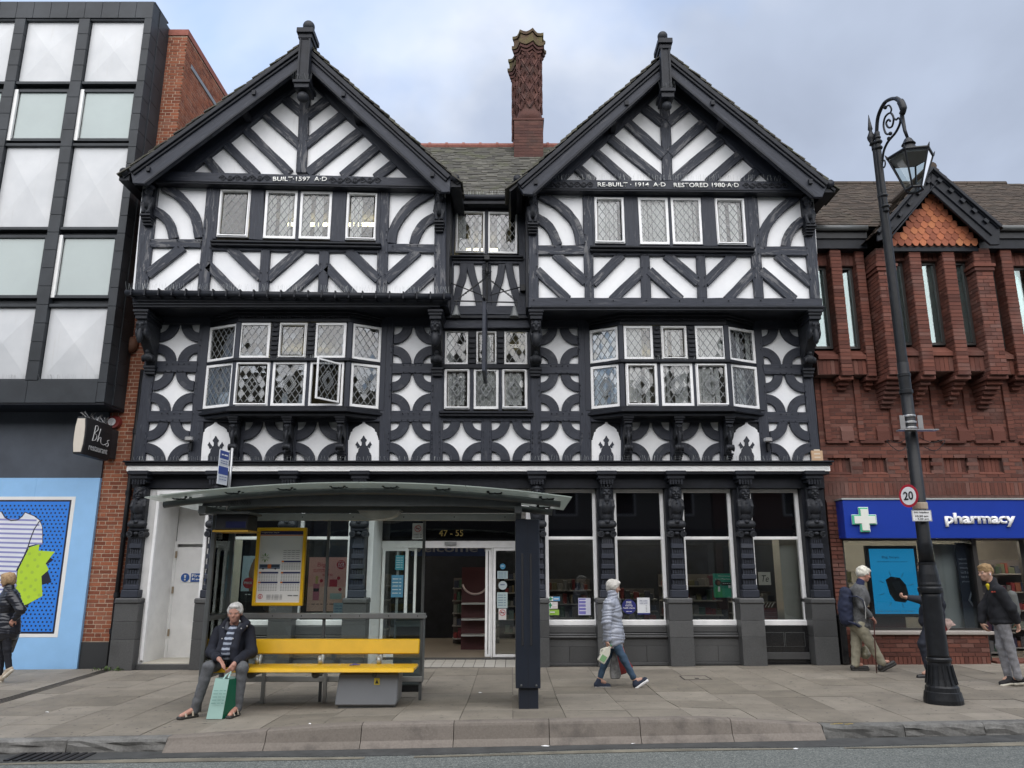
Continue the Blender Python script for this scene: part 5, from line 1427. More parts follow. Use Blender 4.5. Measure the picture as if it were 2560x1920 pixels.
for x,y,w,h,lb in ((-.85,18.9,1.1,1.5,'low shelf of goods facing the open shop doorway'),(.4,20.4,1.2,1.7,'tall shelf of goods behind the right door leaf'),
      (1.2,17.2,1.0,1.5,'shelf of goods behind the window right of the entrance'),(2.45,16.9,1.2,1.3,'shelf of goods behind the walking woman'),(3.9,17.4,1.3,1.6,'shelf of goods behind the third shop window'),(5.0,16.6,.9,1.25,'shelf of goods behind the last shop window'),
      (-3.4,17.6,1.4,1.6,'shelf of goods behind the sale poster window')):
 gondola(x,y,w,h,label=lb)
MB().box(5.17,5.5,15.2,15.6,0,2.3).build('window_return',flat('cream display wall',(.42,.40,.36)),bld)
t = MB().box(4.72,4.95,15.18,15.2,1.42,1.66).build('shop_card',flat('cream card',(.55,.52,.46)),None); tag(t,'cream card with script lettering in the last shop window','card')
text('card_lettering','Te',(4.78,15.178,1.48),EX,EZ,.13,.12,M['ink'],t,depth=.001,shear=.3)
t = thing('perfume_counter',(4.78,15.6,0),'dark red display counter with perfume testers in the last shop window','counter')
MB().box(4.55,5.1,15.4,15.9,0,.95).build('counter_body',flat('oxblood laminate',(.10,.02,.022),.3),t)
for k in range(4): MB().box(4.57,5.08,15.36,15.4,.70 + k * .08,.745 + k * .08).build('tester_rail',flat('oxblood laminate',(.10,.02,.022),.3),t)
for k in range(5): MB().tube([(4.75 + k * .06,15.39,1.0),(4.80 + k * .06,15.36,1.09)],.008,6).build('tester',M['alu'],t)
t = thing('fragrance_stand',(-.62,17.6,0),'red and dark display stand with a round crest inside the doorway','display')
MB().box(-1.12,-.52,17.7,17.74,.0,1.75).build('stand_back',flat('stand red',(.05,.007,.009)),t)
mb = MB(); mb.tube([(-.82 + .28 * math.cos(a),17.68,1.42 + .25 * math.sin(a)) for a in [math.pi * (1.05 + .9 * i / 14) for i in range(15)]],.025,6); mb.build('stand_crest',flat('pinkish white',(.5,.4,.4)),t)
for k in range(3): MB().box(-1.1,-.54,17.4,17.7,.3 + k * .33,.33 + k * .33).build('stand_shelf',M['alu'],t)
sgb = MB().box(xo(362) - .2,xo(815),16.6,16.63,1.98,2.35).build('welcome_banner',flat('banner blue',(.012,.03,.10)),None); tag(sgb,'dark blue welcome banner hanging just inside the shop doorway','banner')
text('banner_lettering','welcome to B',(xo(380) - .30,16.598,2.06),EX,EZ,2.25,.17,flat('banner white',(.22,.22,.24)),sgb,embolden=.02,depth=.002)
# --- posters and stickers on the shop windows
def poster(name,c,x0,y0,x1,y1,Y,col,label,cat='poster',rough=.5,frame=None):
 a,b = at(c,x0,y1,Y),at(c,x1,y0,Y)
 m = flat('paper ' + name + label[:12],col,rough)
 o = MB().box(a.x,b.x,Y,Y + .006,a.z,b.z).build(name,m,None)
 tag(o,label,cat); return o,a,b
def words_on(o,s,a,b,fx,fy,fw,fh,mat,**k):
 """lettering in fractions of the poster"""
 w,h = b.x - a.x,b.z - a.z
 return text('lettering',s,(a.x + w * fx,a.y - .001,a.z + h * fy),EX,EZ,w * fw,h * fh if fh else None,mat,o,depth=.0015,lift=.001,**k)
YQ = YW + .035
wh,rd = flat('print white',(.75,.75,.74)),flat('print red',(.48,.03,.045))
def field(o,a,b,fx0,fy0,fx1,fy1,mat,name='colour_field',d=.0015):
 w,h = b.x - a.x,b.z - a.z
 return MB().box(a.x + w * fx0,a.x + w * fx1,a.y - d,a.y,a.z + h * fy0,a.z + h * fy1).build(name,mat,o)
def disc(o,a,b,fx,fy,r,mat,name='round_patch',d=.002):
 w,h = b.x - a.x,b.z - a.z; c_ = Vector((a.x + w * fx,a.y,a.z + h * fy))
 return MB().tube([c_,c_ - Vector((0,d,0))],r,24).build(name,mat,o)
o,a,b = poster('sale_poster',cN,962,600,1210,920,YQ,(.80,.38,.32),'pink summer sale poster behind the bus shelter glass')
field(o,a,b,0,.0,1,.45,flat('peach',(.85,.52,.42)))
words_on(o,'Big',a,b,.22,.80,.22,.10,rd); words_on(o,'summer',a,b,.12,.72,.42,.06,rd); words_on(o,'sale',a,b,.36,.65,.26,.06,rd)
disc(o,a,b,.83,.86,.085,rd); words_on(o,'UP TO',a,b,.76,.905,.14,.022,wh); words_on(o,'1/2',a,b,.76,.845,.15,.05,wh,embolden=.02); words_on(o,'PRICE',a,b,.755,.81,.16,.026,wh)
def bottle(fx,fy,fw,fh,mat,cap=True):
 field(o,a,b,fx,fy,fx + fw,fy + fh * .68,mat,'printed_bottle',.002)
 if cap: field(o,a,b,fx + fw * .3,fy + fh * .68,fx + fw * .7,fy + fh,flat('print gold',(.5,.38,.12)),'printed_cap',.002)
bottle(.14,.20,.16,.45,flat('print pink',(.55,.16,.22))); field(o,a,b,.15,.36,.29,.42,M['ink'],'printed_label',.003)
bottle(.55,.45,.2,.20,rd,False); bottle(.58,.22,.3,.16,flat('print mint',(.45,.55,.52)),False)
for fx,fy in ((.34,.56),(.78,.61),(.83,.40)): disc(o,a,b,fx,fy,.032,rd)
words_on(o,'~With you for every summer',a,b,.12,.12,.6,.022,M['ink'])
o2,a2,b2 = poster('leaflet',cN,1118,870,1188,975,YQ - .012,(.42,.56,.64),'pale blue leaflet below the sale poster','leaflet')
for k in range(4): words_on(o2,'~opening times',a2,b2,.12,.8 - .16 * k,.7,.05,flat('print blue',(.05,.12,.35)))
o,a,b = poster('beauty_poster',cN,567,592,668,866,YQ,(.55,.68,.76),'beauty poster with long brown hair left of the timetable')
field(o,a,b,0,0,1,.235,flat('print black',(.015,.015,.018)))
hm = flat('print hair',(.22,.10,.045)); sk = flat('print skin',(.45,.27,.18))
mb = MB(); w,h = b.x - a.x,b.z - a.z
P = [(a.x + w * x,a.z + h * z) for x,z in ((.62,.236),(.50,.40),(.55,.52),(.50,.62),(.62,.78),(.80,.93),(1,.97),(1,.236))]
mb.prism(P,a.y - .002,a.y); mb.build('printed_hair',hm,o)
P = [(a.x + w * x,a.z + h * z) for x,z in ((.86,.40),(.80,.55),(.82,.68),(.90,.8),(1,.84),(1,.40))]
MB().prism(P,a.y - .003,a.y - .002).build('printed_face',sk,o)
disc(o,a,b,.52,.41,.10,rd,d=.004); text('lettering','FREE',(a.x + w * .52 - .075,a.y - .0045,a.z + h * .39),EX,EZ,.15,.042,wh,o,depth=.001,embolden=.03)
words_on(o,'~FOR MORE',a,b,.3,.93,.4,.02,wh); words_on(o,'~SEE WHAT',a,b,.35,.15,.42,.03,wh)
for (x0,y0,x1,y1,col,nm,lb,ct) in ((140,917,220,946,(.10,.30,.52),'window_sticker','blue sticker with green cross at the lower left of the window','sticker'),(140,953,205,1000,(.68,.62,.60),'window_sticker','white and red sticker below the green cross sticker','sticker'),(144,1006,215,1044,(.26,.45,.06),'window_sticker','lime green sticker lowest at the left of the window','sticker')):
 o,a,b = poster(nm,cP,x0,y0,x1,y1,YW - .012,col,lb,ct)
 if 'green cross' in lb:
  gm = flat('print green',(.02,.25,.10)); field(o,a,b,.0,.0,.42,1,wh); field(o,a,b,.14,.10,.28,.9,gm,d=.003); field(o,a,b,.04,.36,.38,.66,gm,d=.0035)
  words_on(o,'~Health',a,b,.5,.3,.42,.35,wh)
 elif 'red' in lb: field(o,a,b,0,.66,1,1,rd); words_on(o,'~No smoking',a,b,.08,.72,.8,.2,wh); field(o,a,b,.6,.1,.85,.5,flat('print blue',(.05,.12,.35)))
 else: words_on(o,'~recycle',a,b,.12,.35,.5,.35,wh)
o,a,b = poster('notice',cP,349,926,432,1044,YW - .012,(.55,.56,.66),'lilac and white notice at the lower right of the window by the walking woman','notice')
field(o,a,b,.03,.05,.60,.97,flat('print violet',(.16,.15,.42)))
for k in range(4): words_on(o,'~appointments',a,b,.08,.82 - .2 * k,.6,.07,wh)
o,a,b = poster('hearing_sticker',cP,650,936,745,1036,YW - .012,(.5,.5,.5),'round dark blue free hearing check sticker','sticker')
o.data.transform(Matrix.Scale(0.02,4));
disc(o,a,b,.5,.5,(b.x - a.x) / 2,flat('print dark blue',(.02,.025,.16)),'sticker_disc',.004)
aa = Vector((a.x,a.y - .005,a.z))
for s,fy,fw,fh in (('FREE',.74,.36,.13),('15 minute',.63,.40,.07),('hearing',.50,.50,.12),('health checks',.36,.80,.11),('~book here',.14,.4,.06)):
 text('lettering',s,(a.x + (b.x - a.x) * (.5 - fw / 2),a.y - .0045,a.z + (b.z - a.z) * fy),EX,EZ,(b.x - a.x) * fw,(b.z - a.z) * fh,wh,o,depth=.001,embolden=.015)
o,a,b = poster('notice',cP,758,924,840,1040,YW - .012,(.66,.68,.70),'white hearing check notice with small print beside the round blue sticker','notice')
field(o,a,b,0,0,1,.09,flat('print dark blue',(.02,.025,.16)))
for k,s in enumerate(('FREE 15 minute','hearing','health checks')): words_on(o,s,a,b,.2,.80 - .09 * k,.62,.06,flat('print dark blue',(.02,.025,.16)))
for k in range(5): words_on(o,'~09.00',a,b,.66,.5 - .08 * k,.12,.03,M['ink'])
o,a,b = poster('hiring_poster',cP,1286,757,1408,924,YQ + .03,(.02,.26,.17),'green hiring poster with a person in a green coat in the third shop window')
words_on(o,"We're hiring",a,b,.28,.86,.6,.06,wh); words_on(o,'in our Pharmacy',a,b,.10,.73,.84,.07,wh,embolden=.01)
field(o,a,b,.42,.50,1,.64,M['ink']); words_on(o,'~Join our team today',a,b,.50,.57,.42,.03,wh); field(o,a,b,.78,.40,.98,.52,wh); field(o,a,b,.45,.05,1,.38,flat('print green2',(.05,.36,.22)))
w,h = b.x - a.x,b.z - a.z
MB().ball((a.x + w * .25,a.y - .001,a.z + h * .62),w * .17,.004,h * .13).build('printed_hair',flat('print dark',(.03,.022,.02)),o)
MB().ball((a.x + w * .27,a.y - .004,a.z + h * .60),w * .09,.003,h * .08).build('printed_face',flat('print brown skin',(.16,.075,.05)),o)
MB().prism([(a.x + w * x,a.z + h * z) for x,z in ((.02,.02),(.05,.38),(.2,.47),(.36,.46),(.44,.3),(.46,.02))],a.y - .005,a.y).build('printed_coat',flat('print coat',(.03,.33,.12)),o)
MB().prism([(a.x + w * x,a.z + h * z) for x,z in ((.22,.25),(.24,.46),(.34,.46),(.34,.25))],a.y - .007,a.y - .005).build('printed_shirt',wh,o)
for (x0,y0,x1,y1,col,nm,lb,ct) in ((228,540,286,635,(.05,.28,.36),'window_poster','teal poster behind the left door glass, upper one','poster'),(200,668,282,812,(.08,.24,.38),'window_poster','blue opening times poster behind the left door glass, lower one','poster'),
  (890,642,958,692,(.35,.45,.47),'notice','small pale notice below the blue disc on the right door','notice'),(888,780,956,882,(.40,.50,.50),'notice','pale green list below the round white sticker on the right door','notice'),(898,886,948,958,(.60,.58,.57),'no_smoking_sign','no smoking notice lowest on the right door','sign')):
 o,a,b = poster(nm,cO,x0,y0,x1,y1,YD - .04,col,lb,ct)
 if 'smoking' in lb:
  c_ = Vector((a.x + (b.x - a.x) / 2,a.y - .004,a.z + (b.z - a.z) * .64)); r = (b.x - a.x) * .36
  MB().tube([c_ + EX * (r * math.cos(t)) + EZ * (r * math.sin(t)) for t in [i * math.pi / 10 for i in range(21)]],.006,5).build('ban_ring',rd,o)
  MB().tube([c_ + EX * (-r * .7) + EZ * (r * .7),c_ + EX * (r * .7) - EZ * (r * .7)],.006,5).build('ban_bar',rd,o)
  MB().box(c_.x - r * .7,c_.x + r * .7,c_.y + .001,c_.y + .003,c_.z - .008,c_.z + .008).build('cigarette',M['ink'],o)
 else:
  for k in range(5): words_on(o,'~information line',a,b,.1,.8 - .16 * k,.75,.05,flat('print navy',(.02,.05,.16)) if col[0] > .2 else wh)
for y0,r,col,lb in ((612,.055,(.05,.22,.38),'blue round sticker at the top of the right door'),(735,.085,(.40,.46,.48),'white round sticker in the middle of the right door')):
 p = at(cO,925,y0,YD - .035)
 o = MB().tube([p,p - Vector((0,.004,0))],r,24).build('round_sticker',flat('st' + lb[:6],col),None,org=p); tag(o,lb,'sticker')
 text('lettering','~push' if r < .06 else '~welcome',(p.x - r * .55,p.y - .005,p.z),EX,EZ,r * 1.1,r * .3,wh if r < .06 else flat('print navy',(.02,.05,.16)),o,depth=.001)
o,a,b = poster('no_smoking_sign',cO,338,332,412,436,YD - .02,(.58,.57,.56),'no smoking notice on the dark glass above the left door','sign')
c_ = Vector((a.x + (b.x - a.x) / 2,a.y - .003,a.z + (b.z - a.z) * .66)); r = .062
MB().tube([c_ + EX * (r * math.cos(t)) + EZ * (r * math.sin(t)) for t in [i * math.pi / 10 for i in range(21)]],.007,5).build('ban_ring',rd,o)
MB().tube([c_ + EX * (-r * .7) + EZ * (r * .7),c_ + EX * (r * .7) - EZ * (r * .7)],.006,5).build('ban_bar',rd,o)
MB().box(c_.x - r * .6,c_.x + r * .6,c_.y + .001,c_.y + .003,c_.z - .009,c_.z + .009).build('cigarette',M['ink'],o)
for k in range(3): words_on(o,'~no smoking here',a,b,.12,.28 - .1 * k,.76,.05,M['ink'])
# --- things fixed to the front
t = thing('sign_bracket',at(cI,372,640,14.6),'black wrought iron sign bracket with twisted stays over the centre bay','sign bracket')
pb,pt = at(cI,373,1060,13.6),at(cI,373,640,14.35)
pm = at(cI,372,640,14.6)
MB().tube([(pm.x,14.62,at(cI,372,385,14.6).z),(pm.x,14.62,at(cI,372,640,14.6).z)],.022,8).build('wall_bar',M['lamp_black'],t)
MB().ball((pm.x,14.55,at(cI,372,470,14.55).z),.05,.05,.09).build('scroll_boss',M['lamp_black'],t); MB().box(pm.x - .05,pm.x + .05,14.5,14.62,at(cI,372,410,14.6).z,at(cI,372,383,14.6).z).build('bracket_cap',M['lamp_black'],t)
for k in range(6):
 z = at(cI,372,490,14.55).z + .02; a = k * math.pi / 3
 MB().tube([(pm.x,14.55,z),(pm.x + .07 * math.cos(a),14.5,z + .07 * math.sin(a)),(pm.x + .10 * math.cos(a + .4),14.52,z + .10 * math.sin(a + .4))],.010,5).build('leaf_scroll',M['lamp_black'],t)
zA = at(cI,373,640,13.3).z
MB().box(pm.x - .022,pm.x + .018,13.2,14.62,zA + .005,zA + .05).build('sign_arm',M['lamp_black'],t,bevel=.005)
hs = thing('hanging_sign',(pm.x,13.8,5.16),'black hanging sign board seen edge on below the iron bracket','sign')
MB().box(pm.x - .034,pm.x + .03,13.3,14.3,5.16,zA - .02).build('sign_board',M['timber2'],hs,bevel=.008)
for y in (13.5,14.1): MB().tube([(pm.x - .002,y,zA - .03),(pm.x - .002,y,zA + .02)],.008,6).build('hanger',M['lamp_black'],hs)
tz = lambda x,y,Y=14.4: at(cI,x,y,Y)
def twist(a,b,n=40):
 mb = MB(); d = (b - a); L_ = d.length; d.normalize(); u = d.cross(EZ).normalized(); v = d.cross(u)
 for s in (0,math.pi): mb.tube([a + (b - a) * (i / n) + (u * math.cos(i * .9 + s) + v * math.sin(i * .9 + s)) * .012 for i in range(n + 1)],.009,5)
 mb.build('twisted_stay',M['lamp_black'],t)
twist(tz(372,505,14.5),tz(205,632,13.9)); twist(tz(372,505,14.5),tz(548,645,13.9))
for a_,b_ in (((160,540,14.62),(352,615,14.2)),((585,560,14.62),(392,612,14.2))): MB().tube([tz(*a_),tz(*b_)],.012,6).build('side_stay',M['lamp_black'],t)
MB().tube([tz(178,645,13.9),tz(556,655,13.9)],.014,6).build('cross_bar',M['lamp_black'],t)
MB().box(tz(586,565,14.6).x - .05,tz(586,565,14.6).x + .05,14.58,14.68,tz(586,585,14.6).z,tz(586,550,14.6).z).build('wall_plate',M['lamp_black'],t)
for x,y,dx,lb in ((192,660,.0,'left'),(548,665,-.04,'right')):
 p = tz(x,y,13.9)
 s = thing('spotlight',p,'small silver spotlight hanging from the %s end of the sign bracket' % lb,'spotlight','spotlights on the sign bracket')
 MB().tube([p + Vector((0,0,.05)),p + Vector((0,0,-.05))],.014,6).build('stem',M['lamp_black'],s)
 MB().lathe([(.03,p.z - .05),(.045,p.z - .12),(.085,p.z - .24),(.09,p.z - .27),(.07,p.z - .25)],p.x + dx,p.y,16).build('reflector',M['grey_metal'],s,smooth=True)
for c,x,y,lb in ((cH,430,930,'left end of the first floor'),(cK,1755,985,'right end of the first floor')):
 p = at(c,x,y,F0 - .06)
 s = thing('floodlight',p,'small dark floodlight on the timber at the ' + lb,'floodlight')
 MB().box(p.x - .02,p.x + .02,p.y - .05,p.y + .05,p.z - .16,p.z + .02).build('arm',M['lamp_black'],s); MB().box(p.x - .09,p.x + .06,p.y - .14,p.y - .03,p.z - .0,p.z + .09).build('lamp_head',M['steel'],s,bevel=.02)
p0,p1 = at(cK,2070,1112,F0 - .05),at(cK,2135,1040,F0 - .05)
o = MB().box(p0.x,p1.x + .02,F0 - .06,F0 - .02,p0.z,p1.z).build('wall_plaque',flat('weathered plywood',(.50,.33,.20)),None); tag(o,'pale wooden plaque at the right end of the first floor above the frieze','plaque')
for k in range(3): MB().box(p0.x + .05,p1.x - .03,F0 - .063,F0 - .06,p0.z + .05 + .07 * k,p0.z + .08 + .07 * k).build('plaque_line',flat('plaque print',(.60,.50,.38)),o)
# === GROUND
def sheet(name,xs,ys,zf,mat,kind='structure'):
 mb = MB(); n = len(ys)
 mb.add([(x,y,zf(x,y)) for x in xs for y in ys],[(i * n + j,(i + 1) * n + j,(i + 1) * n + j + 1,i * n + j + 1) for i in range(len(xs) - 1) for j in range(n - 1)])
 return mb.build(name,mat,None,kind=kind,org=(0,0,0))
fx = lambda a,b,n: [a + (b - a) * i / n for i in range(n + 1)]
road = sheet('road',fx(-120,120,24),[-60,-20,0,4,8,9.5,12,60,200],lambda x,y: road_z(x) - .02 * max(0,(y > 11)) * 10,M['asphalt'])
tag(road,'grey asphalt road')
mb = MB(); xs = fx(-12,14,52)
mb.add([(x,kerb_y(x) - .0,road_z(x) + .004) for x in xs] + [(x,kerb_y(x) - .36 + .05 * math.sin(x * 1.3),road_z(x) + .004) for x in xs],[(i,53 + i,54 + i,i + 1) for i in range(52)])
mb.build('road_channel',simple('dark road channel',(.055,.056,.055),.8,var=.3,scale=5,bmp=.3),None,kind='structure',org=(0,0,0))
mb = MB()
mb.add([(x,kerb_y(x) - .40 + .05 * math.sin(x * 1.3),road_z(x) + .005) for x in xs] + [(x,kerb_y(x) - .50 + .03 * math.sin(x * .9),road_z(x) + .005) for x in xs],[(i,53 + i,54 + i,i + 1) for i in range(52) if i % 9 not in (3,)])
mb.build('road_marking',simple('worn tan line',(.165,.15,.115),.85,var=.4,scale=3,bmp=.3),None,kind='structure',org=(0,0,0))
mb = MB()
for x0,x1,y in ((1.6,4.1,7.62),(-4.6,-2.9,7.75)): mb.add([(x0,y,road_z(x0) + .004),(x1,y + .05,road_z(x1) + .004),(x1,y + .13,road_z(x1) + .004),(x0,y + .09,road_z(x0) + .004)],[(0,1,2,3)])
mb.build('road_marking',simple('ghost of a line',(.15,.142,.12),.85,var=.4,scale=3),None,kind='structure',org=(0,0,0))
mb = MB(); xs = fx(-16,18,68)
mb.add([(x,kerb_y(x) + .10 + .25 * j,ground(x,kerb_y(x) + .10 + .25 * j) - .010) for x in xs for j in range(27)],[(i * 27 + j,(i + 1) * 27 + j,(i + 1) * 27 + j + 1,i * 27 + j + 1) for i in range(68) for j in range(26)])
pv = mb.build('pavement',M['joint_dark'],None,kind='structure',org=(0,0,0))
x = -10.4; cnt = 0
while x < 12.2:
 w = RND.choice((.60,.62,.68,.75)); y = kerb_y(x + w / 2) + .17 + (RND.random() * .3 if cnt % 2 else 0); first = True
 lim = 14.62 if -7.2 < x < 6.2 else 14.84
 while y < lim:
  ln = RND.choice((.62,.75,.9,.9,1.05));
  if first: y = kerb_y(x + w / 2) + .165
  y1 = min(y + (ln if not first else RND.uniform(.4,.9)),lim); first = False
  if lim - y1 < .2: y1 = lim
  ex_ = ex0 - .06 < x + w / 2 < ex1
  if y1 - y > .06:
   mb = MB(); g = .0035; dz = RND.uniform(-.002,.003)
   P = [(x + g,y + g),(x + w - g,y + g),(x + w - g,y1 - g),(x + g,y1 - g)]
   def ky(px,py): return max(py,kerb_y(px) + .163)
   P = [(px,ky(px,py) if py < kerb_y(px) + .5 else py) for px,py in P]
   mb.add([(px,py,ground(px,py) + dz) for px,py in P] + [(px,py,ground(px,py) - .03) for px,py in P],[(0,1,2,3),(0,4,5,1),(1,5,6,2),(2,6,7,3),(3,7,4,0)])
   o = mb.build('paving_slab',M['paving'],pv)
  y = y1
 x += w; cnt += 1
def kerb_stone(x0,x1,bus):
 mb = MB(); n = 8; rings = []
 for i in range(n + 1):
  x = x0 + .004 + (x1 - x0 - .008) * i / n; ky = kerb_y(x); zt = ground(x,ky); zr = road_z(x)
  if bus:
   pr = [(.16,zt - .06),(.16,zt + .004),(.035,zt + .004),(.008,zt - .006),(-.004,zt - .03),(-.035,zr + .07),(-.075,zr + .035),(-.10,zr + .006),(-.10,zr - .06)]
  else:
   j = lambda a=.009: RND.uniform(-a,a)
   zt = max(zt,zr + .105)
   pr = [(.16,zt - .06),(.16,zt + .002),(.04 + j(),zt + .004 + j(.004)),(.008 + j(),zt - .01 + j(.006)),(-.004 + j(),zt - .035 + j()),(-.004 + j(.013),(zt + zr) / 2 + j()),(-.01 + j(.013),zr + .02),(-.012 + j(),zr - .02),(-.012,zr - .06)]
  rings.append([(x,ky + a,z) for a,z in pr])
 m = len(rings[0])
 mb.add([p for r in rings for p in r],[(i * m + j,i * m + j + 1,(i + 1) * m + j + 1,(i + 1) * m + j) for i in range(n) for j in range(m - 1)] + [list(range(m)),list(range(n * m + m - 1,n * m - 1,-1))])
 o = mb.build('kerb_stone',M['kerb_pink' if bus else 'kerb'],pv,smooth=False)
 return o
def kx(u,v):
 Y = 9.0
 for _ in range(6):
  p = PY(u,v,Y); Y = kerb_y(p.x)
 return p.x
js = [kx(u,1850) for u in (417,665,903,1134,1373,1601,1830,2058)]
for a,b in zip(js,js[1:]): kerb_stone(a,b,True)
lj = [kx(u,1850) for u in (-560,-230,168,417)]; rj = [kx(u,1830) for u in (2058,2262,2462,2680,2900,3150)]
for a,b in list(zip(lj,lj[1:])) + list(zip(rj,rj[1:])): kerb_stone(a,b,False)
mb = MB()
for k in range(5):
 x = js[-1] + .12 + .055 * k; y = kerb_y(x) + .05 + .02 * (k % 3); z = max(ground(x,kerb_y(x)),road_z(x) + .105) + .005
 mb.box(x,x + .05,y,y + .018,z,z + .002)
tag(mb.build('paint_mark',flat('yellow road paint',(.42,.30,.05)),None),'small faded yellow paint mark on the granite kerb right of the bus stop','paint mark',kind=None)
t = thing('drain_channel',(-7.15,12.0,ground(-7.15)),'slotted drain channel crossing the pavement by the brick wall','drain')
for k in range(4):
 mb = MB(); a,b = Vector((-7.36 + .055 * k,14.75,0)),Vector((-6.98 + .055 * k,9.3,0)); d = (b - a).normalized()
 P = [a,b]; mb.tube([(p.x,p.y,ground(p.x,p.y) + .004) for p in (a,a.lerp(b,.33),a.lerp(b,.66),b)],.009,5,flat=.5); mb.build('channel_bar',M['ink'],t)
t = thing('manhole_cover',(2.95,13.0,.02),'rectangular inspection cover set in the pavement right of the walking woman','manhole cover')
P = [at(cP,x,y,1) for x,y in ((1050,1466),(1225,1466),(1270,1490),(1085,1493))]
def on_ground(c,x,y,z=0.02):
 u,v = c(x,y); d = ray(u,v); t_ = (z - H_CAM) / d.z; return Vector((d.x * t_,d.y * t_,z))
Pg = [on_ground(cP,x,y) for x,y in ((1050,1466),(1225,1466),(1270,1491),(1085,1493))]
mb = MB()
for i in range(4): a,b = Pg[i],Pg[(i + 1) % 4]; mb.tube([(a.x,a.y,ground(a.x,a.y) + .002),(b.x,b.y,ground(b.x,b.y) + .002)],.016,4,flat=.4)
mb.build('cover_frame',flat('rusty iron',(.05,.042,.038),.8),t)
mb = MB(); c_ = sum(Pg,Vector()) / 4; Pq = [c_ + (p - c_) * .93 for p in Pg]; mb.add([(p.x,p.y,ground(p.x,p.y) + .0045) for p in Pq],[(3,2,1,0)]); mb.build('cover_plate',M['paving'],t)
c_ = c_ + Vector((.0,-.1,0)); MB().box(c_.x - .03,c_.x + .03,c_.y - .03,c_.y + .03,ground(c_.x,c_.y) + .004,ground(c_.x,c_.y) + .01).build('lifting_eye',M['ink'],t)
t = thing('road_gully',(-4.7,kerb_y(-4.7) - .2,road_z(-4.7)),'iron gully grate in the road beside the left kerb','gully')
gx0 = -5.15
for k in range(9): MB().box(gx0 + k * .09,gx0 + k * .09 + .05,kerb_y(-4.7) - .36,kerb_y(-4.7) - .03,road_z(-4.7) + .003,road_z(-4.7) + .016).build('grate_bar',M['ink'],t)
for k,(c,x,y,s,lb) in enumerate(((cO,778,1417,.035,'white scrap of paper on the paving before the shop doorway'),(cS,140,367,.05,'white litter scrap against the bus stop kerb face'),(cS,520,375,.05,'flattened white wrapper in the gutter below the walking woman'),(cS,1224,405,.04,'tiny white scrap on the asphalt'),(cN,980,1608,.02,'cigarette end on the pavement in front of the bench'),(cM,268,1315,.03,'white scrap on the paving beside the drain channel'))):
 p = on_ground(c,x,y,-.11 if c is cS else .03)
 zz = (road_z(p.x) + .007) if c is cS else ground(p.x,p.y) + .004
 if c is cS and 'kerb face' in lb: p.y = kerb_y(p.x) - .14
 mb = MB(); n = 7; mb.add([(p.x + s * math.cos(i * .9) * RND.uniform(.5,1.1),p.y + s * .7 * math.sin(i * .9) * RND.uniform(.5,1.1),zz + RND.uniform(0,.008)) for i in range(n)] + [(p.x,p.y,zz + .012)],[(i,(i + 1) % n,n) for i in range(n)])
 tag(mb.build('litter',M['white'],None),lb,'litter')
t = thing('weed',(-7.05,14.5,ground(-7.05,14.5)),'small green weed growing where the brick wall meets the pavement','weed')
lm_ = flat('weed green',(.06,.10,.025),.7)
for k in range(34):
 x,y = -7.2 + RND.uniform(-.28,.3),14.55 + RND.uniform(-.1,.06); g = ground(x,y); a = RND.uniform(0,6.3); l = RND.uniform(.03,.09)
 MB().add([(x,y,g),(x + .02 * math.cos(a + 1.5),y + .02 * math.sin(a + 1.5),g + l * .6),(x + l * math.cos(a) * .6,y + l * math.sin(a) * .6,g + l),(x - .02 * math.cos(a + 1.5),y - .02 * math.sin(a + 1.5),g + l * .6)],[(0,1,2,3)]).build('leaf',lm_,t)
# === LEFT: modern shop with a panelled curtain wall
mod = thing('modern_shop_building',(-11,15.5,0),'modern black framed shop building with white diamond panels and blue hoarding','building')
YM = 14.2
M['clad'] = simple('dark grey cladding',(.029,.033,.038),.45,var=.35,scale=1.4,bmp=.05,bscale=8,spec=.25)
M['clad_blue'] = simple('blue grey fascia',(.060,.071,.092),.42,var=.3,scale=1.0)
M['panel'] = simple('white stained panel',(.66,.67,.68),.5,var=.07,scale=1.2)
def streak():
 m,t,b = mat_new('stained white panel')
 n = noise(t,1.0,7,.7,coord='World',sc=(10,10,.6)); n2 = noise(t,1.3,4,.6,coord='World')
 c = ramp(t,n2,[(.3,(.47,.485,.50)),(.7,(.57,.58,.59))])
 c = mixc(t,ramp(t,n,[(.58,(0,0,0)),(.78,(.5,.5,.5))]),c,(.44,.43,.40))
 L(t,c,b.inputs['Base Color']); b.inputs['Roughness'].default_value = .45
 return m
M['panel'] = streak()
cols = [(-7.86,-9.03),(-9.26,-10.41),(-10.63,-11.78),(-12.0,-13.2)]
mull = [(-9.26,-9.03),(-10.63,-10.41),(-12.0,-11.78)]
XM0,XM1 = -13.2,-7.70
Zr = [13.6,13.16,11.66,11.55,10.25,10.18,8.36,8.26,6.83,6.70,5.23,4.77]
MB().box(XM0,XM1 - .01,YM + .16,22,4.80,13.55).build('body_wall',M['clad'],mod)
def clad_run(x0,x1,y0,y1,z0,z1,n,axis):
 for k in range(n):
  a,b = k / n,(k + 1) / n; j = .003
  if axis == 'z': MB().box(x0,x1,y0,y1,z0 + (z1 - z0) * a + j,z0 + (z1 - z0) * b - j).build('cladding_sheet',M['clad'],mod,bevel=.004)
  else: MB().box(x0 + (x1 - x0) * a + j,x0 + (x1 - x0) * b - j,y0,y1,z0,z1).build('cladding_sheet',M['clad'],mod,bevel=.004)
clad_run(XM0,XM1 - .003,YM,YM + .3,Zr[1] + .03,Zr[0],15,'x'); clad_run(-7.86,XM1,YM - .004,YM + .30,4.78,Zr[1] + .027,22,'z')
clad_run(XM1 - .01,XM1 + .012,YM + .302,YM + .62,4.78,13.6,20,'z')
clad_run(XM0,-7.863,YM,YM + .3,4.77,5.20,4,'x')
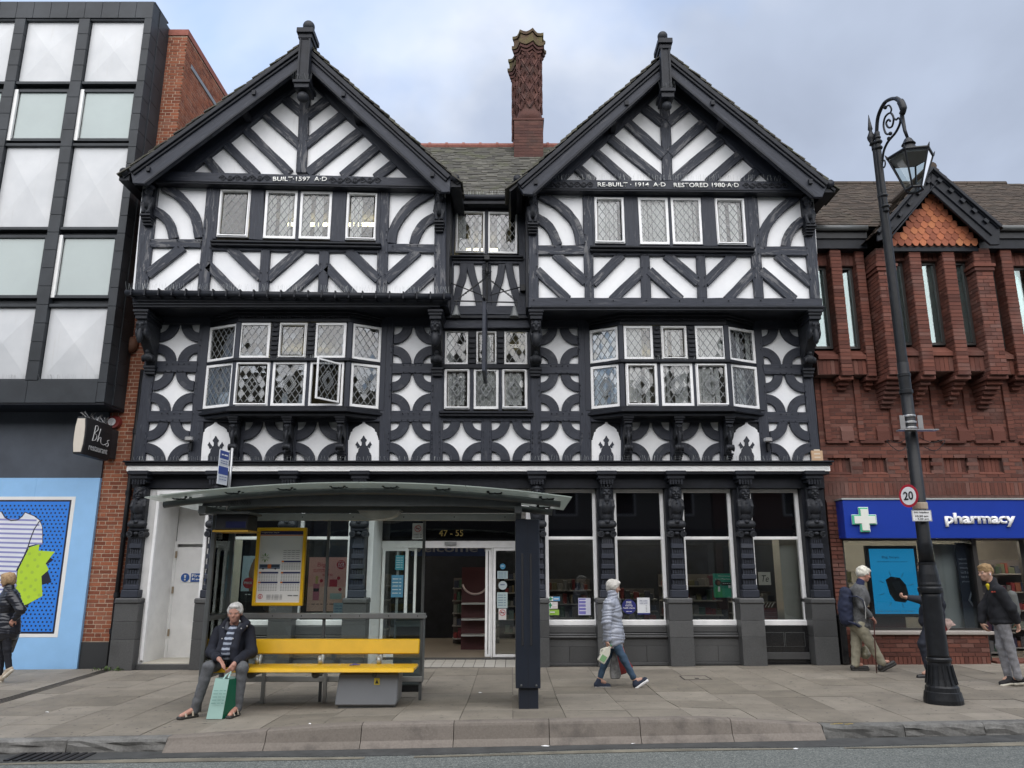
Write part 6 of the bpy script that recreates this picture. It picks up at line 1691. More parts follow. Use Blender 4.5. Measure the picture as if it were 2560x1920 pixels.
for a,b in mull: clad_run(a,b,YM + .004,YM + .2,5.21,Zr[1] + .02,21,'z')
MB().box(XM0,XM1 - .005,YM + .02,15.0,4.74,4.80).build('soffit',M['black'],mod)
MB().box(XM0,XM1,YM + .05,14.9,Zr[0] - .002,Zr[0] + .03).build('roof_coping',M['clad'],mod)
for (a,b) in cols:
 x0,x1 = min(a,b),max(a,b)
 for zt,zb in ((Zr[1],Zr[2]),(Zr[5],Zr[6]),(Zr[9],Zr[10])):
  mb = MB(); xm,zm = (x0 + x1) / 2,(zt + zb) / 2; y = YM + .10
  mb.add([(x0 + .012,y,zb + .012),(x1 - .012,y,zb + .012),(x1 - .012,y,zt - .012),(x0 + .012,y,zt - .012),(xm,y - .05,zm)],[(0,1,4),(1,2,4),(2,3,4),(3,0,4)])
  mb.build('diamond_panel',M['panel'],mod)
  for z in (zt,zb): MB().box(x0,x1,YM + .03,YM + .2,z - .012 if z == zt else z - .05,z + .05 if z == zt else z + .012).build('panel_rail',M['clad'],mod,bevel=.004)
 for zt,zb in ((Zr[3],Zr[4]),(Zr[7],Zr[8])):
  mb = MB(); ring(mb,Vector((x0,YM + .06,zb + .05)),EX,EZ,Vector((0,-1,0)),x1 - x0,zt - zb - .10,.06,-.1,0)
  w = mb.build('window',M['clad'],mod)
  kid(w,MB().box(x0 + .0,x0 + .07,YM + .045,YM + .1,zb + .055,zt - .06).build('peeling_jamb',M['white_old'],w))
  kid(w,MB().box(x0 + .10,x1 - .05,YM + .10,YM + .11,zb + .10,zt - .10).build('pane',M['skypaintglass'],w))
  kid(w,MB().box(x0 + .02,x1 - .02,YM + .14,YM + .15,zb + .06,zt - .06).build('backing',flat('sky bright backing',(.66,.71,.70)),w))  # pale colour put in for the sky's brightness in the pane, not a blind
sp = MB()
for k in range(140):
 x = XM0 + 5.3 * RND.random(); sp.tube([(x,YM + .08,5.22),(x + RND.uniform(-.03,.03),YM + .04 + RND.uniform(-.03,.03),5.33)],.0018,3,cap=False)
sp.build('bird_spikes',M['steel'],mod,kind='stuff')
YH = 14.95
hb = flat('hoarding blue',(.27,.50,.79),.5)
XH = -7.985
MB().box(XM0,XH,YH,15.2,3.44,4.8).build('fascia',M['clad_blue'],mod)
for k,(a,b) in enumerate(((XH - 1.22,XH),(XH - 2.44,XH - 1.224),(XH - 3.66,XH - 2.444),(XH - 4.9,XH - 3.664))): MB().box(a,b,YH - .02,15.2,ground(-8.2,14.8) - .03,3.435).build('hoarding_board',hb,mod)
MB().box(XM0,XM1,15.2,22,0,4.8).build('body_wall',M['clad'],mod)
M['pop_blue'] = flat('poster blue',(.025,.20,.70)); M['pop_lime'] = flat('poster lime',(.42,.62,.035)); M['pop_black'] = flat('poster black',(.012,.013,.03))
hp = lambda pts,Y: xz(cM,pts,Y)
Yp = YH - .024
pa,pb_ = at(cM,425,138,Yp),at(cM,322,926,Yp)
po = MB().box(-11.6,pa.x,Yp,YH - .0205,pb_.z,pa.z).build('hoarding_poster',wh,None)
tag(po,'large pop style poster with a striped shirt on the blue hoarding','poster')
qa,qb = at(cM,402,156,Yp),at(cM,304,906,Yp)
MB().box(-11.52,qa.x,Yp - .001,Yp,qb.z,qa.z).build('poster_border',M['pop_black'],po)
MB().box(-11.49,qa.x - .035,Yp - .002,Yp - .001,qb.z + .035,qa.z - .035).build('poster_field',M['pop_blue'],po)
mb = MB(); i = 0
zz = qb.z + .07
while zz < qa.z - .06:
 x = -11.44 + (.04 if i % 2 else 0)
 while x < qa.x - .06:
  r = .019; mb.add([(x + r * math.cos(k * 1.047),Yp - .003,zz + r * math.sin(k * 1.047)) for k in range(6)],[list(range(6))]); x += .08
 zz += .069; i += 1
mb.build('poster_dots',M['pop_black'],po,kind='stuff')
MB().prism(hp([(170,410),(270,470),(300,492),(258,520),(288,618),(232,632),(150,760),(60,760),(60,410)],Yp - .004),Yp - .004,Yp - .003).build('burst_shadow',M['pop_black'],po)
MB().prism(hp([(60,470),(155,425),(222,404),(216,440),(308,446),(256,512),(273,548),(232,584),(238,695),(150,742),(60,760)],Yp - .005),Yp - .005,Yp - .004).build('burst',M['pop_lime'],po)
mb = MB()
for x,y in ((165,458),(222,462),(195,492),(155,525),(212,528),(180,562),(145,595),(200,605),(172,640),(138,660),(195,660),(160,700),(220,690),(120,560),(120,620)):
 p = at(cM,x,y,Yp - .0055); mb.add([(p.x + .032 * math.cos(k * .785),p.y,p.z + .032 * math.sin(k * .785)) for k in range(8)],[list(range(8))])
mb.build('burst_dots',flat('poster dull lime',(.33,.50,.05)),po,kind='stuff')
shirt = [(-180,230),(-110,222),(-30,240),(8,222),(28,258),(60,273),(95,270),(125,248),(136,226),(190,248),(222,272),(236,310),(237,395),(160,415),(150,440),(95,550),(80,700),(-160,700)]
MB().prism(hp([(x + (4 if x > 0 else -4),y + (3 if y > 300 else -3)) for x,y in shirt],Yp - .006),Yp - .006,Yp - .005).build('shirt_outline',M['pop_black'],po)
MB().prism(hp(shirt,Yp - .007),Yp - .007,Yp - .006).build('shirt',flat('poster white',(.70,.72,.78)),po)
sm_ = flat('poster stripe',(.24,.25,.50))
for k in range(17):
 y = 262 + k * 26
 xr = 238 if y < 398 else 165 - (y - 410) * .5
 xr = min(xr,205 + (y - 262) * .6) if y < 320 else xr
 MB().prism(hp([(-180,y - 6),(xr if y < 560 else 95,y + 4),(xr if y < 560 else 94,y + 14),(-180,y + 5)],Yp - .0075),Yp - .0075,Yp - .007).build('shirt_stripe',sm_,po)
MB().tube([at(cM,x,y,Yp - .008) for x,y in ((8,222),(28,255),(62,272),(98,268),(126,246),(138,226))],.010,4).build('neck_line',M['pop_black'],po)
MB().tube([at(cM,x,y,Yp - .008) for x,y in ((222,274),(192,320),(172,370),(158,415),(135,470),(92,552))],.010,4).build('seam_line',M['pop_black'],po)
t = thing('projecting_sign',(-7.84,14.3,3.7),'black projecting light box sign with white script lettering on the black building','sign')
mb = MB()
prof = [(-.08,3.74),(.08,3.74),(.105,3.9),(.11,4.07),(.105,4.25),(.08,4.42),(-.08,4.42),(-.105,4.25),(-.11,4.07),(-.105,3.9)]
n = len(prof)
mb.add([(-7.84 + a,13.78,z) for a,z in prof] + [(-7.84 + a,14.72,z) for a,z in prof],[list(range(n))[::-1],list(range(n,2 * n))] + [(i,(i + 1) % n,n + (i + 1) % n,n + i) for i in range(n)])
mb.build('sign_box',M['ink'],t,bevel=.008)
MB().prism([(-7.84 + a * .82,4.08 + (z - 4.08) * .9) for a,z in prof],13.765,13.779).build('sign_end',flat('yellowed plastic',(.55,.50,.43)),t)
MB().box(-7.93,-7.75,14.72,14.96,3.80,4.36).build('sign_mount',M['clad'],t)
sv = flat('silver script',(.5,.5,.5)); XS = -7.84 + .113
def pen(pts,r=.008): MB().tube([(XS,y,z) for y,z in pts],r,5).build('script_stroke',sv,t)
y0 = 14.02
def cv(P,n=6):
 Q = []
 for i in range(len(P) - 1):
  p0,p1,p2,p3 = [np.array(P[max(0,min(len(P) - 1,i + k))],float) for k in (-1,0,1,2)]
  for q in range(n):
   s = q / n; Q.append(tuple(.5 * ((2 * p1) + (-p0 + p2) * s + (2 * p0 - 5 * p1 + 4 * p2 - p3) * s * s + (-p0 + 3 * p1 - 3 * p2 + p3) * s ** 3)))
 return Q + [tuple(P[-1])]
pen(cv([(y0 + .05,4.30),(y0 + .03,4.16),(y0 + .0,4.02)])); pen(cv([(y0 + .05,4.30),(y0 + .13,4.31),(y0 + .14,4.24),(y0 + .05,4.17),(y0 + .13,4.13),(y0 + .10,4.05),(y0 + .0,4.02)]))
pen(cv([(y0 + .24,4.28),(y0 + .20,4.15),(y0 + .17,4.03),(y0 + .22,4.10),(y0 + .28,4.12),(y0 + .29,4.03),(y0 + .40,4.0),(y0 + .52,4.05)])); pen(cv([(y0 + .58,4.12),(y0 + .52,4.09),(y0 + .57,4.04),(y0 + .54,3.99),(y0 + .48,4.0)]))
text('sign_lettering','restaurant',(XS - .004,13.93,3.84),(0,1,0),EZ,.66,.095,sv,t,depth=.003)
sp = MB()
for k in range(40):
 y = 13.8 + .95 * RND.random(); sp.tube([(-7.84 + RND.uniform(-.1,.1),y,4.42),(-7.84 + RND.uniform(-.18,.18),y + RND.uniform(-.08,.05),4.53)],.002,3,cap=False)
sp.build('bird_spikes',M['steel'],t,kind='stuff')
bp = thing('brick_party_wall',(-7.62,17,0),'tall orange brick party wall between the modern building and the timber front','wall')
BX0,BX1,BY0,BY1,BZ1 = -7.98,-7.29,15.0,17.6,13.36
MB().box(BX0,BX1,BY0,BY1,.40,BZ1).build('mortar_core',M['mortar'],bp)
MB().box(BX0 - .0,BX1 + .08,BY0 - .03,BY1,0 - .08,.40).build('stone_plinth',flat('black slate plinth',(.03,.032,.034),.5),bp)
MB().box(BX0,BX1 + .025,BY0 - .03,BY1 + .03,BZ1 + .003,BZ1 + .15).build('coping',simple('red coping brick',(.26,.09,.065),.9,var=.2,scale=8,bmp=.3),bp)
bl_ = []
def lay(out,O,U,V,N,w,h,bond='flemish',bl=.221,bh=.062,j=.014,hd=.102):
 nv = int(h / (bh + j) + .3)
 for r in range(nv):
  z = (r + .5) * (bh + j)
  if bond == 'flemish':
   seq = (bl,hd); x = -RND.uniform(0,.02) - (0 if r % 2 else (bl / 2 + hd / 2 + j)); k = 0
  else: seq = (bl,); x = -(bl / 2 + j / 2) * (r % 2); k = 0
  while x < w:
   l = seq[k % len(seq)]; a,b = max(x,.0),min(x + l,w)
   if b - a > .025: out.append((Vector(O) + U * ((a + b) / 2) + V * z,U,V,N,(b - a) / 2,bh / 2))
   x += l + j; k += 1
lay(bl_,(BX0,BY0,.41),EX,EZ,Vector((0,-1,0)),BX1 - BX0,BZ1 - .41)
side_ = []
lay(side_,(BX1,BY0,9.0),Vector((0,1,0)),EZ,EX,BY1 - BY0,BZ1 - 9.0)
camv = Vector((0,0,H_CAM))
def make_bricks(lst,parent,mat,limit,proud=.005,name='brick',rest='small_bricks',seen=lambda c: True):
 lst = sorted(lst,key=lambda b: (0 if seen(b[0]) and b[4] > .06 else 1,(b[0] - camv).length)); mb = MB(); shared = {}
 for k,(c,U,V,N,a,b) in enumerate(lst):
  d = proud + RND.uniform(-.002,.003)
  if k < limit:
   key = (round(a,3),round(b,3),tuple(round(q,2) for q in N))
   if key not in shared:
    m = MB(); m.pbox((0,0,0),U,V,N,a,b,.02); o = m.build(name,mat,None,org=(0,0,0)); shared[key] = o.data; o.parent = parent
   else:
    o = bpy.data.objects.new(name,shared[key]); link(o); o.parent = parent
   o.location = c - ROOTW[parent.name] + N * (d - .02)
  else: mb.pbox(c + N * (d - .02),U,V,N,a,b,.02)
 mb.build(rest,mat,parent,kind='stuff')
make_bricks(bl_ + side_,bp,M['brick_orange'],300)
mb = MB(); mb.box(BX1 + .0,BX1 + .02,BY0 + .3,BY1,12.75,12.85); mb.build('lead_strip',flat('dull lead',(.20,.215,.235)),bp)
mb = MB(); mb.tube([(-7.40,14.93,ground(-7.4,14.9)),(-7.40,14.93,5.6)],.045,10)
dp = mb.build('drainpipe',M['lamp_black'],bp,smooth=True)
for z in (.55,1.2,2.3,3.1,4.3): MB().lathe([(.058,z),(.058,z + .09)],-7.40,14.93,12).build('pipe_collar',M['lamp_black'],bp)
p = at(cF,830,676,14.9)
o = MB().lathe([(.0,0),(.17,0.0),(.18,.02),(.17,.08),(.12,.13),(.03,.145),(.0,.147)],0,0,24).build('alarm_bell',flat('rust brown',(.13,.055,.03),.7),None,smooth=True,org=(0,0,0)); o.rotation_euler = (math.pi / 2,0,0); o.location = (p.x,14.99,p.z)
tag(o,'round rusty brown alarm bell high on the brick wall','alarm bell')
p = at(cF,735,1178,14.9)
t = thing('fire_bell',(p.x,14.95,p.z),'red fire bell with white centre above the projecting sign','alarm bell')
o = MB().tube([(p.x,14.985,p.z),(p.x,14.90,p.z)],[.135,.12],24).build('bell_dome',flat('bell red',(.20,.03,.025),.4),t); MB().tube([(p.x - .03,14.90,p.z),(p.x - .03,14.885,p.z)],.075,20).build('bell_plate',M['white'],t)
# === RIGHT: red brick shop with a gabled bay
rb = thing('brick_shop_building',(8.3,16,0),'dark red brick shop building with narrow windows and a tiled gable','building')
NY = Vector((0,-1,0)); NX = Vector((-1,0,0)); PXv = Vector((1,0,0))
RX0,RX1 = 6.02,13.4
WY = 14.90
R_l = []
core = lambda n,*a: MB().box(*a).build(n,M['mortar_red'],rb)
core('wall',RX0,RX1,WY,15.3,3.0,3.50); core('wall',RX0,RX1,WY,15.3,3.86,5.45); core('wall',RX0,RX1,WY + .08,15.3,3.50,3.86); core('wall',RX0,RX1,15.3,21,2.7,8.3); core('wall',RX0,RX0 + .22,14.86,15.3,0,3.0)
recs = [(6.14,6.58),(6.80,7.28),(7.62,8.18),(8.39,8.87),(9.05,9.54),(9.92,10.4),(10.6,11.1)]
for a,b in zip([RX0] + [r[1] for r in recs],[r[0] for r in recs] + [RX1]): core('wall',a,b,WY + .001,15.25,3.49,3.87)
def wall_bricks(x0,x1,z0,z1,y,holes=(),side=NY):
 tmp = []; lay(tmp,(x0,y,z0),EX,EZ,NY,x1 - x0,z1 - z0,bond='stretcher')
 for b in tmp:
  if not any(h[0] < b[0].x + b[4] * .3 and b[0].x - b[4] * .3 < h[1] and h[2] < b[0].z < h[3] for h in holes): R_l.append(b)
wall_bricks(RX0,RX1,3.36,5.45,WY,[(a,b,3.52,3.84) for a,b in recs])
for k in range(70):
 x = RX0 + .04 + k * .078
 R_l.append((Vector((x,WY,3.22)),EX,EZ,NY,.033,.12))
for a,b in recs:
 for q in range(int((b - a) / .075)): R_l.append((Vector((a + .04 + q * .075,WY + .07,3.68)),EX,EZ,NY,.034,.15))
 prism_yz(MB(),[(WY + .08,3.5),(WY - .012,3.5),(WY - .012,3.515),(WY + .08,3.56)],a + .002,b - .002).build('brick_sill',M['brick_red'],rb)
 MB().box(a - .01,b - .02,WY - .07,WY + .02,4.10,4.15).build('brick_ledge',M['brick_red'],rb,bevel=.006)
 prism_yz(MB(),[(WY,4.15),(WY - .06,4.152),(WY - .06,4.34),(WY,4.46)],b - .14,b + .10).build('brick_buttress',M['brick_red'],rb)
for x in (6.13,6.78,7.45,8.28,8.93,9.72,10.4):
 mb = MB(); core('strip_core',x,x + .11,WY - .05,WY + .02,4.16,5.42)
 for k in range(16): R_l.append((Vector((x + .055,WY - .05,4.2 + k * .077)),EX,EZ,NY,.055,.033)); R_l.append((Vector((x,WY - .02,4.2 + k * .077)),EZ.cross(EX) if False else Vector((0,-1,0)),EZ,NX,.028,.033))
zpb = 5.32
def pier(x0,x1,y,zb,zt,wide=False,steps=6,cy=WY):
 core('pier_core',x0 + .004,x1 - .004,y + .004,15.25,zb,zt)
 n = int((zt - zb) / .077); w = x1 - x0
 for r in range(n):
  z = zb + (r + .5) * .077
  cuts = [0,w] if w < .26 else ([0,.215,w] if r % 2 else [0,w - .215,w])
  for a,b in zip(cuts,cuts[1:]): R_l.append((Vector((x0 + (a + b) / 2,y,z)),EX,EZ,NY,(b - a) / 2 - .005,.033))
  d = 14.98 - y; yy = y + (0 if r % 2 else -.0); c = [0,.105,.33,.55] if r % 2 else [0,.22,.44,.66]
  for sx,N in ((x0,NX),(x1,PXv)):
   for a,b in zip(c,c[1:]):
    b = min(b,d)
    if b - a > .03: R_l.append((Vector((sx,y + (a + b) / 2,z)),Vector((0,-1,0)) if N is NX else Vector((0,1,0)),EZ,N,(b - a) / 2 - .005,.033))
 for k in range(steps):
  d = (cy - y) * (k + 1) / (steps + 1); g = .035 if k in (0,) else -.0 - .012 * k * (1 if not wide else .8)
  MB().box(x0 - g,x1 + g,y + d - (.03 if k == 0 else 0),cy + .05,zb - .077 * (k + 1) + .008,zb - .077 * k).build('brick_corbel',M['brick_red'],rb,bevel=.006)
PIER = [(6.42,6.63,14.5,5.38,3,8.0),(6.96,7.12,14.56,5.38,3,8.0),(9.86,10.08,14.5,5.38,3,8.0),(10.6,10.82,14.5,5.38,3,8.0),(7.86,8.08,14.22,zpb,6,7.9),(8.52,8.75,14.22,zpb,6,7.9),(7.20,7.53,14.2,zpb,7,7.9),(9.12,9.45,14.2,zpb,7,7.9)]
for x0,x1,y,zb,st,zt in PIER: pier(x0,x1,y,zb,zt,x1 - x0 > .3,st)
for x0,x1 in ((7.20,7.53),(9.12,9.45)):
 for z,g in ((7.42,.03),(7.50,.05)): MB().box(x0 - g,x1 + g,14.2 - g,14.9,z,z + .065).build('brick_cap',M['brick_red'],rb,bevel=.005)
bays = [(6.02,6.42,14.62),(6.63,6.96,14.62),(7.53,7.86,14.36),(8.08,8.52,14.36),(8.75,9.12,14.36),(9.45,9.86,14.62),(10.08,10.6,14.62),(10.82,11.3,14.62)]
for a,b,y in bays:
 core('apron_core',a - .02,b + .02,y + .003,15.2,5.42,5.72)
 n = int((b - a) / .075)
 for q in range(n): R_l.append((Vector((a + (q + .5) * (b - a) / n,y,5.57)),EX,EZ,NY,(b - a) / n / 2 - .004,.14))
 prism_yz(MB(),[(y - .05,5.725),(y - .05,5.80),(y + .16,5.95),(y + .16,5.725)],a + .002,b - .002).build('brick_sill',M['brick_red'],rb)
 core('lintel_core',a - .02,b + .02,y + .063,15.2,7.72,8.1)
 for q in range(n): R_l.append((Vector((a + (q + .5) * (b - a) / n,y + .06,7.84)),EX,EZ,NY,(b - a) / n / 2 - .004,.11))
 for r in range(2): R_l.append((Vector(((a + b) / 2,y + .06,7.99 + r * .077)),EX,EZ,NY,(b - a) / 2 - .004,.033))
 wy = y + .14; mb = MB(); ring(mb,Vector((a + .01,wy,5.99)),EX,EZ,NY,b - a - .02,1.73,.05,-.08,0)
 w = mb.build('narrow_window',flat('dark bronze frame',(.035,.032,.03),.4),rb)
 kid(w,MB().box(a + .06,b - .06,wy + .03,wy + .04,6.04,7.67).build('pane',M['mirrorglass'],w))
 kid(w,MB().box(a + .03,b - .03,wy + .09,wy + .1,6.0,7.7).build('backing',flat('grey blind',(.40,.44,.45)),w))
vis_r = lambda c: c.x < 10.1
make_bricks(R_l,rb,M['brick_red'],300,seen=vis_r)
for a,b in ((RX0 - .1,7.16),(9.42,RX1)):
 MB().box(a,b,14.44,14.9,8.0,8.20).build('fascia_board',M['black'],rb); MB().box(a,b,14.40,14.9,8.202,8.34).build('fascia_board',M['lamp_black'],rb)
 MB().tube([(a,14.36,8.40),(b,14.36,8.40)],.065,8).build('gutter',M['grey_metal'],rb,smooth=True)
RY0,RZ0,RYR,RZR = 14.36,8.42,16.36,10.42
MB().add([(RX0 - .1,RY0,RZ0 - .04),(RX1,RY0,RZ0 - .04),(RX1,RYR,RZR - .04),(RX0 - .1,RYR,RZR - .04)],[(0,1,2,3)]).build('roof_board',M['black'],rb)
MB().add([(RX0 - .1,RYR,RZR - .04),(RX1,RYR,RZR - .04),(RX1,21,6),(RX0 - .1,21,6)],[(0,1,2,3)]).build('roof_board',M['tile_brown'],rb)
def tiles(O,U,S,wid,ln,mat,parent,limit,name,rest,exc=lambda p: True,tw=.165,ga=.10,bw=0.16,th=.007):
 N = U.cross(S).normalized(); lst = []
 for r in range(int(ln / ga)):
  x = (tw / 2) * (r % 2)
  while x < wid:
   c = O + U * x + S * (r * ga)
   if exc(c): lst.append((c,RND.uniform(-.003,.006)))
   x += tw
 lst.sort(key=lambda q: (q[0] - camv).length); mb = MB(); d = (S - N * .10).normalized(); n2 = U.cross(d).normalized()
 me = None
 for k,(c,e) in enumerate(lst):
  cc = c + N * (.022 + e) + S * (ga * .5)
  if k < limit:
   if me is None:
    m = MB(); m.pbox((0,0,0),U,d,n2,tw / 2 - .002,bw / 2,th); o = m.build(name,mat,None,org=(0,0,0)); me = o.data; o.parent = parent
   else: o = bpy.data.objects.new(name,me); link(o); o.parent = parent
   o.location = cc - ROOTW[parent.name]
  else: mb.pbox(cc,U,d,n2,tw / 2 - .002,bw / 2,th)
 mb.build(rest,mat,parent,kind='stuff')
S45 = Vector((0,1,1)).normalized()
gx_,gz_ = 8.29,9.52
def not_dormer(c):
 if c.x > 9.95 or c.x < RX0 - .1: return c.x < RX1 and c.x >= RX0 - .1
 half = (gz_ - c.z) / 1.33
 return not (abs(c.x - gx_) < half)
tiles(Vector((RX0 - .1,RY0,RZ0)),EX,S45,RX1 - RX0 + .1,(RYR - RY0) * 1.414,M['tile_brown'],rb,300,'roof_tile','small_roof_tiles',not_dormer)
for k in range(18): MB().tube([(RX0 - .1 + k * .31,RYR,RZR + .0),(RX0 - .1 + k * .31 + .30,RYR,RZR + .0)],.085,8).build('ridge_tile',M['tile_brown'],rb)
YG = 13.92
gl = xz(cE,[(1018,612),(640,1060),(645,1115),(712,1095),(1012,762)],YG); gr = xz(cE,[(1018,612),(1492,1020),(1490,1138),(1428,1140),(1012,762)],YG)
for k,q in enumerate((gl,gr)):
 timber('bargeboard',q,YG,rb,.05,jit=0,mat='black',exact=True)
 a,b = Vector((q[0][0],0,q[0][1])),Vector((q[1][0],0,q[1][1])); d = (b - a).normalized(); nrm = Vector((d.z,0,-d.x)); nrm = -nrm if nrm.z > 0 else nrm
 for o0,o1,yy in ((-.03,.035,-.06),(.04,.06,-.03),(.24,.27,-.025)):
  pp = [a + nrm * o0,b + nrm * o0,b + nrm * o1,a + nrm * o1]; timber('barge_moulding',[(v.x,v.z) for v in pp],YG + yy,rb,.08,jit=0,mat='black',exact=True)
 ln = (b - a).length
 for i in range(5):
  s = a + d * (ln * (.16 + .17 * i)) + nrm * .115
  MB().pbox((s.x,YG - .03,s.z),d,nrm,Vector((0,1,0)),.05,.035,.028).build('barge_block',M['black'],rb,bevel=.004)
 up = -nrm; n_ = Vector((0,1,0))
 mb = MB()
 mb.add([(a.x,YG - .05,a.z + .01),(b.x + d.x * .06,YG - .05,b.z + d.z * .06 + .01),(b.x + d.x * .06,16.2,b.z + d.z * .06 + .01),(a.x,16.2,a.z + .01)],[(0,1,2,3)]); mb.build('roof_board',M['tile_brown'],rb)
 mb = MB()
 for r in range(int((ln + .06) / .10)):
  for j in range(9):
   c = a + d * (.05 + r * .10) + up * (.03 + RND.uniform(-.003,.006)); y = YG - .06 + j * .167 + .08 + (.08 if r % 2 else 0)
   mb.pbox((c.x,y,c.z),(d + up * .1).normalized(),up,n_,.08,.007,.081)
 mb.build('gable_roof_tiles',M['tile_brown'],rb,kind='stuff')
 mb = MB(); e = [a + nrm * .10,b + nrm * .10]; mb.quad((e[0].x,YG + .04,e[0].z),(e[0].x,14.3,e[0].z),(e[1].x,14.3,e[1].z),(e[1].x,YG + .04,e[1].z)); mb.build('soffit',M['black'],rb)
MB().tube([(gl[0][0],YG - .06,gl[0][1] + .03),(gl[0][0],16.2,gl[0][1] + .03)],.085,10).build('ridge_tile',M['tile_brown'],rb)
YT = 14.16
tri = xz(cE,[(1013,790),(735,1150),(1345,1152)],YT)
MB().prism(tri,YT + .03,YT + .1).build('gable_wall',M['mortar_red'],rb)
zA_,zB_ = tri[0][1],tri[1][1]; rows = 9; rh = (zA_ - zB_) / rows
for r in range(rows + 1):
 z = zB_ + r * rh; f = 1 - (z + rh * .5 - zB_) / (zA_ - zB_);
 if f <= 0: continue
 xl = tri[0][0] + (tri[1][0] - tri[0][0]) * f; xr = tri[0][0] + (tri[2][0] - tri[0][0]) * f
 w = .145; x = tri[0][0] - w * 8 + (w / 2 if r % 2 else 0)
 while x < xr:
  if x > xl - .02 and x < xr + .02:
   P = [(x - w * .48,z + rh * 1.35),(x - w * .48,z + rh * .45),(x - w * .36,z + rh * .42)] + [(x + w * .36 * math.cos(a),z + rh * .40 + rh * .40 * math.sin(a)) for a in [math.pi + math.pi * i / 6 for i in range(1,6)]] + [(x + w * .36,z + rh * .42),(x + w * .48,z + rh * .45),(x + w * .48,z + rh * 1.35)]
   P = [(px,min(pz,zA_)) for px,pz in P]
   mb = MB(); mb.fprism(P,(0,YT,0),EX,Vector((0,.03,1)).normalized(),NY,0,.012 + .0015 * (r % 2))
   mb.v = [(vx,vy - .016 + .016 * min(1,(vz - z) / (rh * 1.35)) + .31 * 0,vz) for vx,vy,vz in [(a,YT - (.012 if i < len(P) else 0),c) for i,(a,b,c) in enumerate([(q[0],0,q[1]) for q in P] * 2)]]
   mb.build('scale_tile',M['tile_orange'],rb)
  x += w
MB().box(tri[1][0] + .0,tri[2][0],YT + .02,YT + .12,zB_ - .09,zB_ - .002).build('gable_tie',M['black'],rb)
# --- the pharmacy front
psg = MB().box(6.19,13.2,14.52,14.86,2.27,2.98).build('shop_sign_panel',flat('pharmacy blue',(.006,.035,.30),.35),rb,bevel=.01)
MB().box(6.17,13.2,14.50,14.86,2.982,3.01).build('sign_trim',M['alu'],rb)
a,b = at(cQ,862,278,14.51),at(cQ,1268,195,14.51)
text('sign_lettering','pharmacy',(a.x,14.518,a.z),EX,EZ,b.x - a.x,b.z - a.z,M['white'],rb,embolden=.035,depth=.03)
def cross(cx,cz,r,w,y,mat,d=.012):
 P = [(cx - w,cz + r),(cx + w,cz + r),(cx + w,cz + w),(cx + r,cz + w),(cx + r,cz - w),(cx + w,cz - w),(cx + w,cz - r),(cx - w,cz - r),(cx - w,cz - w),(cx - r,cz - w),(cx - r,cz + w),(cx - w,cz + w)]
 MB().prism(P,y - d,y).build('pharmacy_cross',mat,rb,bevel=.004)
a,b = at(cQ,300,310,14.5),at(cQ,452,162,14.5); cx_,cz_ = (a.x + b.x) / 2,(a.z + b.z) / 2; r_ = (b.z - a.z) / 2
cross(cx_ + .012,cz_ + .004,r_,r_ * .40,14.518,M['white'],.03); cross(cx_,cz_,r_ * .97,r_ * .38,14.487,flat('cross green',(.06,.42,.24)),.02); cross(cx_ + .012,cz_ - .002,r_ * .86,r_ * .30,14.466,flat('cross cream',(.70,.72,.66)),.012)
g = ground(7.5,14.8)
wx0,wx1 = 6.24,8.72
R2 = []
core('stall_core',wx0,wx1 - .1,14.62 + .004,15.1,g - .05,.55); lay(R2,(wx0,14.62,g + .13),EX,EZ,NY,wx1 - .1 - wx0,.42,'stretcher')
for k in range(30): R2.append((Vector((wx0 + .04 + k * .079,14.61,g + .05)),EX,EZ,NY,.034,.075))
lay(R2,(RX0,14.84,g + .1),EX,EZ,NY,.22,2.9 - g,'stretcher')
mbx = MB()
for c,U,V,N,a,b in R2: mbx.pbox(c + N * -.015,U,V,N,a,b,.02)
mbx.build('lower_bricks',M['brick_red'],rb,kind='stuff')
MB().box(wx0,wx1 + .02,14.56,15.0,.56,.62).build('window_sill',flat('pale stone sill',(.32,.29,.26)),rb,bevel=.01)
mb = MB(); ring(mb,Vector((wx0,14.86,.622)),EX,EZ,NY,wx1 - wx0,1.65,.035,-.06,0); w = mb.build('shop_window',flat('dark bronze frame',(.035,.032,.03),.4),rb)
kid(w,MB().box(wx0 + .03,wx1 - .03,14.88,14.888,.65,2.24).build('pane',M['shopglass'],w))
MB().box(wx1 - .05,wx1 + .03,14.8,15.2,g - .05,2.27).build('door_post',flat('dark bronze frame',(.035,.032,.03),.4),rb)
MB().box(wx1,13.2,14.6,15.2,g - .05,g + .05).build('door_step',M['brick_red'],rb)
for x in (9.75,10.75): MB().box(x,x + .09,15.1,15.18,g,2.27).build('door_frame',flat('dark bronze frame',(.035,.032,.03),.4),rb)
MB().box(9.84,10.75,15.13,15.14,g + .05,2.2).build('door_glass',M['shopglass'],rb)
MB().box(RX0 + .22,13.2,14.87,15.3,2.255,2.27 - .003).build('lintel',M['black'],rb)
MB().box(RX0 + .22,14,19.5,19.6,0,3).build('inner_wall',M['shop_in'],rb); MB().box(RX0 + .22,14,15.0,19.5,2.6,2.66).build('inner_ceiling',flat('shop ceiling',(.35,.34,.32),.8),rb); MB().box(RX0 + .22,14,14.9,19.5,-.02,g + .02).build('inner_floor',fl,rb)
MB().box(RX0 + .2,RX0 + .24,14.95,19.5,0,2.6).build('inner_wall',M['shop_in'],rb)
for y in (15.25,15.9,17.2,18.4):  # row nearest the glass is added to brighten the pillar and department sign
 for x in (6.8,8.4,10.0): MB().box(x,x + 1.1,y,y + .08,2.52,2.58).build('strip_light',tl_,rb)
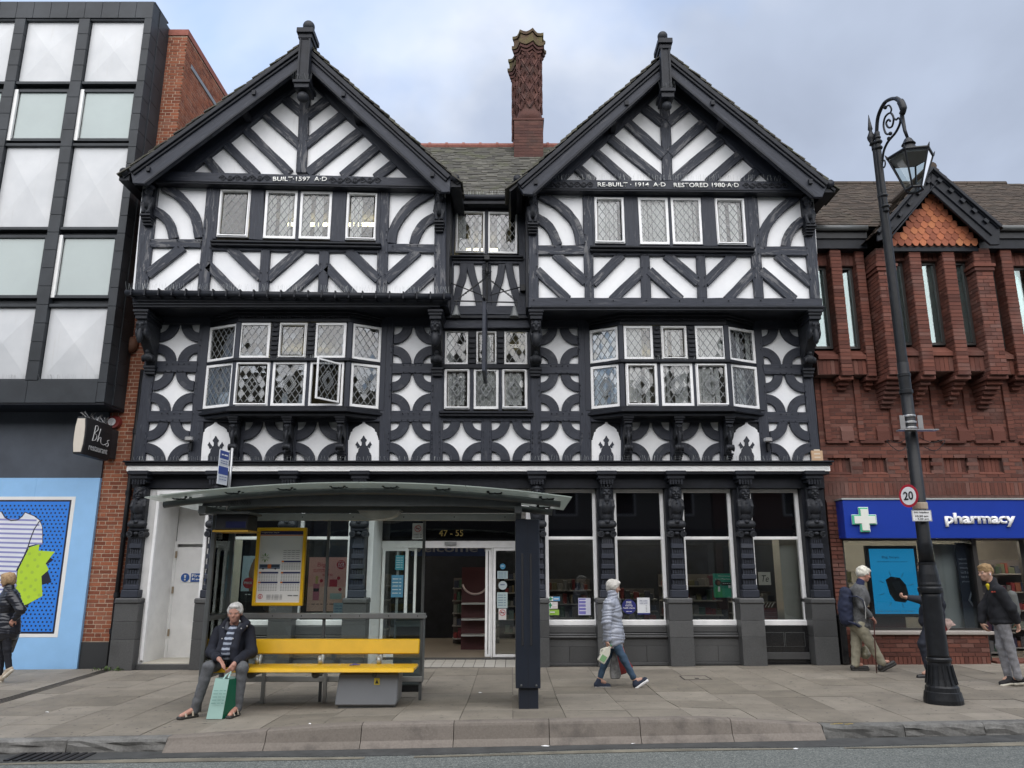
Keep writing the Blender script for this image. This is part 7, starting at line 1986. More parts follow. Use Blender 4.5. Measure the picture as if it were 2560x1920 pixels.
for x,y,w_,h_,lb in ((6.55,16.2,.8,1.7,'lit shelf of goods at the left of the pharmacy window'),(9.35,15.9,1.0,1.9,'shelf of goods beyond the open pharmacy door'),(10.4,16.8,1.2,1.9,'shelf of goods at the far right of the pharmacy door')): gondola(x,y,w_,h_,label=lb)
a,b = at(cQ,448,793,15.05),at(cQ,672,408,15.05)
t = thing('advert_screen',((a.x + b.x) / 2,15.1,.9),'upright black framed screen showing a backpack advert in the pharmacy window','screen')
MB().box(a.x - .06,b.x + .06,15.06,15.14,a.z - .06,b.z + .06).build('screen_case',M['ink'],t)
scr = flat('screen blue',(.008,.16,.33),.35,emit=((.008,.16,.33),.35))
sc_ = MB().box(a.x,b.x,15.052,15.06,a.z,b.z).build('screen_face',scr,t)
W_,H_ = b.x - a.x,b.z - a.z; X_ = lambda f: a.x + W_ * f; Z_ = lambda f: a.z + H_ * f
text('screen_lettering','Big buys.',(X_(.27),15.05,Z_(.84)),EX,EZ,W_ * .40,H_ * .05,flat('screen navy',(.005,.03,.10)),t,depth=.001)
text('screen_lettering','delivered to your store*',(X_(.15),15.05,Z_(.785)),EX,EZ,W_ * .7,H_ * .028,flat('screen navy',(.005,.03,.10)),t,depth=.001)
text('screen_lettering','~small print under the advert',(X_(.05),15.05,Z_(.03)),EX,EZ,W_ * .8,H_ * .018,flat('screen pale',(.1,.3,.45)),t)
B = Body(res=.012,k=.03); c0 = Vector((X_(.52),15.0,Z_(.38)))
MB().prism([(X_(x),Z_(z)) for x,z in ((.30,.52),(.42,.57),(.62,.55),(.74,.44),(.78,.24),(.68,.17),(.46,.19),(.36,.30))],15.046,15.051).build('printed_backpack',M['ink'],t)
MB().prism([(X_(x),Z_(z)) for x,z in ((.44,.48),(.60,.50),(.64,.38),(.50,.34))],15.044,15.046).build('printed_pocket',flat('print slate',(.018,.022,.03)),t)
for k in range(8):
 an = k * .785 + .3; MB().tube([(X_(.52) + W_ * .30 * math.cos(an),15.05,Z_(.37) + W_ * .30 * math.sin(an)),(X_(.52) + W_ * .40 * math.cos(an),15.05,Z_(.37) + W_ * .40 * math.sin(an))],.006,4).build('printed_ray',flat('screen pale',(.1,.3,.45)),t)
p = [at(cQ,x,y,15.2) for x,y in ((785,380),(915,380),(985,900),(865,905))]
MB().prism([(q.x,q.z) for q in p],15.2,15.5).build('window_pillar',flat('white pillar',(.50,.52,.52)),rb)
p = [at(cQ,x,y,15.05) for x,y in ((918,372),(1005,372),(1060,890),(985,890))]
o = MB().prism([(q.x,q.z) for q in p],15.05,15.08).build('department_sign',flat('slate blue panel',(.035,.045,.075)),None); tag(o,'slate blue welcome panel listing departments beside the pharmacy door','sign')
pl = flat('panel lettering',(.42,.46,.55))
for k,s in enumerate(('welcome','pharmacy','beauty','food & drink','baby & child','photo')):
 y = 468 + k * 27 + 0; x = 938 + k * 4.5
 q = at(cQ,x + 0,y,15.048); r = at(cQ,x + 62,y,15.048)
 text('panel_lettering',s,(q.x,15.048,q.z - .02),EX,EZ,(r.x - q.x) * min(1,.45 + len(s) * .06),.045,pl,o,depth=.001,embolden=.01)
MB().tube([at(cQ,x,y,15.045) for x,y in ((1018,662),(1003,712),(1040,765))],.018,4).build('panel_arrow',pl,o)
o = MB().box(6.9,7.5,15.3,15.7,.62,1.0).build('window_display',flat('oxblood laminate',(.10,.02,.022),.3),None); tag(o,'dark red display box at the foot of the pharmacy window','display box')
o = thing('leaning_panel',(5.98,14.6,g),'narrow black panel leaning at the end of the granite pilaster','panel')
MB().box(5.93,6.05,14.55,14.84,g,g + .86).build('panel_board',M['granite_black'],o,bevel=.01)
# === BUS SHELTER
sh = thing('bus_shelter',(-1.9,10.6,ground(-1.9,10.6)),'grey glass bus shelter with curved glass roof and black end panel','bus shelter')
SX0,SX1 = -4.56,.745
def roof_z(x,y): return 2.785 - .185 * ((x + 1.9) / 2.65) ** 2 - .04 * (y - 9.6) / 1.6
pw = (SX1 - SX0) / 4
for k in range(4):
 a,b = SX0 + k * pw + .004,SX0 + (k + 1) * pw - .004
 mb = MB(); n = 8; xs = [a + (b - a) * i / n for i in range(n + 1)]
 for d in (0,-.012): mb.add([(x,y,roof_z(x,y) + d) for x in xs for y in (9.6,11.2)],[(2 * i,2 * i + 2,2 * i + 3,2 * i + 1) for i in range(n)])
 m = 2 * (n + 1)
 mb.f += [[2 * i,2 * i + 2,m + 2 * i + 2,m + 2 * i] for i in range(n)] + [[2 * i + 1,2 * i + 3,m + 2 * i + 3,m + 2 * i + 1] for i in range(n)] + [[0,1,m + 1,m],[m - 2,m - 1,2 * m - 1,2 * m - 2]]; mb.mi += [0] * (2 * n + 2)
 mb.build('roof_pane',M['roofglass'],sh,smooth=False)
def arc(y,x0,x1,dz,r,name):
 n = 30; MB().tube([(x0 + (x1 - x0) * i / n,y,roof_z(x0 + (x1 - x0) * i / n,y) + dz) for i in range(n + 1)],r,12).build(name,M['grey_metal'],sh,smooth=True)
arc(9.95,-4.46,.62,-.075,.042,'roof_tube'); arc(11.02,-4.42,.57,-.085,.042,'roof_tube')
for y in (9.95,11.02):
 for k in range(8):
  x = -4.25 + k * (SX1 - SX0 - .6) / 7; z = roof_z(x,y)
  mb = MB(); mb.tube([(x,y,z - .05),(x,y,z - .018)],.012,6)
  for sx,sy in ((1,1),(1,-1),(-1,1),(-1,-1)):
   mb.tube([(x,y,z - .03),(x + sx * .07,y + sy * .05,z - .032),(x + sx * .09,y + sy * .07,z - .014)],.009,5); mb.tube([(x + sx * .09,y + sy * .07,z - .02),(x + sx * .09,y + sy * .07,z + .008)],.018,8)
  mb.build('roof_clamp',M['ink'],sh)
def plate(y,x0,x1,zb,name,mat,d=.03):
 n = 24; P = [(x0 + (x1 - x0) * i / n,roof_z(x0 + (x1 - x0) * i / n,y) - .10) for i in range(n + 1)] + [(x1,zb),(x0,zb)]
 MB().prism(P,y,y + d).build(name,mat,sh)
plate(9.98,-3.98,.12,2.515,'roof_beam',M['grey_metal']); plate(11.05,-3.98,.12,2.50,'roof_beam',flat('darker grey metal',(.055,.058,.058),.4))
a = at(cN,500,287,9.97); text('stop_number','1601 0055',(a.x,9.972,a.z),EX,EZ,at(cN,635,280,9.97).x - a.x,.048,flat('number grey',(.035,.037,.037)),sh,depth=.001,embolden=.01)
MB().box(-3.98,.12,11.08,11.15,2.395,2.495).build('top_rail',M['alu'],sh,bevel=.006)
for k in range(6): MB().ball((-3.7 + k * .72,11.078,2.445),.010,.006,.010,8,5).build('rail_bolt',M['grey_metal'],sh)
p = at(cO,130,290,10.7)
mb = MB(); n = 16; mb.add([(p.x + .27 * math.cos(math.pi * (1 + i / n)),y,2.50 + .115 * math.sin(math.pi * (1 + i / n))) for y in (10.55,10.85) for i in range(n + 1)],[(i,i + 1,n + 2 + i,n + 1 + i) for i in range(n)] + [list(range(n + 1)),list(range(2 * n + 1,n,-1))])
mb.build('roof_lamp',simple('dusty lamp cover',(.42,.40,.36),.35,var=.15),sh,smooth=False)
MB().box(p.x - .29,p.x + .29,10.53,10.87,2.50,2.515).build('lamp_base',M['grey_metal'],sh)
for x in (-3.96,.08): MB().box(x - .045,x + .045,9.92,11.15,2.42,2.515).build('cross_beam',M['grey_metal'],sh,bevel=.006)
gz = lambda x,y: ground(x,y) - .01
MB().box(-3.99,-3.935,10.38,10.44,gz(-3.96,10.4),2.42).build('post',M['grey_metal'],sh,bevel=.006)
MB().box(-3.99,-3.93,11.09,11.15,gz(-3.96,11.1),2.395).build('post',M['grey_metal'],sh,bevel=.006)
for x in (-2.60,-1.245): MB().box(x - .018,x + .018,11.085,11.135,gz(x,11.1),2.395).build('post',M['grey_metal'],sh,bevel=.004)
for a,b in ((-3.925,-2.622),(-2.578,-1.267)): MB().box(a,b,11.105,11.115,.34,2.392).build('rear_pane',M['shelterglass'],sh)
MB().box(-3.968,-3.958,10.445,11.085,.34,2.40).build('side_pane',M['shelterglass'],sh)
MB().box(-3.93,-1.19,11.045,11.10,1.06,1.135).build('leaning_rail',M['steel'],sh,bevel=.008)
MB().box(-4.0,-3.935,10.445,11.09,1.07,1.13).build('leaning_rail',M['grey_metal'],sh,bevel=.006)
MB().box(-3.93,-1.22,11.06,11.10,.24,.31).build('lower_rail',M['steel'],sh,bevel=.006)
for k in range(7): MB().ball((-3.7 + k * .40,11.044,1.098),.010,.006,.010,8,5).build('rail_bolt',M['grey_metal'],sh)
g = ground(.2,10.3)
MB().box(.045,.352,10.06,11.17,.30,2.355).build('end_panel',M['navy'],sh,bevel=.008)
MB().box(.085,.325,10.10,11.12,g - .02,.298).build('end_panel_foot',M['navy'],sh,bevel=.006)
MB().box(.197,.201,10.057,10.062,.31,2.34).build('panel_seam',M['ink'],sh); MB().box(.197,.201,10.097,10.102,g,.295).build('panel_seam',M['ink'],sh)
for x in (.118,.225): MB().box(x,x + .028,10.053,10.0615,.80,1.92).build('panel_rib',M['ink'],sh,bevel=.004)
for x in (.115,.300): MB().ball((x,10.058,.335),.014,.006,.014,10,6).build('panel_lock',M['grey_metal'],sh)
MB().box(.0,.41,10.04,11.2,g - .03,g + .006).build('foot_plate',M['paving'],sh)
MB().box(.05,.12,10.1,11.1,2.356,2.515).build('panel_bracket',M['grey_metal'],sh)
d_ = MB().box(-3.86,-3.44,10.15,10.55,2.22,2.42).build('display_box',M['ink'],sh,bevel=.01)
kid(d_,MB().box(-3.72,-3.46,10.143,10.149,2.25,2.33).build('display_face',flat('display navy',(.012,.015,.06),.3),d_)); kid(d_,MB().box(-3.88,-3.42,10.13,10.57,2.195,2.219).build('display_trim',flat('trim ochre',(.45,.26,.02)),d_)); kid(d_,MB().box(-3.95,-3.40,10.05,10.6,2.421,2.45).build('display_hood',M['grey_metal'],d_))
YTT = 11.03
q = [at(cN,*p_,YTT) for p_ in ((678,425),(971,425),(936,888),(637,888))]
tx0,tx1,tz0,tz1 = (q[0].x + q[3].x) / 2,(q[1].x + q[2].x) / 2,(q[2].z + q[3].z) / 2,(q[0].z + q[1].z) / 2
mb = MB(); ring(mb,Vector((tx0,YTT - .03,tz0)),EX,EZ,NY,tx1 - tx0,tz1 - tz0,.045,-.07,0)
tt = mb.build('timetable_case',M['yellow'],sh,bevel=.008)
pa_ = Vector((tx0 + .042,YTT - .0,tz0 + .042)); TW,TH_ = tx1 - tx0 - .084,tz1 - tz0 - .084
kid(tt,MB().box(pa_.x,pa_.x + TW,YTT,YTT + .02,pa_.z,pa_.z + TH_).build('timetable_sheet',simple('timetable paper',(.74,.74,.74),.35,var=.04,scale=2),tt))
navy = flat('timetable navy',(.014,.02,.10)); orange = flat('timetable orange',(.60,.18,.03)); pgrey = flat('timetable map grey',(.62,.63,.63)); ptx = flat('timetable print',(.16,.16,.18))
def tfield(x0,y0,x1,y1,mat,d=.0015): return kid(tt,MB().box(pa_.x + TW * x0,pa_.x + TW * x1,YTT - d,YTT,pa_.z + TH_ * y0,pa_.z + TH_ * y1).build('timetable_field',mat,tt))
def ttext(s,x,y,w,h,mat,**k):
 return kid(tt,text('timetable_print',s,(pa_.x + TW * x,YTT - .003,pa_.z + TH_ * y),EX,EZ,TW * w,TH_ * h,mat,tt,depth=.0006,**k))
tfield(0,.945,1,1,navy); tfield(0,.93,1,.942,orange); tfield(.02,.46,.98,.92,pgrey,.001)
ttext('Foregate Street  Stop B1',.03,.962,.40,.022,wh)
for k in range(5): ttext('~small print about travel',.56,.715 - .028 * k,.38,.010,ptx)
for x0,y in ((.53,.555),(0.03,.40),(.53,.40),(.03,.265),(.53,.265)):
 tfield(x0,y,x0 + .44,y + .024,navy); tfield(x0,y,x0 + .05,y + .024,orange,.003)
 for k in range(5): ttext('~00 10 20 30 40 50 00 10',x0 + .01,y - .022 - .020 * k,.42,.009,ptx)
for k in range(8):
 a = k * math.pi / 4; c_ = Vector((pa_.x + TW * .15,YTT - .004,pa_.z + TH_ * .62))
 kid(tt,MB().tube([c_ + EX * (.022 * math.cos(a)) + EZ * (.022 * math.sin(a)),c_ + EX * (.045 * math.cos(a)) + EZ * (.045 * math.sin(a)),c_ + EX * (.065 * math.cos(a)) + EZ * (.065 * math.sin(a))],[.006,.012,.002],5,flat=.3).build('printed_petal',flat('leaf lime',(.20,.36,.02)) if k % 2 else flat('leaf green',(.06,.16,.02)),tt))
tfield(.03,.465,.50,.53,flat('printed bus',(.10,.14,.20))); tfield(.05,.49,.48,.52,flat('printed bus window',(.02,.03,.05)),.002); tfield(.22,.47,.30,.53,flat('printed bus orange',(.45,.12,.03)),.0025)
for x in (.12,.40): c_ = Vector((pa_.x + TW * x,YTT - .004,pa_.z + TH_ * .467)); kid(tt,MB().tube([c_,c_ - Vector((0,.001,0))],.012,10).build('printed_wheel',M['ink'],tt))
c_ = Vector((pa_.x + TW * .10,YTT - .003,pa_.z + TH_ * .085)); kid(tt,MB().tube([c_ + EX * (.03 * math.cos(t)) + EZ * (.03 * math.sin(t)) for t in [i * .4 for i in range(17)]],.004,4).build('printed_ring',rd,tt)); ttext('i',.085,.065,.03,.04,rd)
for k in range(4): ttext('~company and contact line',.24,.10 - .018 * k,.36,.009,ptx)
ttext('~transport authority',.72,.085,.24,.025,ptx)
t = thing('bus_stop_flag',(-4.07,10.95,2.7),'white and blue bus stop flag on a short pole above the shelter roof','bus stop sign')
MB().tube([(-4.03,11.0,2.5),(-4.03,11.0,3.42)],.022,8).build('pole',M['steel'],t,smooth=True)
fa,fb = Vector((-4.095,10.70,0)),Vector((-4.06,10.98,0)); fd = (fb - fa).normalized(); fn = fd.cross(EZ)
def fl_(z0,z1,mat,d,name='flag_field',s0=0,s1=1): mb = MB(); mb.fprism([((fb - fa).length * s0,z0),((fb - fa).length * s1,z0),((fb - fa).length * s1,z1),((fb - fa).length * s0,z1)],fa,fd,EZ,fn,-.004 if d == 0 else 0,.004 + d); return mb.build(name,mat,t)
fl_(2.88,3.36,flat('flag white',(.62,.64,.68)),0,'flag_board'); fl_(3.24,3.35,flat('flag blue',(.03,.06,.25)),.002,s0=.05,s1=.95); fl_(3.02,3.13,flat('flag blue',(.03,.06,.25)),.002,s0=.02,s1=.98)
for z in (3.20,3.17,2.98,2.94): text('flag_print','~bus stop name',fa + EZ * z + fd * .04 + fn * .007,fd,EZ,.2,.014,flat('flag print',(.10,.13,.3)),t)
text('flag_print','~to town',fa + EZ * 3.28 + fd * .05 + fn * .008,fd,EZ,.18,.03,wh,t)
# --- bench
be = thing('bench',(-2.55,10.5,ground(-2.5,10.5)),'long yellow plastic bench inside the bus shelter','bench')
bx0,bx1 = -3.86,-1.235
def slat_yz(poly,name):
 prism_yz(MB(),poly,bx0,bx1).build(name,M['yellow'],be,bevel=.012)
slat_yz([(10.24,.455),(10.255,.50),(10.30,.515),(10.485,.505),(10.485,.465),(10.29,.475)],'seat_slat'); slat_yz([(10.495,.505),(10.72,.515),(10.735,.50),(10.72,.47),(10.495,.465)],'seat_slat')
slat_yz([(10.775,.63),(10.80,.625),(10.865,.79),(10.86,.815),(10.835,.815),(10.82,.80)],'backrest')
for x in (-3.35,-2.52,-1.75):
 MB().tube([(x,10.73,.49),(x,10.77,.55),(x,10.83,.62),(x,10.88,.70)],.030,8).build('back_bracket',M['alu'],be,smooth=True)
 MB().tube([(x,10.69,.515),(x,10.66,.57),(x - .01,10.70,.60)],.028,8).build('arm_knob',M['alu'],be,smooth=True)
 MB().ball((x,10.5,.42),.05,.16,.06,12,8).build('seat_bracket',M['grey_metal'],be,smooth=True)
 MB().box(x - .03,x + .03,10.45,11.06,.38,.43).build('bench_arm',M['grey_metal'],be,bevel=.006)
 MB().box(x - .025,x + .025,11.0,11.055,gz(x,11),.43).build('bench_leg',M['steel'],be,bevel=.004)
g = ground(-1.8,10.6)
t = thing('cabinet',(-1.85,10.6,g),'grey metal cabinet standing under the right half of the yellow bench','cabinet')
mb = MB(); P = [(-2.24,g + .04),(-1.47,g + .04),(-1.455,g + .10),(-1.44,.435),(-2.20,.435),(-2.235,g + .10)]
MB().prism(P,10.38,10.80).build('cabinet_body',flat('cabinet grey',(.20,.21,.225),.35),t,bevel=.015); MB().box(-2.2,-1.5,10.42,10.78,g - .01,g + .042).build('cabinet_base',M['grey_metal'],t)
MB().box(-1.75,-1.68,10.374,10.379,.30,.38).build('warning_label',flat('warning yellow',(.55,.42,.04)),t); MB().prism([(-1.738,.315),(-1.692,.315),(-1.715,.365)],10.371,10.3735).build('warning_triangle',M['ink'],t)
for x in (-2.12,-1.56): MB().box(x - .02,x + .02,10.40,10.5,.437,.455).build('cabinet_bracket',M['ink'],t)
g = ground(-1.55,11.85)
t = thing('litter_bin',(-1.53,11.95,g),'grey green litter bin standing behind the right end of the bus shelter','litter bin')
MB().box(-1.74,-1.32,11.85,12.25,g + .09,1.0).build('bin_body',flat('bin grey',(.10,.12,.125),.4),t,bevel=.02); MB().box(-1.76,-1.30,11.83,12.27,1.0,1.035).build('bin_lid',flat('bin rim',(.20,.23,.235),.4),t,bevel=.01); MB().box(-1.70,-1.36,11.88,12.2,g - .01,g + .09).build('bin_foot',M['ink'],t)
MB().box(-1.70,-1.36,11.842,11.849,.62,.90).build('bin_opening',M['ink'],t)
p = at(cN,1250,1240,10.5)
o = MB().tube([(p.x - .06,10.46,.525),(p.x,10.44,.535),(p.x + .07,10.48,.528)],[.012,.022,.010],6,flat=.6).build('sweet_wrapper',flat('wrapper purple',(.12,.10,.30),.35),None); tag(o,'crumpled purple wrapper left on the yellow bench seat','wrapper')
p = on_ground(cN,1213,1470,.02)
o = thing('plastic_cup',p,'clear plastic cup lying on the paving in front of the cabinet','cup')
MB().tube([(p.x - .05,p.y,ground(p.x,p.y) + .045),(p.x + .05,p.y - .05,ground(p.x,p.y) + .040)],[.042,.032],14,cap=False).build('cup_wall',M['shelterglass'],o); MB().tube([(p.x - .05,p.y,ground(p.x,p.y) + .045),(p.x - .046,p.y - .002,ground(p.x,p.y) + .045)],.045,14,cap=False).build('cup_rim',M['alu'],o)
# === STREET LAMP
LX,LY = 5.6,10.66
g = ground(LX,LY)
lamp = thing('street_lamp',(LX,LY,g),'tall black cast iron street lamp with scrolled arm and hanging lantern','street lamp')
zq = lambda y: PX(*cQ(800,y),LX).z
ib = M['lamp_black']
MB().lathe([(.235,g - .01),(.235,g + .05),(.225,g + .10),(.218,g + .14),(.205,g + .15),(.20,g + .20),(.185,g + .22),(.165,g + .30),(.145,g + .42),(.138,g + .50),(.150,g + .515),(.155,g + .545),(.140,g + .565)],LX,LY,28).build('lamp_base',ib,lamp,smooth=False)
for k in range(14):
 a = 2 * math.pi * k / 14; MB().tube([(LX + .187 * math.cos(a),LY + .187 * math.sin(a),g + .235),(LX + .147 * math.cos(a),LY + .147 * math.sin(a),g + .47)],.010,5).build('base_rib',ib,lamp)
MB().lathe([(.132,g + .563),(.128,g + .60),(.118,g + 1.32),(.122,g + 1.40)],LX,LY,24).build('lower_shaft',ib,lamp,smooth=True)
MB().lathe([(.145,g + 1.38),(.152,g + 1.41),(.152,g + 1.44),(.138,g + 1.46),(.142,g + 1.49),(.135,g + 1.52),(.125,g + 1.62),(.108,g + 1.72),(.104,g + 1.745),(.110,g + 1.755),(.110,g + 1.775)],LX,LY,24).build('shaft_collar',ib,lamp,smooth=False)
MB().lathe([(.096,g + 1.77),(.094,g + 2.05),(.086,g + 2.08),(.078,4.6)],LX,LY,20).build('middle_shaft',ib,lamp,smooth=True)
zl = lambda y: PX(*cL(710,y),LX).z
MB().lathe([(.078,4.6),(.078,zl(1000) - .03),(.092,zl(1000) - .02),(.092,zl(1000) + .03),(.080,zl(1000) + .04),(.080,zl(885) - .03),(.088,zl(885) - .02),(.088,zl(885) + .02),(.072,zl(885) + .04),(.064,PX(*cE(655,840),LX).z),(.070,PX(*cE(655,835),LX).z),(.070,PX(*cE(655,815),LX).z),(.064,PX(*cE(655,812),LX).z),(.060,PX(*cE(610,520),LX).z),(.068,PX(*cE(610,515),LX).z),(.068,PX(*cE(610,485),LX).z),(.04,PX(*cE(610,480),LX).z)],LX,LY,20).build('upper_shaft',ib,lamp,smooth=False)
zt_ = PX(*cE(610,480),LX).z
MB().lathe([(.04,zt_),(.03,zt_ + .04),(.055,zt_ + .10),(.06,zt_ + .14),(.035,zt_ + .20),(.022,zt_ + .24),(.036,zt_ + .27),(.03,zt_ + .31),(.004,zt_ + .52)],LX - .06,LY,14).build('spike_finial',ib,lamp,smooth=True)
def lp(x,y): q = PX(*cE(x,y),LX); return q
def smooth_pts(P,n=6):
 P = [Vector(p) for p in P]; Q = []
 for i in range(len(P) - 1):
  p0,p1,p2,p3 = [P[max(0,min(len(P) - 1,i + k))] for k in (-1,0,1,2)]
  for q_ in range(n):
   s = q_ / n; Q.append(.5 * ((2 * p1) + (p2 - p0) * s + (2 * p0 - 5 * p1 + 4 * p2 - p3) * s * s + (3 * p1 - p0 - 3 * p2 + p3) * s ** 3))
 return Q + [P[-1]]
sh_ = LX + .0
arm0 = lp(660,900);
MB().tube(smooth_pts([lp(705,905),lp(690,800),lp(655,500),lp(642,362)]),.040,10).build('arm_tube',ib,lamp,smooth=True)
for y,r in ((905,.05),(875,.06),(800,.055),(470,.06),(430,.065),(400,.05)):
 q_ = lp(642 + max(0,(y - 362)) * .115,y); MB().ball(q_,r,r,r * .6,12,7).build('arm_collar',ib,lamp,smooth=True)
MB().tube(smooth_pts([lp(640,365),lp(650,255),(lp(690,165)),lp(735,133),lp(775,130),lp(805,150),lp(822,195),lp(815,245)]),.027,10).build('arm_bow',ib,lamp,smooth=True)
MB().tube(smooth_pts([lp(775,128),lp(805,150),lp(825,200),lp(815,235)]),[.034] * 6 + [.05] * 7 + [.042] * 6,10).build('bow_sleeve',ib,lamp,smooth=True)
MB().tube(smooth_pts([lp(680,560),lp(690,490),lp(720,425),(lp(770,365)),lp(800,305),lp(806,260)]),.018,8).build('arm_stay',ib,lamp,smooth=True)
sc0 = [lp(735,372),lp(705,370),lp(688,315),lp(700,255),lp(735,228),lp(757,262),lp(748,318),lp(722,328),lp(706,298),lp(722,274),lp(735,285)]
MB().tube(smooth_pts(sc0),.015,8).build('arm_scroll',ib,lamp,smooth=True)
MB().tube(smooth_pts([lp(735,228),lp(742,200),lp(725,175),lp(700,190)]),.013,7).build('arm_scroll',ib,lamp,smooth=True); MB().tube(smooth_pts([lp(757,262),lp(775,275),lp(790,262),lp(800,270)]),.014,7).build('arm_scroll',ib,lamp,smooth=True)
MB().tube([lp(690,580) + Vector((0,.045 * math.cos(t),.055 * math.sin(t))) for t in [i * .35 for i in range(19)]],.012,6).build('arm_ring',ib,lamp,smooth=True)
for x,y in ((735,370),(725,405),(700,190),(695,160)): MB().ball(lp(x,y),.03,.03,.03,8,6).build('leaf_knot',ib,lamp)
lt = lp(845,402); LZ = lt.z; lx,ly = LX + .02,lt.y
lb_z = PX(*cE(890,725),lx).z
MB().tube([lp(815,245),lp(835,350),Vector((lx,ly,LZ))],[.03,.024,.02],8).build('drop_rod',ib,lamp,smooth=True)
ztop = PX(*cE(855,475),lx).z
MB().lathe([(.03,LZ),(.05,LZ - .02),(.075,LZ - .07),(.095,LZ - .10),(.07,LZ - .115),(.10,LZ - .17),(.12,LZ - .20),(.11,LZ - .22)],lx,ly,16).build('lantern_cap',ib,lamp,smooth=False)
zr = LZ - .30; R1,R0,LA = .30,.115,rad(230.4)
MB().lathe([(.11,LZ - .21),(R1 + .01,zr + .02),(R1 + .02,zr),(R1 - .02,zr - .005)],lx,ly,6,LA).build('lantern_roof',ib,lamp)
A4 = [LA + k * math.pi / 3 for k in range(6)]
lantern_b = zr - .50
T4 = [Vector((lx + R1 * math.cos(a),ly + R1 * math.sin(a),zr)) for a in A4]; B4 = [Vector((lx + R0 * math.cos(a),ly + R0 * math.sin(a),lantern_b)) for a in A4]
for k in range(6):
 a,b,c_,d_ = T4[k],T4[(k + 1) % 6],B4[k],B4[(k + 1) % 6]
 MB().tube([a,c_],.013,6).build('lantern_bar',ib,lamp); MB().tube([a,b],.018,6).build('lantern_rim',ib,lamp); MB().tube([c_,d_],.018,6).build('lantern_rim',ib,lamp)
 MB().quad(a,b,d_,c_).build('lantern_pane',M['shelterglass'],lamp)
 MB().tube([a,a + Vector(((a.x - lx) * .1,(a.y - ly) * .1,.06))],[.02,.004],6).build('lantern_crest',ib,lamp)
MB().lathe([(.05,zr - .01),(.27,zr - .012),(.265,zr - .03)],lx,ly,6,LA).build('lantern_reflector',flat('lantern grey',(.22,.22,.215)),lamp)
zc_ = zl(1200)
for dz in (.07,-.02,-.10): MB().lathe([(.086,zc_ + dz),(.09,zc_ + dz + .006),(.09,zc_ + dz + .022),(.086,zc_ + dz + .028)],LX,LY,16).build('steel_band',M['steel'],lamp)
MB().box(LX - .16,LX - .09,LY - .05,LY - .04,zc_ - .10,zc_ + .09).build('clip_plate',M['steel'],lamp); MB().box(LX + .09,LX + .16,LY - .05,LY - .04,zc_ - .10,zc_ + .09).build('clip_plate',M['steel'],lamp)
MB().box(LX - .25,LX + .29,LY - .20,LY - .08,zc_ - .145,zc_ - .13).build('shelf_plate',M['steel'],lamp)
for s in (-1,1): MB().tube(smooth_pts([(LX + s * .08,LY - .05,zc_ - .22),(LX + s * .22,LY - .08,zc_ - .30),(LX + s * .40,LY - .1,zc_ - .27),(LX + s * .34,LY - .1,zc_ - .36),(LX + s * .24,LY - .1,zc_ - .42),(LX + s * .12,LY - .07,zc_ - .36)]),.005,5).build('basket_arm',ib,lamp)
sgn = Vector((-.93,-.37,0)).normalized(); su = Vector((-sgn.y,sgn.x,0)); su = su if su.dot(EX) > 0 else -su
pc = at(cQ,643,94,10.5)
t = thing('speed_limit_sign',pc,'round red and white speed limit sign reading 20 on the lamp post','road sign')
def disc3(c_,r0,r1,d0,d1,mat,name):
 MB().tube([c_ + sgn * d0,c_ + sgn * d1],[r0,r1],28).build(name,mat,t)
disc3(pc,.155,.155,-.004,.0,flat('sign red',(.42,.012,.03),.35),'sign_disc'); disc3(pc,.122,.122,.0005,.0015,M['white'],'sign_field')
text('sign_number','20',pc + sgn * .003 - su * .078 - EZ * .055,su,EZ,.156,.115,M['ink'],t,depth=.001,embolden=.02)
MB().tube([pc - sgn * .01,(LX - .05,LY - .03,pc.z)],.014,6).build('sign_clip',M['steel'],t)
a,b = at(cQ,668,244,10.52),at(cQ,776,178,10.52)
t = thing('no_loading_sign',((a.x + b.x) / 2,10.52,a.z),'small white no loading plate with black lettering below the round sign','road sign')
MB().box(a.x,b.x,10.52,10.525,a.z,b.z).build('plate',M['white'],t); mb = MB(); ring(mb,Vector((a.x + .004,10.5195,a.z + .004)),EX,EZ,NY,b.x - a.x - .008,b.z - a.z - .008,.004,-.001,.0006); mb.build('plate_border',M['ink'],t)
for s,x0,x1,y in (('No loading',676,764,199),('10.30 am',684,760,220),('- 4.30 pm',684,764,238)):
 q_,r_ = at(cQ,x0,y,10.519),at(cQ,x1,y,10.519); text('plate_lettering',s,(q_.x,10.519,q_.z),EX,EZ,r_.x - q_.x,.028,M['ink'],t,depth=.0008,embolden=.02)
MB().lathe([(.095,b.z + .02),(.098,b.z + .03),(.098,b.z + .10),(.095,b.z + .11)],LX,LY,16).build('tape_band',flat('peeling tape',(.42,.34,.26)),t)
MB().tube([(LX,10.526,(a.z + b.z) / 2),(LX,LY - .08,(a.z + b.z) / 2)],.012,6).build('plate_clip',M['steel'],t)
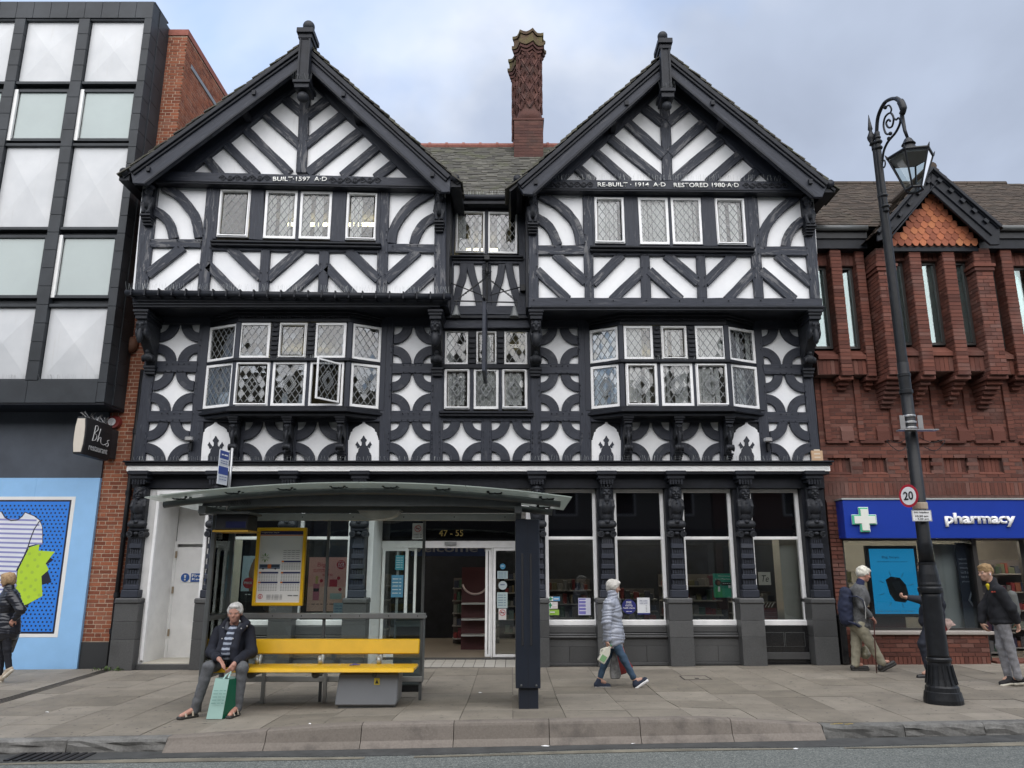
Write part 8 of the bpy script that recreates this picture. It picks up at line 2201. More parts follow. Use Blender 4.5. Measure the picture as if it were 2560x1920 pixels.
# === the far side of the street, behind the camera: only its reflection shows in the glass
def terrace(x0,x1,h,lb,col):
 o = thing('opposite_building',((x0 + x1) / 2,-5.5,0),lb,'building')
 m = flat('opposite ' + lb[:9],col,.8)
 MB().box(x0,x1,-14,-5.2,-.2,h).build('wall',m,o);
 MB().add([(x0,-5.0,h),(x1,-5.0,h),(x1,-9.5,h + 3.2),(x0,-9.5,h + 3.2),(x1,-14,h),(x0,-14,h)],[(0,1,2,3),(3,2,4,5),(1,4,2),(0,3,5)]).build('roof',M['slate'],o)
 n = max(2,int((x1 - x0) / 2.3))
 for f in range(2):
  for k in range(n):
   xm = x0 + (x1 - x0) * (k + .5) / n; z = 4.0 + f * 2.9
   if z + 1.6 > h: continue
   mb = MB(); ring(mb,Vector((xm + .55,-5.18,z)),Vector((-1,0,0)),EZ,Vector((0,1,0)),1.1,1.6,.08,-.05,.02); w = mb.build('window',M['white'],o)
   kid(w,MB().box(xm - .47,xm + .47,-5.19,-5.17,z + .08,z + 1.52).build('pane',M['blackglass'],w))
 MB().box(x0 + .3,x1 - .3,-5.19,-5.1,.3,2.7).build('shop_glass',M['blackglass'],o); MB().box(x0,x1,-5.2,-5.0,2.8,3.4).build('shop_fascia',M['navy'],o)
terrace(-16,-7,8.2,'brown building across the street, seen only in reflections',(.14,.10,.08)); terrace(-6.9,1,9.2,'half dark building across the street, seen only in reflections',(.10,.09,.085)); terrace(1.1,9,7.6,'pale building across the street, seen only in reflections',(.20,.19,.17)); terrace(19.1,48,9.4,'long dull terrace across the street at the right, seen only in reflections',(.13,.11,.10)); terrace(-45,-16.1,9,'long dull terrace across the street at the left, seen only in reflections',(.13,.12,.11)); terrace(9.1,19,8.8,'red brick building across the street, seen only in reflections',(.16,.08,.06))
# === PEOPLE
cWo = crop(1460,1400,.2170); cSe = crop(440,1460,.2110); cBm = crop(2060,1380,.19286); cYm = crop(2240,1380,.21695); cLw = crop(0,1400,.19284)
def V3(p): return np.array(p,float)
def unit(v): v = V3(v); return v / (np.linalg.norm(v) + 1e-9)
def frame(f,up=(0,0,1)):
 f = unit(f); r = unit(np.cross(f,up)); u = np.cross(r,f); return np.stack([r,f,u],1)
def head(B,c,F,s):
 E = lambda o,r,**k: B.ell(c + F @ (V3(o) * s),V3(r) * s,F,**k)
 E((0,-.10,.22),(.68,.84,.76)); E((0,.12,-.30),(.52,.60,.62)); E((0,.36,-.72),(.30,.28,.24)); E((0,.58,.16),(.50,.18,.12),k=.01)
 E((0,.70,-.06),(.10,.14,.24),k=.008); E((0,.84,-.20),(.12,.13,.10),k=.008); E((0,.62,-.46),(.25,.12,.05),k=.006); E((0,.61,-.56),(.22,.11,.05),k=.006)
 for q in (-1,1):
  E((q * .36,.48,-.18),(.20,.20,.18)); E((q * .70,-.06,-.05),(.08,.17,.26),k=.006); E((q * .30,.74,.04),(.15,.10,.08),k=.008,cut=True)
 E((0,.74,-.51),(.20,.06,.018),k=.003,cut=True)
def eyes(root,c,F,s):
 for q in (-1,1):
  p = c + F @ (V3((q * .29,.60,.04)) * s); MB().ball(p,s * .10,s * .10,s * .085,8,6).build('eye',flat('eye white',(.45,.42,.40)),root,smooth=True)
  p = c + F @ (V3((q * .29,.685,.04)) * s); MB().ball(p,s * .05,s * .05,s * .05,6,5).build('pupil',M['ink'],root)
  a = c + F @ (V3((q * .14,.72,.19)) * s); b = c + F @ (V3((q * .46,.60,.18)) * s); MB().tube([a,(a + b) / 2 + V3((0,0,s * .05)),b],s * .035,5).build('eyebrow',flat('brow grey',(.20,.17,.14)),root)
def hand(B,w,d,n,curl=.5,th=None,sc=1.0):
 """wrist, pointing direction, palm normal: palm, four fingers of different length that curl towards n, thumb from the side"""
 d,n = unit(d),unit(n); s = np.cross(d,n); w = V3(w)
 B.cap(w,w + d * .03 * sc,.026 * sc,.030 * sc,k=.01)
 for q in (-1.5,-.5,.5,1.5): B.cap(w + d * .02 * sc + s * q * .012 * sc,w + d * .085 * sc + s * q * .019 * sc,.015 * sc,.0125 * sc,k=.008)
 for q,l in ((-1.5,.060),(-.5,.075),(.5,.080),(1.5,.072)):
  p = w + d * .085 * sc + s * q * .019 * sc; a = curl
  for k in range(3):
   e = d * math.cos(a) + n * math.sin(a); p2 = p + e * l * sc * (.46,.32,.24)[k]; B.cap(p,p2,(.0105 - .001 * k) * sc,(.0098 - .001 * k) * sc,k=.003); p = p2; a += curl * .8
 p = w + d * .025 * sc + s * .028 * sc; e = unit(d * .6 + s * .6 + n * .45); p2 = p + e * .04 * sc; B.cap(p,p2,.0145 * sc,.012 * sc,k=.008); B.cap(p2,p2 + unit(d * .8 + n * .5 + s * .1) * .03 * sc,.012 * sc,.009 * sc,k=.003)
def folds(amp,fz,seed,puff=0.0,pz=.06):
 r = np.random.RandomState(seed); K = r.normal(size=(7,3)) * fz; ph = r.uniform(0,6.3,7)
 def f(p,F):
  N = vert_normals(p,F); h = sum(np.sin(p @ K[i] + ph[i]) for i in range(7)) / 7 * amp
  if puff: h = h + puff * (np.abs(np.sin(p[:,2] * math.pi / pz + 1.1 * np.sin(p[:,0] * 13 + 5 * np.sin(p[:,2] * 8)) + .7 * np.sin(p[:,1] * 15 + p[:,2] * 9))) - .6)
  return p + N * h[:,None]
 return f
def person(label,root,P,skin,hairc,hair,top,trous,s=.118,hands=(),feet=None,R=1.0,puff=0,torso=(.175,.115),hemz=None,collar=None,sleeves=True,legr=1.0,cuff=0,wide=1.0):
 """P holds the joints as places in the street; one continuous body, with clothes, hair and shoes as its parts"""
 t = thing('person',root,label,'person')
 f = {k: V3(v) for k,v in P.items() if k not in ('shoem','solem')}; ax = unit(f['shR'] - f['shL']); ch = (f['shR'] + f['shL']) / 2; pe = f['pel']; sp = unit(ch - pe); fw = np.cross(sp,ax); fw = unit(fw)
 if fw @ f['face'] < 0: fw = -fw
 T = np.stack([ax,fw,np.cross(ax,fw)],1); Fh = frame(f['face'])
 ct = ch - sp * .13; be = pe + sp * .10
 B = Body(res=.0085,k=.018); head(B,f['head'],Fh,s)
 B.cap(f['neck'],f['head'] - Fh @ V3((0,.2,.45)) * s,.058,.055)
 B.ell(ct,(torso[0] * .9,torso[1] * .85,.2),T); B.ell(be,(torso[0] * .8,torso[1] * .85,.16),T); B.ell(pe,(torso[0] * .85,torso[1] * .85,.12),T); B.cap(f['neck'],ch - sp * .05,.06,.07)
 for q in 'LR':
  B.chain([f['sh' + q],f['el' + q],f['wr' + q]],[.046,.038,.025]); B.chain([f['hip' + q],f['kn' + q],f['an' + q]],[.060,.040,.033])
  B.cap(f['an' + q] - V3((0,0,.0)),f['an' + q] * (.55 if feet is None else .2) + f['toe' + q] * (.45 if feet is None else .8) + V3((0,0,.02 if feet is None else .012)),.034,.028)
 for w,d,n,c in hands: hand(B,f[w],d,n,c)
 B.build('body',skin,t)
 eyes(t,f['head'],Fh,s)
 Hb = Body(res=.011,k=.02)
 for o,r in hair: Hb.ell(f['head'] + Fh @ (V3(o) * s),V3(r) * s,Fh)
 Hb.ell(f['head'] + Fh @ (V3((0,.78,-.34)) * s),V3((.62,.62,.62)) * s,Fh,cut=True,k=.012)
 Hb.build('hair',hairc,t,disp=folds(.011,60,int(root[0] * 7) % 50))
 g = Body(res=.012,k=.035)
 g.ell(ct,(torso[0] * wide,torso[1] * 1.08,.23),T); g.ell(be,(torso[0] * 1.02 * wide,torso[1] * 1.15,.22),T)
 if hemz: g.ell(pe - sp * .02,(torso[0] * 1.06 * wide,torso[1] * 1.18,hemz),T)
 for q in 'LR':
  g.cap(ch - sp * .03,f['sh' + q],.075,.070); e = f['wr' + q] - (f['wr' + q] - f['el' + q]) * .10
  g.chain([f['sh' + q],f['el' + q],e],[.072 * R,.062 * R,.048 * R])
 if collar: g.cap(f['neck'] - sp * .02,f['neck'] + sp * collar,.082,.072)
 else: g.cap(f['neck'] - sp * .05,f['neck'] - sp * .01,.09,.066)
 if hemz is not None:
  pz = pe - sp * hemz * .8; g.ell(pz - sp * .25,(.4,.4,.25),T,cut=True,k=.01)
 g.build('jacket',top,t,disp=folds(.016,22,int(root[0] * 10) % 97,puff))
 l = Body(res=.011,k=.03); l.ell(pe,(torso[0] * .97,torso[1] * 1.02,.14),T)
 for q in 'LR':
  e = f['an' + q] + unit(f['kn' + q] - f['an' + q]) * (cuff - .025)
  l.chain([f['hip' + q],f['kn' + q],e],[.092 * legr,.066 * legr,.054 * legr])
 l.build('trousers',trous,t,disp=folds(.008,30,5))
 for q in 'LR':
  an,toe = f['an' + q],f['toe' + q]; d = unit(toe - an); d2 = unit(np.array([d[0],d[1],0])) if feet is None else d
  b = Body(res=.008,k=.02); hl = f['heel' + q]; dd = unit(toe - hl); up = unit(np.cross(np.cross(dd,(0,0,1)),dd))
  if feet != 'sandal':
   b.cap(hl + up * .045 + dd * .035,toe + up * .035 - dd * .035,.042,.036); b.cap(hl + up * .06 + dd * .05,an,.045,.042)
   b.build('shoe',P['shoem'],t)
  so = Body(res=.008,k=.01)
  for k in (-.016,.016): so.cap(hl + dd * .03 + up * .010 + np.cross(dd,up) * k,toe - dd * .025 + up * .010 + np.cross(dd,up) * k,.026,.026)
  so.ell((hl + toe) / 2 + up * .06,(.3,.3,.032),np.stack([dd,np.cross(up,dd),up],1),cut=True,k=.004)
  so.build('sole',P['solem'],t)
  if feet == 'sandal':
   for a_,h in ((.35,.07),(.68,.05)):
    m = hl + (toe - hl) * a_; sd = np.cross(dd,up) * .045; MB().tube([m - sd + up * .02,m - sd * .7 + up * h,m + up * (h + .012),m + sd * .7 + up * h,m + sd + up * .02],.013,6,flat=.5).build('strap',P['shoem'],t)
 return t,f,Fh,T
skin_m = simple('skin',(.44,.255,.19),.5,var=.12,scale=18); skin_p = simple('flushed skin',(.46,.24,.18),.5,var=.14,scale=18)
def Jn(c,Y,**k):
 out = {}
 for n,v in k.items(): out[n] = V3(at(c,v[0],v[1],Y + (v[2] if len(v) > 2 else 0)))
 return out
def foot(f,q,c,h,to,Y):
 f['heel' + q] = V3(at(c,*h,Y)); f['toe' + q] = V3(at(c,*to,Y))
cloth = lambda n,col,**k: simple(n,col,k.get('rough',.85),var=.32,scale=k.get('sc',14),bmp=.25,bscale=k.get('bs',120))
Y0 = 12.2
f = Jn(cWo,Y0,head=(342,318),neck=(330,436),shL=(345,500,.16),shR=(292,505,-.16),elL=(385,720,.2),elR=(262,715,-.22),wrL=(440,925,.19),wrR=(266,925,-.2),pel=(340,900),hipL=(340,935,.085),hipR=(345,935,-.085),knL=(245,1160,.08),knR=(462,1145,-.08),anL=(176,1385,.07),anR=(590,1395,-.07))
foot(f,'L',cWo,(118,1476),(312,1480),Y0 + .07); foot(f,'R',cWo,(588,1487),(742,1385),Y0 - .07)
f['face'] = V3((1,-.06,-.12)); f['shoem'] = cloth('navy knit',(.020,.028,.05)); f['solem'] = M['white']
jeans = cloth('washed denim',(.045,.085,.14),sc=9)
wo,fw_,Fw,Tw = person('woman with short silver hair in pale silver padded jacket and jeans walking to the right',(f['pel'][0],Y0,ground(1.3)),f,skin_m,cloth('silver hair',(.52,.50,.46),sc=60),[((0,-.18,.30),(.80,.92,.84)),((0,-.62,-.10),(.62,.42,.62)),((0,.42,.72),(.58,.42,.30)),((.62,-.1,.1),(.2,.4,.4)),((-.62,-.1,.1),(.2,.4,.4))],
 simple('silver padded nylon',(.35,.375,.44),.28,var=.10,scale=7),jeans,s=.112,hands=[('wrR',(0,0,-1),(1,0,0),.9),('wrL',(0,0,-1),(-1,0,0),.9)],puff=.016,torso=(.185,.135),hemz=.16,collar=.075,R=1.08,legr=.86,cuff=.09)
def blob(name,label,cat,mat,pts,rs,loc,res=.01,flat_=None,disp=None):
 t = thing(name,loc,label,cat)
 b = Body(res=res,k=.02); b.chain(pts,rs); b.build(name + '_body',mat,t,disp=disp); return t
mh = at(cWo,268,1000,Y0 - .2); mb0,mb1 = at(cWo,212,1140,Y0 - .2),at(cWo,300,985,Y0 - .2)
t = thing('milk_bottle',mb0,'white plastic milk bottle with green label held low by the silver haired woman','bottle')
d = (mb1 - mb0).normalized(); sd = Vector((d.z,0,-d.x)); mlk = simple('milk plastic',(.70,.68,.58),.4,var=.04)
mb = MB(); P = [(-.058,-.055),(.058,-.055),(.060,.10),(.045,.145),(.02,.19),(.02,.215),(-.02,.215),(-.02,.19),(-.045,.17),(-.062,.12)]
mb.fprism([(x,y) for x,y in P],mb0,sd,d,Vector((0,-1,0)),-.05,.05); mb.build('bottle_body',mlk,t,bevel=.016)
MB().tube([mb0 + d * .15 - sd * .05,mb0 + d * .10 - sd * .085,mb0 + d * .04 - sd * .06],.012,7).build('bottle_handle',mlk,t); MB().fprism([(-.04,-.03),(.04,-.03),(.04,.06),(-.04,.06)],mb0,sd,d,Vector((0,-1,0)),.0515,.053).build('bottle_label',flat('milk green',(.22,.42,.20)),t)
MB().tube([mb0 + d * .215,mb0 + d * .24],.024,12).build('bottle_cap',flat('cap green',(.05,.25,.10)),t)
b0 = at(cWo,430,960,Y0 + .2)
t = thing('shopping_bag',b0,'dark red cloth shopping bag hanging beside the leg of the silver haired woman','bag')
def bag(pts,Y,th,mat,name,n=NY): MB().prism(xz(cWo,pts,Y),Y,Y + th).build(name,mat,t,bevel=.012)
bag([(350,1060),(470,1075),(570,1240),(480,1310),(405,1330)],Y0 + .14,.12,cloth('dark red cloth',(.20,.022,.020)),'bag_body'); MB().tube([b0 - Vector((0,0,.03)),at(cWo,445,1000,Y0 + .2),at(cWo,470,1085,Y0 + .2)],.01,6).build('bag_handle',flat('bag pink',(.45,.16,.16)),t)
t = thing('carrier_bag',at(cWo,350,1370,Y0 + .1),'grey printed carrier bag hanging behind the milk bottle','bag')
bag([(335,1050),(372,1060),(430,1320),(415,1372),(310,1372),(302,1290)],Y0 + .02,.10,simple('grey carrier plastic',(.16,.16,.16),.3,var=.8,scale=9),'bag_body'); MB().tube([at(cWo,430,945,Y0 + .17),at(cWo,355,1055,Y0 + .06)],.008,5).build('bag_handle',M['ink'],t)
t = thing('handbag',at(cWo,440,960,Y0 + .12),'small brown leather handbag at the hip of the silver haired woman','bag')
bag([(412,860),(450,850),(466,960),(450,985),(425,978)],Y0 - .02,.10,flat('brown leather',(.09,.035,.025),.45),'bag_body'); MB().tube([at(cWo,425,860,Y0 + .02),at(cWo,410,640,Y0 - .05),at(cWo,350,440,Y0 - .03)],.008,5).build('bag_strap',flat('brown leather',(.09,.035,.025),.45),t)
f = {}
for n,(x,y,Y) in dict(head=(698,345,10.36),neck=(690,500,10.44),shL=(855,560,10.46),shR=(520,565,10.46),elL=(890,800,10.38),elR=(420,800,10.38),wrL=(700,935,10.02),wrR=(500,880,10.05),pel=(650,915,10.52),hipL=(735,935,10.46),hipR=(555,935,10.46),knL=(785,990,10.06),knR=(385,985,10.05),anL=(725,1455,10.10),anR=(225,1475,10.06)).items(): f[n] = V3(at(cSe,x,y,Y))
f['heelL'] = V3((f['anL'][0] + .01,10.14,ground(-3.4,10) + .004)); f['toeL'] = V3((f['anL'][0] - .03,9.88,ground(-3.4,10) + .004)); f['heelR'] = V3((f['anR'][0] + .03,10.10,ground(-3.9,10) + .004)); f['toeR'] = V3((f['anR'][0] - .13,9.88,ground(-3.9,10) + .004))
f['face'] = V3((.12,-1,-.10)); f['shoem'] = flat('sandal beige',(.42,.36,.28)); f['solem'] = flat('sandal sole',(.03,.028,.026))
navyj = cloth('navy jacket cloth',(.010,.012,.022)); greyt = cloth('grey trouser cloth',(.105,.11,.118))
se,fs,Fs,Ts = person('white haired man in navy jacket and grey trousers sitting on the yellow bench',(f['pel'][0],10.4,ground(-3.4)),f,skin_p,cloth('white hair',(.60,.59,.57),sc=60),[((0,-.20,.34),(.76,.86,.78)),((0,-.5,.05),(.66,.5,.6)),((0,.40,.74),(.56,.36,.22)),((.66,.0,.2),(.1,.3,.35)),((-.66,.0,.2),(.1,.3,.35))],
 navyj,greyt,s=.122,hands=[('wrL',(-.35,-.5,-.75),(-.6,.3,-.3),.8),('wrR',(.75,-.45,-.5),(.2,-.2,-.9),.55)],feet='sandal',torso=(.205,.135),hemz=.10,R=1.15,legr=1.05,wide=1.05)
sh_ = Body(res=.009,k=.02); cc = fs['neck'];
def sxy(x,y,Y): return V3(at(cSe,x,y,Y))
sh_.chain([sxy(675,545,10.315),sxy(640,680,10.25),sxy(612,800,10.225),sxy(610,850,10.24)],[.060,.080,.085,.07])
def stripes():
 m,t,b = mat_new('striped knit shirt'); g_ = t.nodes.new('ShaderNodeNewGeometry'); w = t.nodes.new('ShaderNodeTexWave'); w.bands_direction = 'Z'; w.inputs['Scale'].default_value = 5.2; w.inputs['Distortion'].default_value = .8; w.inputs['Detail Scale'].default_value = 6
 L(t,g_.outputs['Position'],w.inputs[0]); L(t,ramp(t,w.outputs[1],[(.55,(.03,.035,.055)),(.66,(.34,.38,.46))]),b.inputs['Base Color']); b.inputs['Roughness'].default_value = .9; return m
sh_.build('striped_shirt',stripes(),se)
lp_ = Body(res=.008,k=.012); lp_.chain([sxy(610,470,10.40),sxy(600,530,10.32),sxy(655,560,10.28)],[.030,.026,.014]); lp_.chain([sxy(770,470,10.40),sxy(745,530,10.32),sxy(690,560,10.28)],[.030,.026,.014]); lp_.build('shirt_collar',flat('shirt collar',(.06,.065,.08),.85),se)
jl = Body(res=.009,k=.015); jl.chain([sxy(780,400,10.44),sxy(840,470,10.34),sxy(740,570,10.26),sxy(690,760,10.18),sxy(690,880,10.18)],[.035,.045,.045,.05,.05]); jl.chain([sxy(610,430,10.44),sxy(540,520,10.34),sxy(560,640,10.25),sxy(520,800,10.20),sxy(510,880,10.2)],[.035,.042,.045,.05,.05]); jl.build('jacket_front',navyj,se)
for x,y,Y in ((842,500,10.285),(772,528,10.245),(676,648,10.175),(546,648,10.20),(556,520,10.30)): p = sxy(x,y,Y); MB().ball(p,.010,.006,.010,8,5).build('snap_button',M['steel'],se)
gb = lambda x,y,Y: at(cSe,x,y,Y)
t = thing('carrier_bag',gb(500,1540,9.95),'mint and dark green carrier bag standing between the feet of the seated man','bag')
mint = flat('mint plastic',(.36,.55,.50),.45); gg = ground(-3.5,9.9) + .004
A = [gb(362,1530,9.88),gb(548,1555,9.88),gb(630,1130,9.92),gb(468,1115,9.92)]; Bk = [Vector((a.x + .10,a.y + .18,a.z)) for a in A]
for a in (A[0],A[1],Bk[0],Bk[1]): a.z = gg
MB().add(A + Bk,[(0,1,2,3),(7,6,5,4),(0,3,7,4),(0,4,5,1)]).build('bag_front',mint,t); MB().add([A[1],Bk[1],Bk[2],A[2]],[(0,1,2,3)]).build('bag_side',flat('bottle green plastic',(.008,.10,.055),.25),t)
for k in range(5): text('bag_print','~printed lines here',gb(450 - k * 8,1270 + k * 37,9.87),A[1] - A[0],A[3] - A[0],.15,.010,flat('bag print',(.10,.22,.20)),t)
MB().tube([gb(560,1130,9.93),gb(600,1075,9.96),fs['wrL'] + V3((-.03,-.03,-.09)),gb(620,1120,9.93)],.011,6).build('bag_handle',mint,t)
Y0 = 13.75
f = Jn(cBm,Y0,head=(520,292),neck=(462,408),shL=(470,485,.19),shR=(430,490,-.19),elL=(500,720,.22),elR=(490,705,-.24),wrL=(520,900,.2),wrR=(600,835,-.2),pel=(440,925),hipL=(430,950,.09),hipR=(450,950,-.09),knL=(420,1190,.09),knR=(600,1175,-.09),anL=(408,1440,.08),anR=(745,1425,-.08))
foot(f,'L',cBm,(352,1538),(585,1530),Y0 + .08); foot(f,'R',cBm,(722,1556),(936,1450),Y0 - .08)
f['face'] = V3((1,-.05,-.22)); f['shoem'] = flat('black shoe leather',(.022,.021,.020),.5); f['solem'] = flat('black shoe sole',(.03,.028,.026),.7)
khaki = cloth('khaki cotton',(.27,.25,.185),sc=8)
bm,fb_,Fb,Tb = person('white haired man in grey fleece and khaki trousers walking with a stick past the pharmacy',(f['pel'][0],Y0,ground(6,14)),f,skin_p,cloth('wispy white hair',(.62,.60,.52),sc=40),[((0,-.25,.38),(.82,.92,.82)),((0,-.68,.05),(.62,.42,.55)),((0,.45,.72),(.5,.4,.3)),((.6,-.1,.15),(.2,.3,.4)),((-.6,-.1,.15),(.2,.3,.4))],
 cloth('grey fleece',(.095,.097,.10),sc=30),khaki,s=.122,hands=[('wrR',(.75,0,-.65),(.2,0,-1),1.0),('wrL',(0,0,-1),(1,0,0),1.0)],torso=(.20,.165),hemz=.08,R=1.12,legr=1.25,cuff=.01)
b = Body(res=.01,k=.02); b.cap(fb_['neck'] - V3((.0,0,.02)),fb_['neck'] + V3((.02,0,.035)),.075,.066); b.build('shirt_collar',flat('navy collar',(.012,.018,.06),.85),bm)
F_ = Fb; c_ = fb_['head']
for q in (-1,1):
 P = [c_ + F_ @ (V3((q * (.30 + .15 * math.cos(a)),.80 - .04 * abs(math.cos(a)),.04 + .13 * math.sin(a))) * .122) for a in [i * .524 for i in range(13)]]
 MB().tube(P,.0025,4).build('spectacle_rim',M['ink'],bm); MB().tube([P[0] if q > 0 else P[6],c_ + F_ @ (V3((q * .72,0,.08)) * .122)],.0025,4).build('spectacle_arm',M['ink'],bm)
t = thing('rucksack',at(cBm,280,900,Y0),'dark blue rucksack on the back of the man with the walking stick','rucksack')
rk = cloth('dark blue nylon',(.012,.017,.042)); b = Body(res=.011,k=.03)
r3 = lambda x,y,dy: V3(at(cBm,x,y,Y0 + dy))
for dy in (-.11,0,.11): b.chain([r3(285,540,dy),r3(275,700,dy),r3(290,870,dy)],[.10,.115,.11])
b.cap(r3(240,760,-.1),r3(240,760,.1),.07,.07); b.build('pack_body',rk,t,disp=folds(.012,28,8)); b = Body(res=.01,k=.02); b.cap(r3(270,520,-.09),r3(270,520,.09),.09,.09); b.build('pack_lid',rk,t)
MB().tube([r3(330,575,-.22),r3(430,575,-.30),r3(500,620,-.32),r3(530,720,-.33),r3(540,860,-.33)],[.02,.02,.016,.012,.008],6,flat=.5).build('shoulder_strap',rk,t); MB().tube([r3(520,640,-.335),r3(540,720,-.345),r3(540,865,-.345)],.006,5).build('strap_tail',flat('strap grey',(.35,.35,.33)),t); MB().tube([r3(310,900,-.2),r3(400,930,-.24),r3(455,965,-.2)],.025,6).build('hip_belt',rk,t)
t = thing('walking_stick',r3(682,1565,-.26),'dark brown wooden walking stick in the hand of the man with the rucksack','walking stick')
MB().tube([r3(590,860,-.26),r3(625,872,-.26),r3(650,900,-.26),r3(655,1100,-.26),Vector((r3(682,1565,-.26)[0],Y0 - .26,ground(6.2,13.5) + .0))],[.012,.013,.011,.010,.009],8).build('stick_shaft',flat('dark cherry wood',(.07,.018,.014),.4),t,smooth=True)
t = blob('plastic_bag','small crumpled plastic bag of shopping hanging behind the stick of the old man','bag',simple('cloudy plastic',(.30,.28,.20),.3,var=.5,scale=16),[r3(530,1260,.16),r3(540,1320,.16)],[.06,.085],r3(540,1380,.16),disp=folds(.014,50,4)); MB().tube([fb_['wrL'] - V3((0,0,.09)),r3(530,1240,.16)],.006,5).build('bag_handle',flat('bag handle',(.35,.34,.30)),t)
Y0 = 13.0
f = Jn(cYm,Y0,head=(318,195),neck=(350,300),shL=(375,390,-.19),shR=(445,390,.19),elL=(310,560,-.22),elR=(515,600,.2),wrL=(135,525,-.16),wrR=(520,760,.18),pel=(415,780),hipL=(405,810,-.09),hipR=(425,810,.09),knL=(300,1060,-.09),knR=(470,1080,.09),anL=(385,1370,-.08),anR=(565,1265,.08))
foot(f,'L',cYm,(430,1465),(330,1462),Y0 - .08); foot(f,'R',cYm,(625,1270),(560,1370),Y0 + .08)
f['toeL'] = f['heelL'] + V3((-.26,0,.0)); f['toeR'] = f['heelR'] + V3((-.13,0,-.21))
f['face'] = V3((-1,-.1,-.1)); f['shoem'] = flat('black polished shoe',(.012,.012,.013),.3); f['solem'] = M['ink']
suit = cloth('navy suit wool',(.013,.016,.026)); gn = simple('dark hair',(.06,.05,.042),.6,var=.3,scale=50)
su_,fu,Fu,Tu = person('man in dark navy suit walking left partly hidden behind the street lamp',(f['pel'][0],Y0,ground(6.5,13)),f,skin_m,gn,[((0,-.2,.34),(.78,.88,.8)),((0,-.55,.0),(.64,.45,.6)),((0,.4,.74),(.5,.3,.22))],suit,suit,s=.118,hands=[('wrL',(-1,0,.1),(0,.2,.8),1.0),('wrR',(.1,0,-1),(-1,0,0),.9)],torso=(.195,.165),hemz=.16,R=1.1)
b = Body(res=.008,k=.01); b.cap(fu['wrL'] + V3((.02,0,0)),fu['wrL'] + V3((.06,0,-.005)),.036,.042); b.build('shirt_cuff',M['white'],su_)
t = thing('shopping_bag',at(cYm,560,900,Y0),'red shopping bag with a pale pattern carried by the man behind the lamp post','bag')
MB().prism(xz(cYm,[(485,760),(600,770),(640,850),(560,930),(515,945)],Y0 + .12),Y0 + .10,Y0 + .26).build('bag_body',simple('red patterned cloth',(.28,.03,.035),.6,var=.2,scale=12),t,bevel=.012)
MB().prism(xz(cYm,[(535,765),(620,770),(692,845),(640,860),(600,905),(585,880)],Y0 + .09),Y0 + .08,Y0 + .10).build('bag_flap',simple('pale floral cloth',(.52,.38,.34),.6,var=.5,scale=14),t,bevel=.008); MB().tube([fu['wrR'] - V3((0,0,.09)),at(cYm,530,765,Y0 + .18)],.008,5).build('bag_handle',flat('bag pink',(.45,.16,.16)),t)
Y0 = 12.05
f = Jn(cYm,Y0,head=(1030,240),neck=(1110,375),shL=(1185,445,-.19),shR=(1120,445,.19),elL=(1320,640,-.24),elR=(1010,650,.22),wrL=(1395,805,-.2),wrR=(988,815,.2),pel=(1215,790),hipL=(1230,820,-.09),hipR=(1205,820,.09),knL=(1320,1110,-.09),knR=(1205,1090,.09),anL=(1400,1420,-.09),anR=(1300,1440,.08))
foot(f,'L',cYm,(1490,1512),(1350,1530),Y0 - .02); foot(f,'R',cYm,(1365,1515),(1195,1548),Y0 + .02)
f['face'] = V3((-1,-.1,-.12)); f['shoem'] = cloth('black knit shoe',(.016,.016,.018)); f['solem'] = flat('cream sole',(.60,.57,.48))
ym,fy,Fy,Ty = person('young man with fair swept hair in black fleece and grey joggers walking left',(f['pel'][0],Y0,ground(7.3,12)),f,simple('fair skin',(.50,.30,.22),.5,var=.08,scale=18),cloth('fair hair',(.27,.175,.085),sc=50),[((0,-.12,.42),(.76,.90,.72)),((0,.40,.76),(.52,.38,.22)),((0,-.55,.1),(.60,.42,.45))],
 cloth('black fleece',(.009,.010,.014),sc=30),cloth('grey jersey',(.22,.22,.235),sc=12),s=.122,hands=[('wrL',(.15,0,-1),(-1,0,0),.35),('wrR',(.25,-.2,-.9),(.8,0,.3),.4)],torso=(.20,.135),hemz=.06,R=1.15,collar=.05,legr=1.0)
b = Body(res=.008,k=.01); p = V3(at(cYm,1058,385,Y0 - .01)); b.cap(p,p + V3((.0,0,-.06)),.030,.012); b.build('yellow_collar',flat('yellow collar',(.62,.50,.02),.7),ym); p = fy['head'] + Fy @ (V3((-.78,-.05,-.06)) * .122); MB().tube([p,p + V3((-.008,-.004,-.03))],[.008,.005],6).build('earbud',M['white'],ym)
p = at(cYm,1090,470,Y0 - .20); text('chest_lettering','~red badge',(p.x,Y0 - .215,p.z),EX,EZ,.10,.03,flat('badge red',(.35,.05,.03)),ym,depth=.004)
t = thing('rucksack',at(cYm,1390,700,Y0),'grey and black rucksack on the back of the young man with earbuds','rucksack')
b = Body(res=.011,k=.03)
for dy in (-.08,.08): b.chain([V3(at(cYm,1335,500,Y0 + dy)),V3(at(cYm,1365,690,Y0 + dy))],[.07,.08])
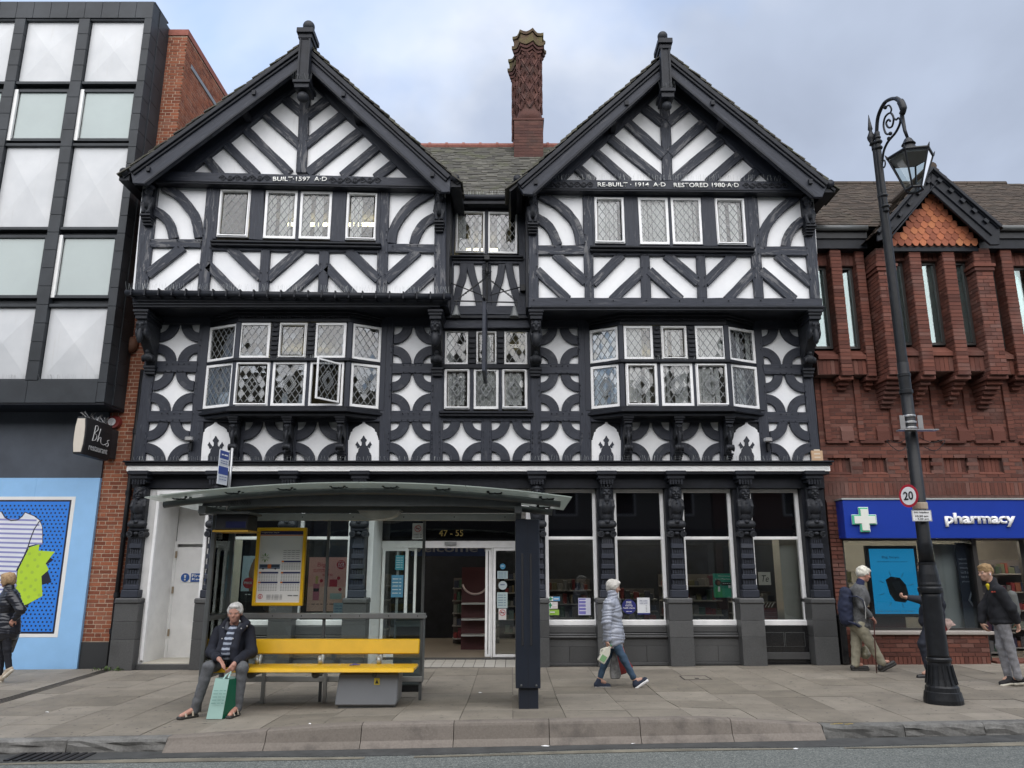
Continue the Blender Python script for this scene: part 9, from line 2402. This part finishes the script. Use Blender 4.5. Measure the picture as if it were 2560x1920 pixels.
b.build('pack_body',flat('pack grey',(.10,.105,.10),.7),t); MB().tube([at(cYm,1370,470,Y0 - .1),at(cYm,1395,560,Y0 - .1),at(cYm,1405,680,Y0 - .1)],.014,6).build('pack_piping',flat('piping pale',(.42,.42,.38)),t)
Y0 = 13.1
f = Jn(cLw,Y0,head=(95,265),neck=(120,375),shL=(150,450,-.17),shR=(95,450,.17),elL=(270,640,-.2),elR=(10,660,.2),wrL=(190,760,-.18),wrR=(-40,800,.2),pel=(90,900),hipL=(85,940,-.09),hipR=(80,940,.09),knL=(95,1160,-.08),knR=(20,1180,.08),anL=(115,1400,-.07),anR=(-5,1500,.08))
foot(f,'L',cLw,(180,1420),(50,1535),Y0 - .07); foot(f,'R',cLw,(42,1585),(-150,1590),Y0 + .08)
f['face'] = V3((-1,.1,-.1)); f['shoem'] = flat('beige trainer',(.46,.38,.29),.7); f['solem'] = flat('pale sole',(.60,.55,.46))
lw,fl2,Fl,Tl = person('woman with fair hair in black padded jacket walking past the blue hoarding',(f['pel'][0],Y0,ground(-8,13)),f,skin_p,cloth('streaky fair hair',(.33,.22,.12),sc=40),[((0,-.2,.3),(.86,.96,.84)),((0,-.7,-.1),(.66,.45,.65)),((0,.4,.7),(.6,.4,.3)),((-.62,-.1,-.1),(.25,.45,.6)),((.62,-.1,-.1),(.25,.45,.6))],
 simple('black padded nylon',(.014,.016,.024),.3,var=.2,scale=7),cloth('black leggings',(.009,.010,.016)),s=.118,hands=[('wrL',(-.5,0,-.8),(0,.5,0),.6),('wrR',(-.3,0,-1),(0,.5,0),.6)],puff=.011,torso=(.21,.165),hemz=.20,R=1.15,collar=.05,legr=.85)
t = thing('handbag',at(cLw,130,1180,Y0 - .1),'grey speckled handbag hanging behind the leg of the woman in the black padded jacket','bag')
MB().prism(xz(cLw,[(70,1010),(205,940),(208,990),(125,1210),(80,1205),(62,1110)],Y0 + .10),Y0 + .10,Y0 + .20).build('bag_body',simple('speckled grey cloth',(.11,.105,.095),.8,var=.4,scale=40),t,bevel=.012); MB().tube([at(cLw,190,950,Y0 + .15),at(cLw,130,600,Y0 + .1)],.008,5).build('bag_strap',M['ink'],t)
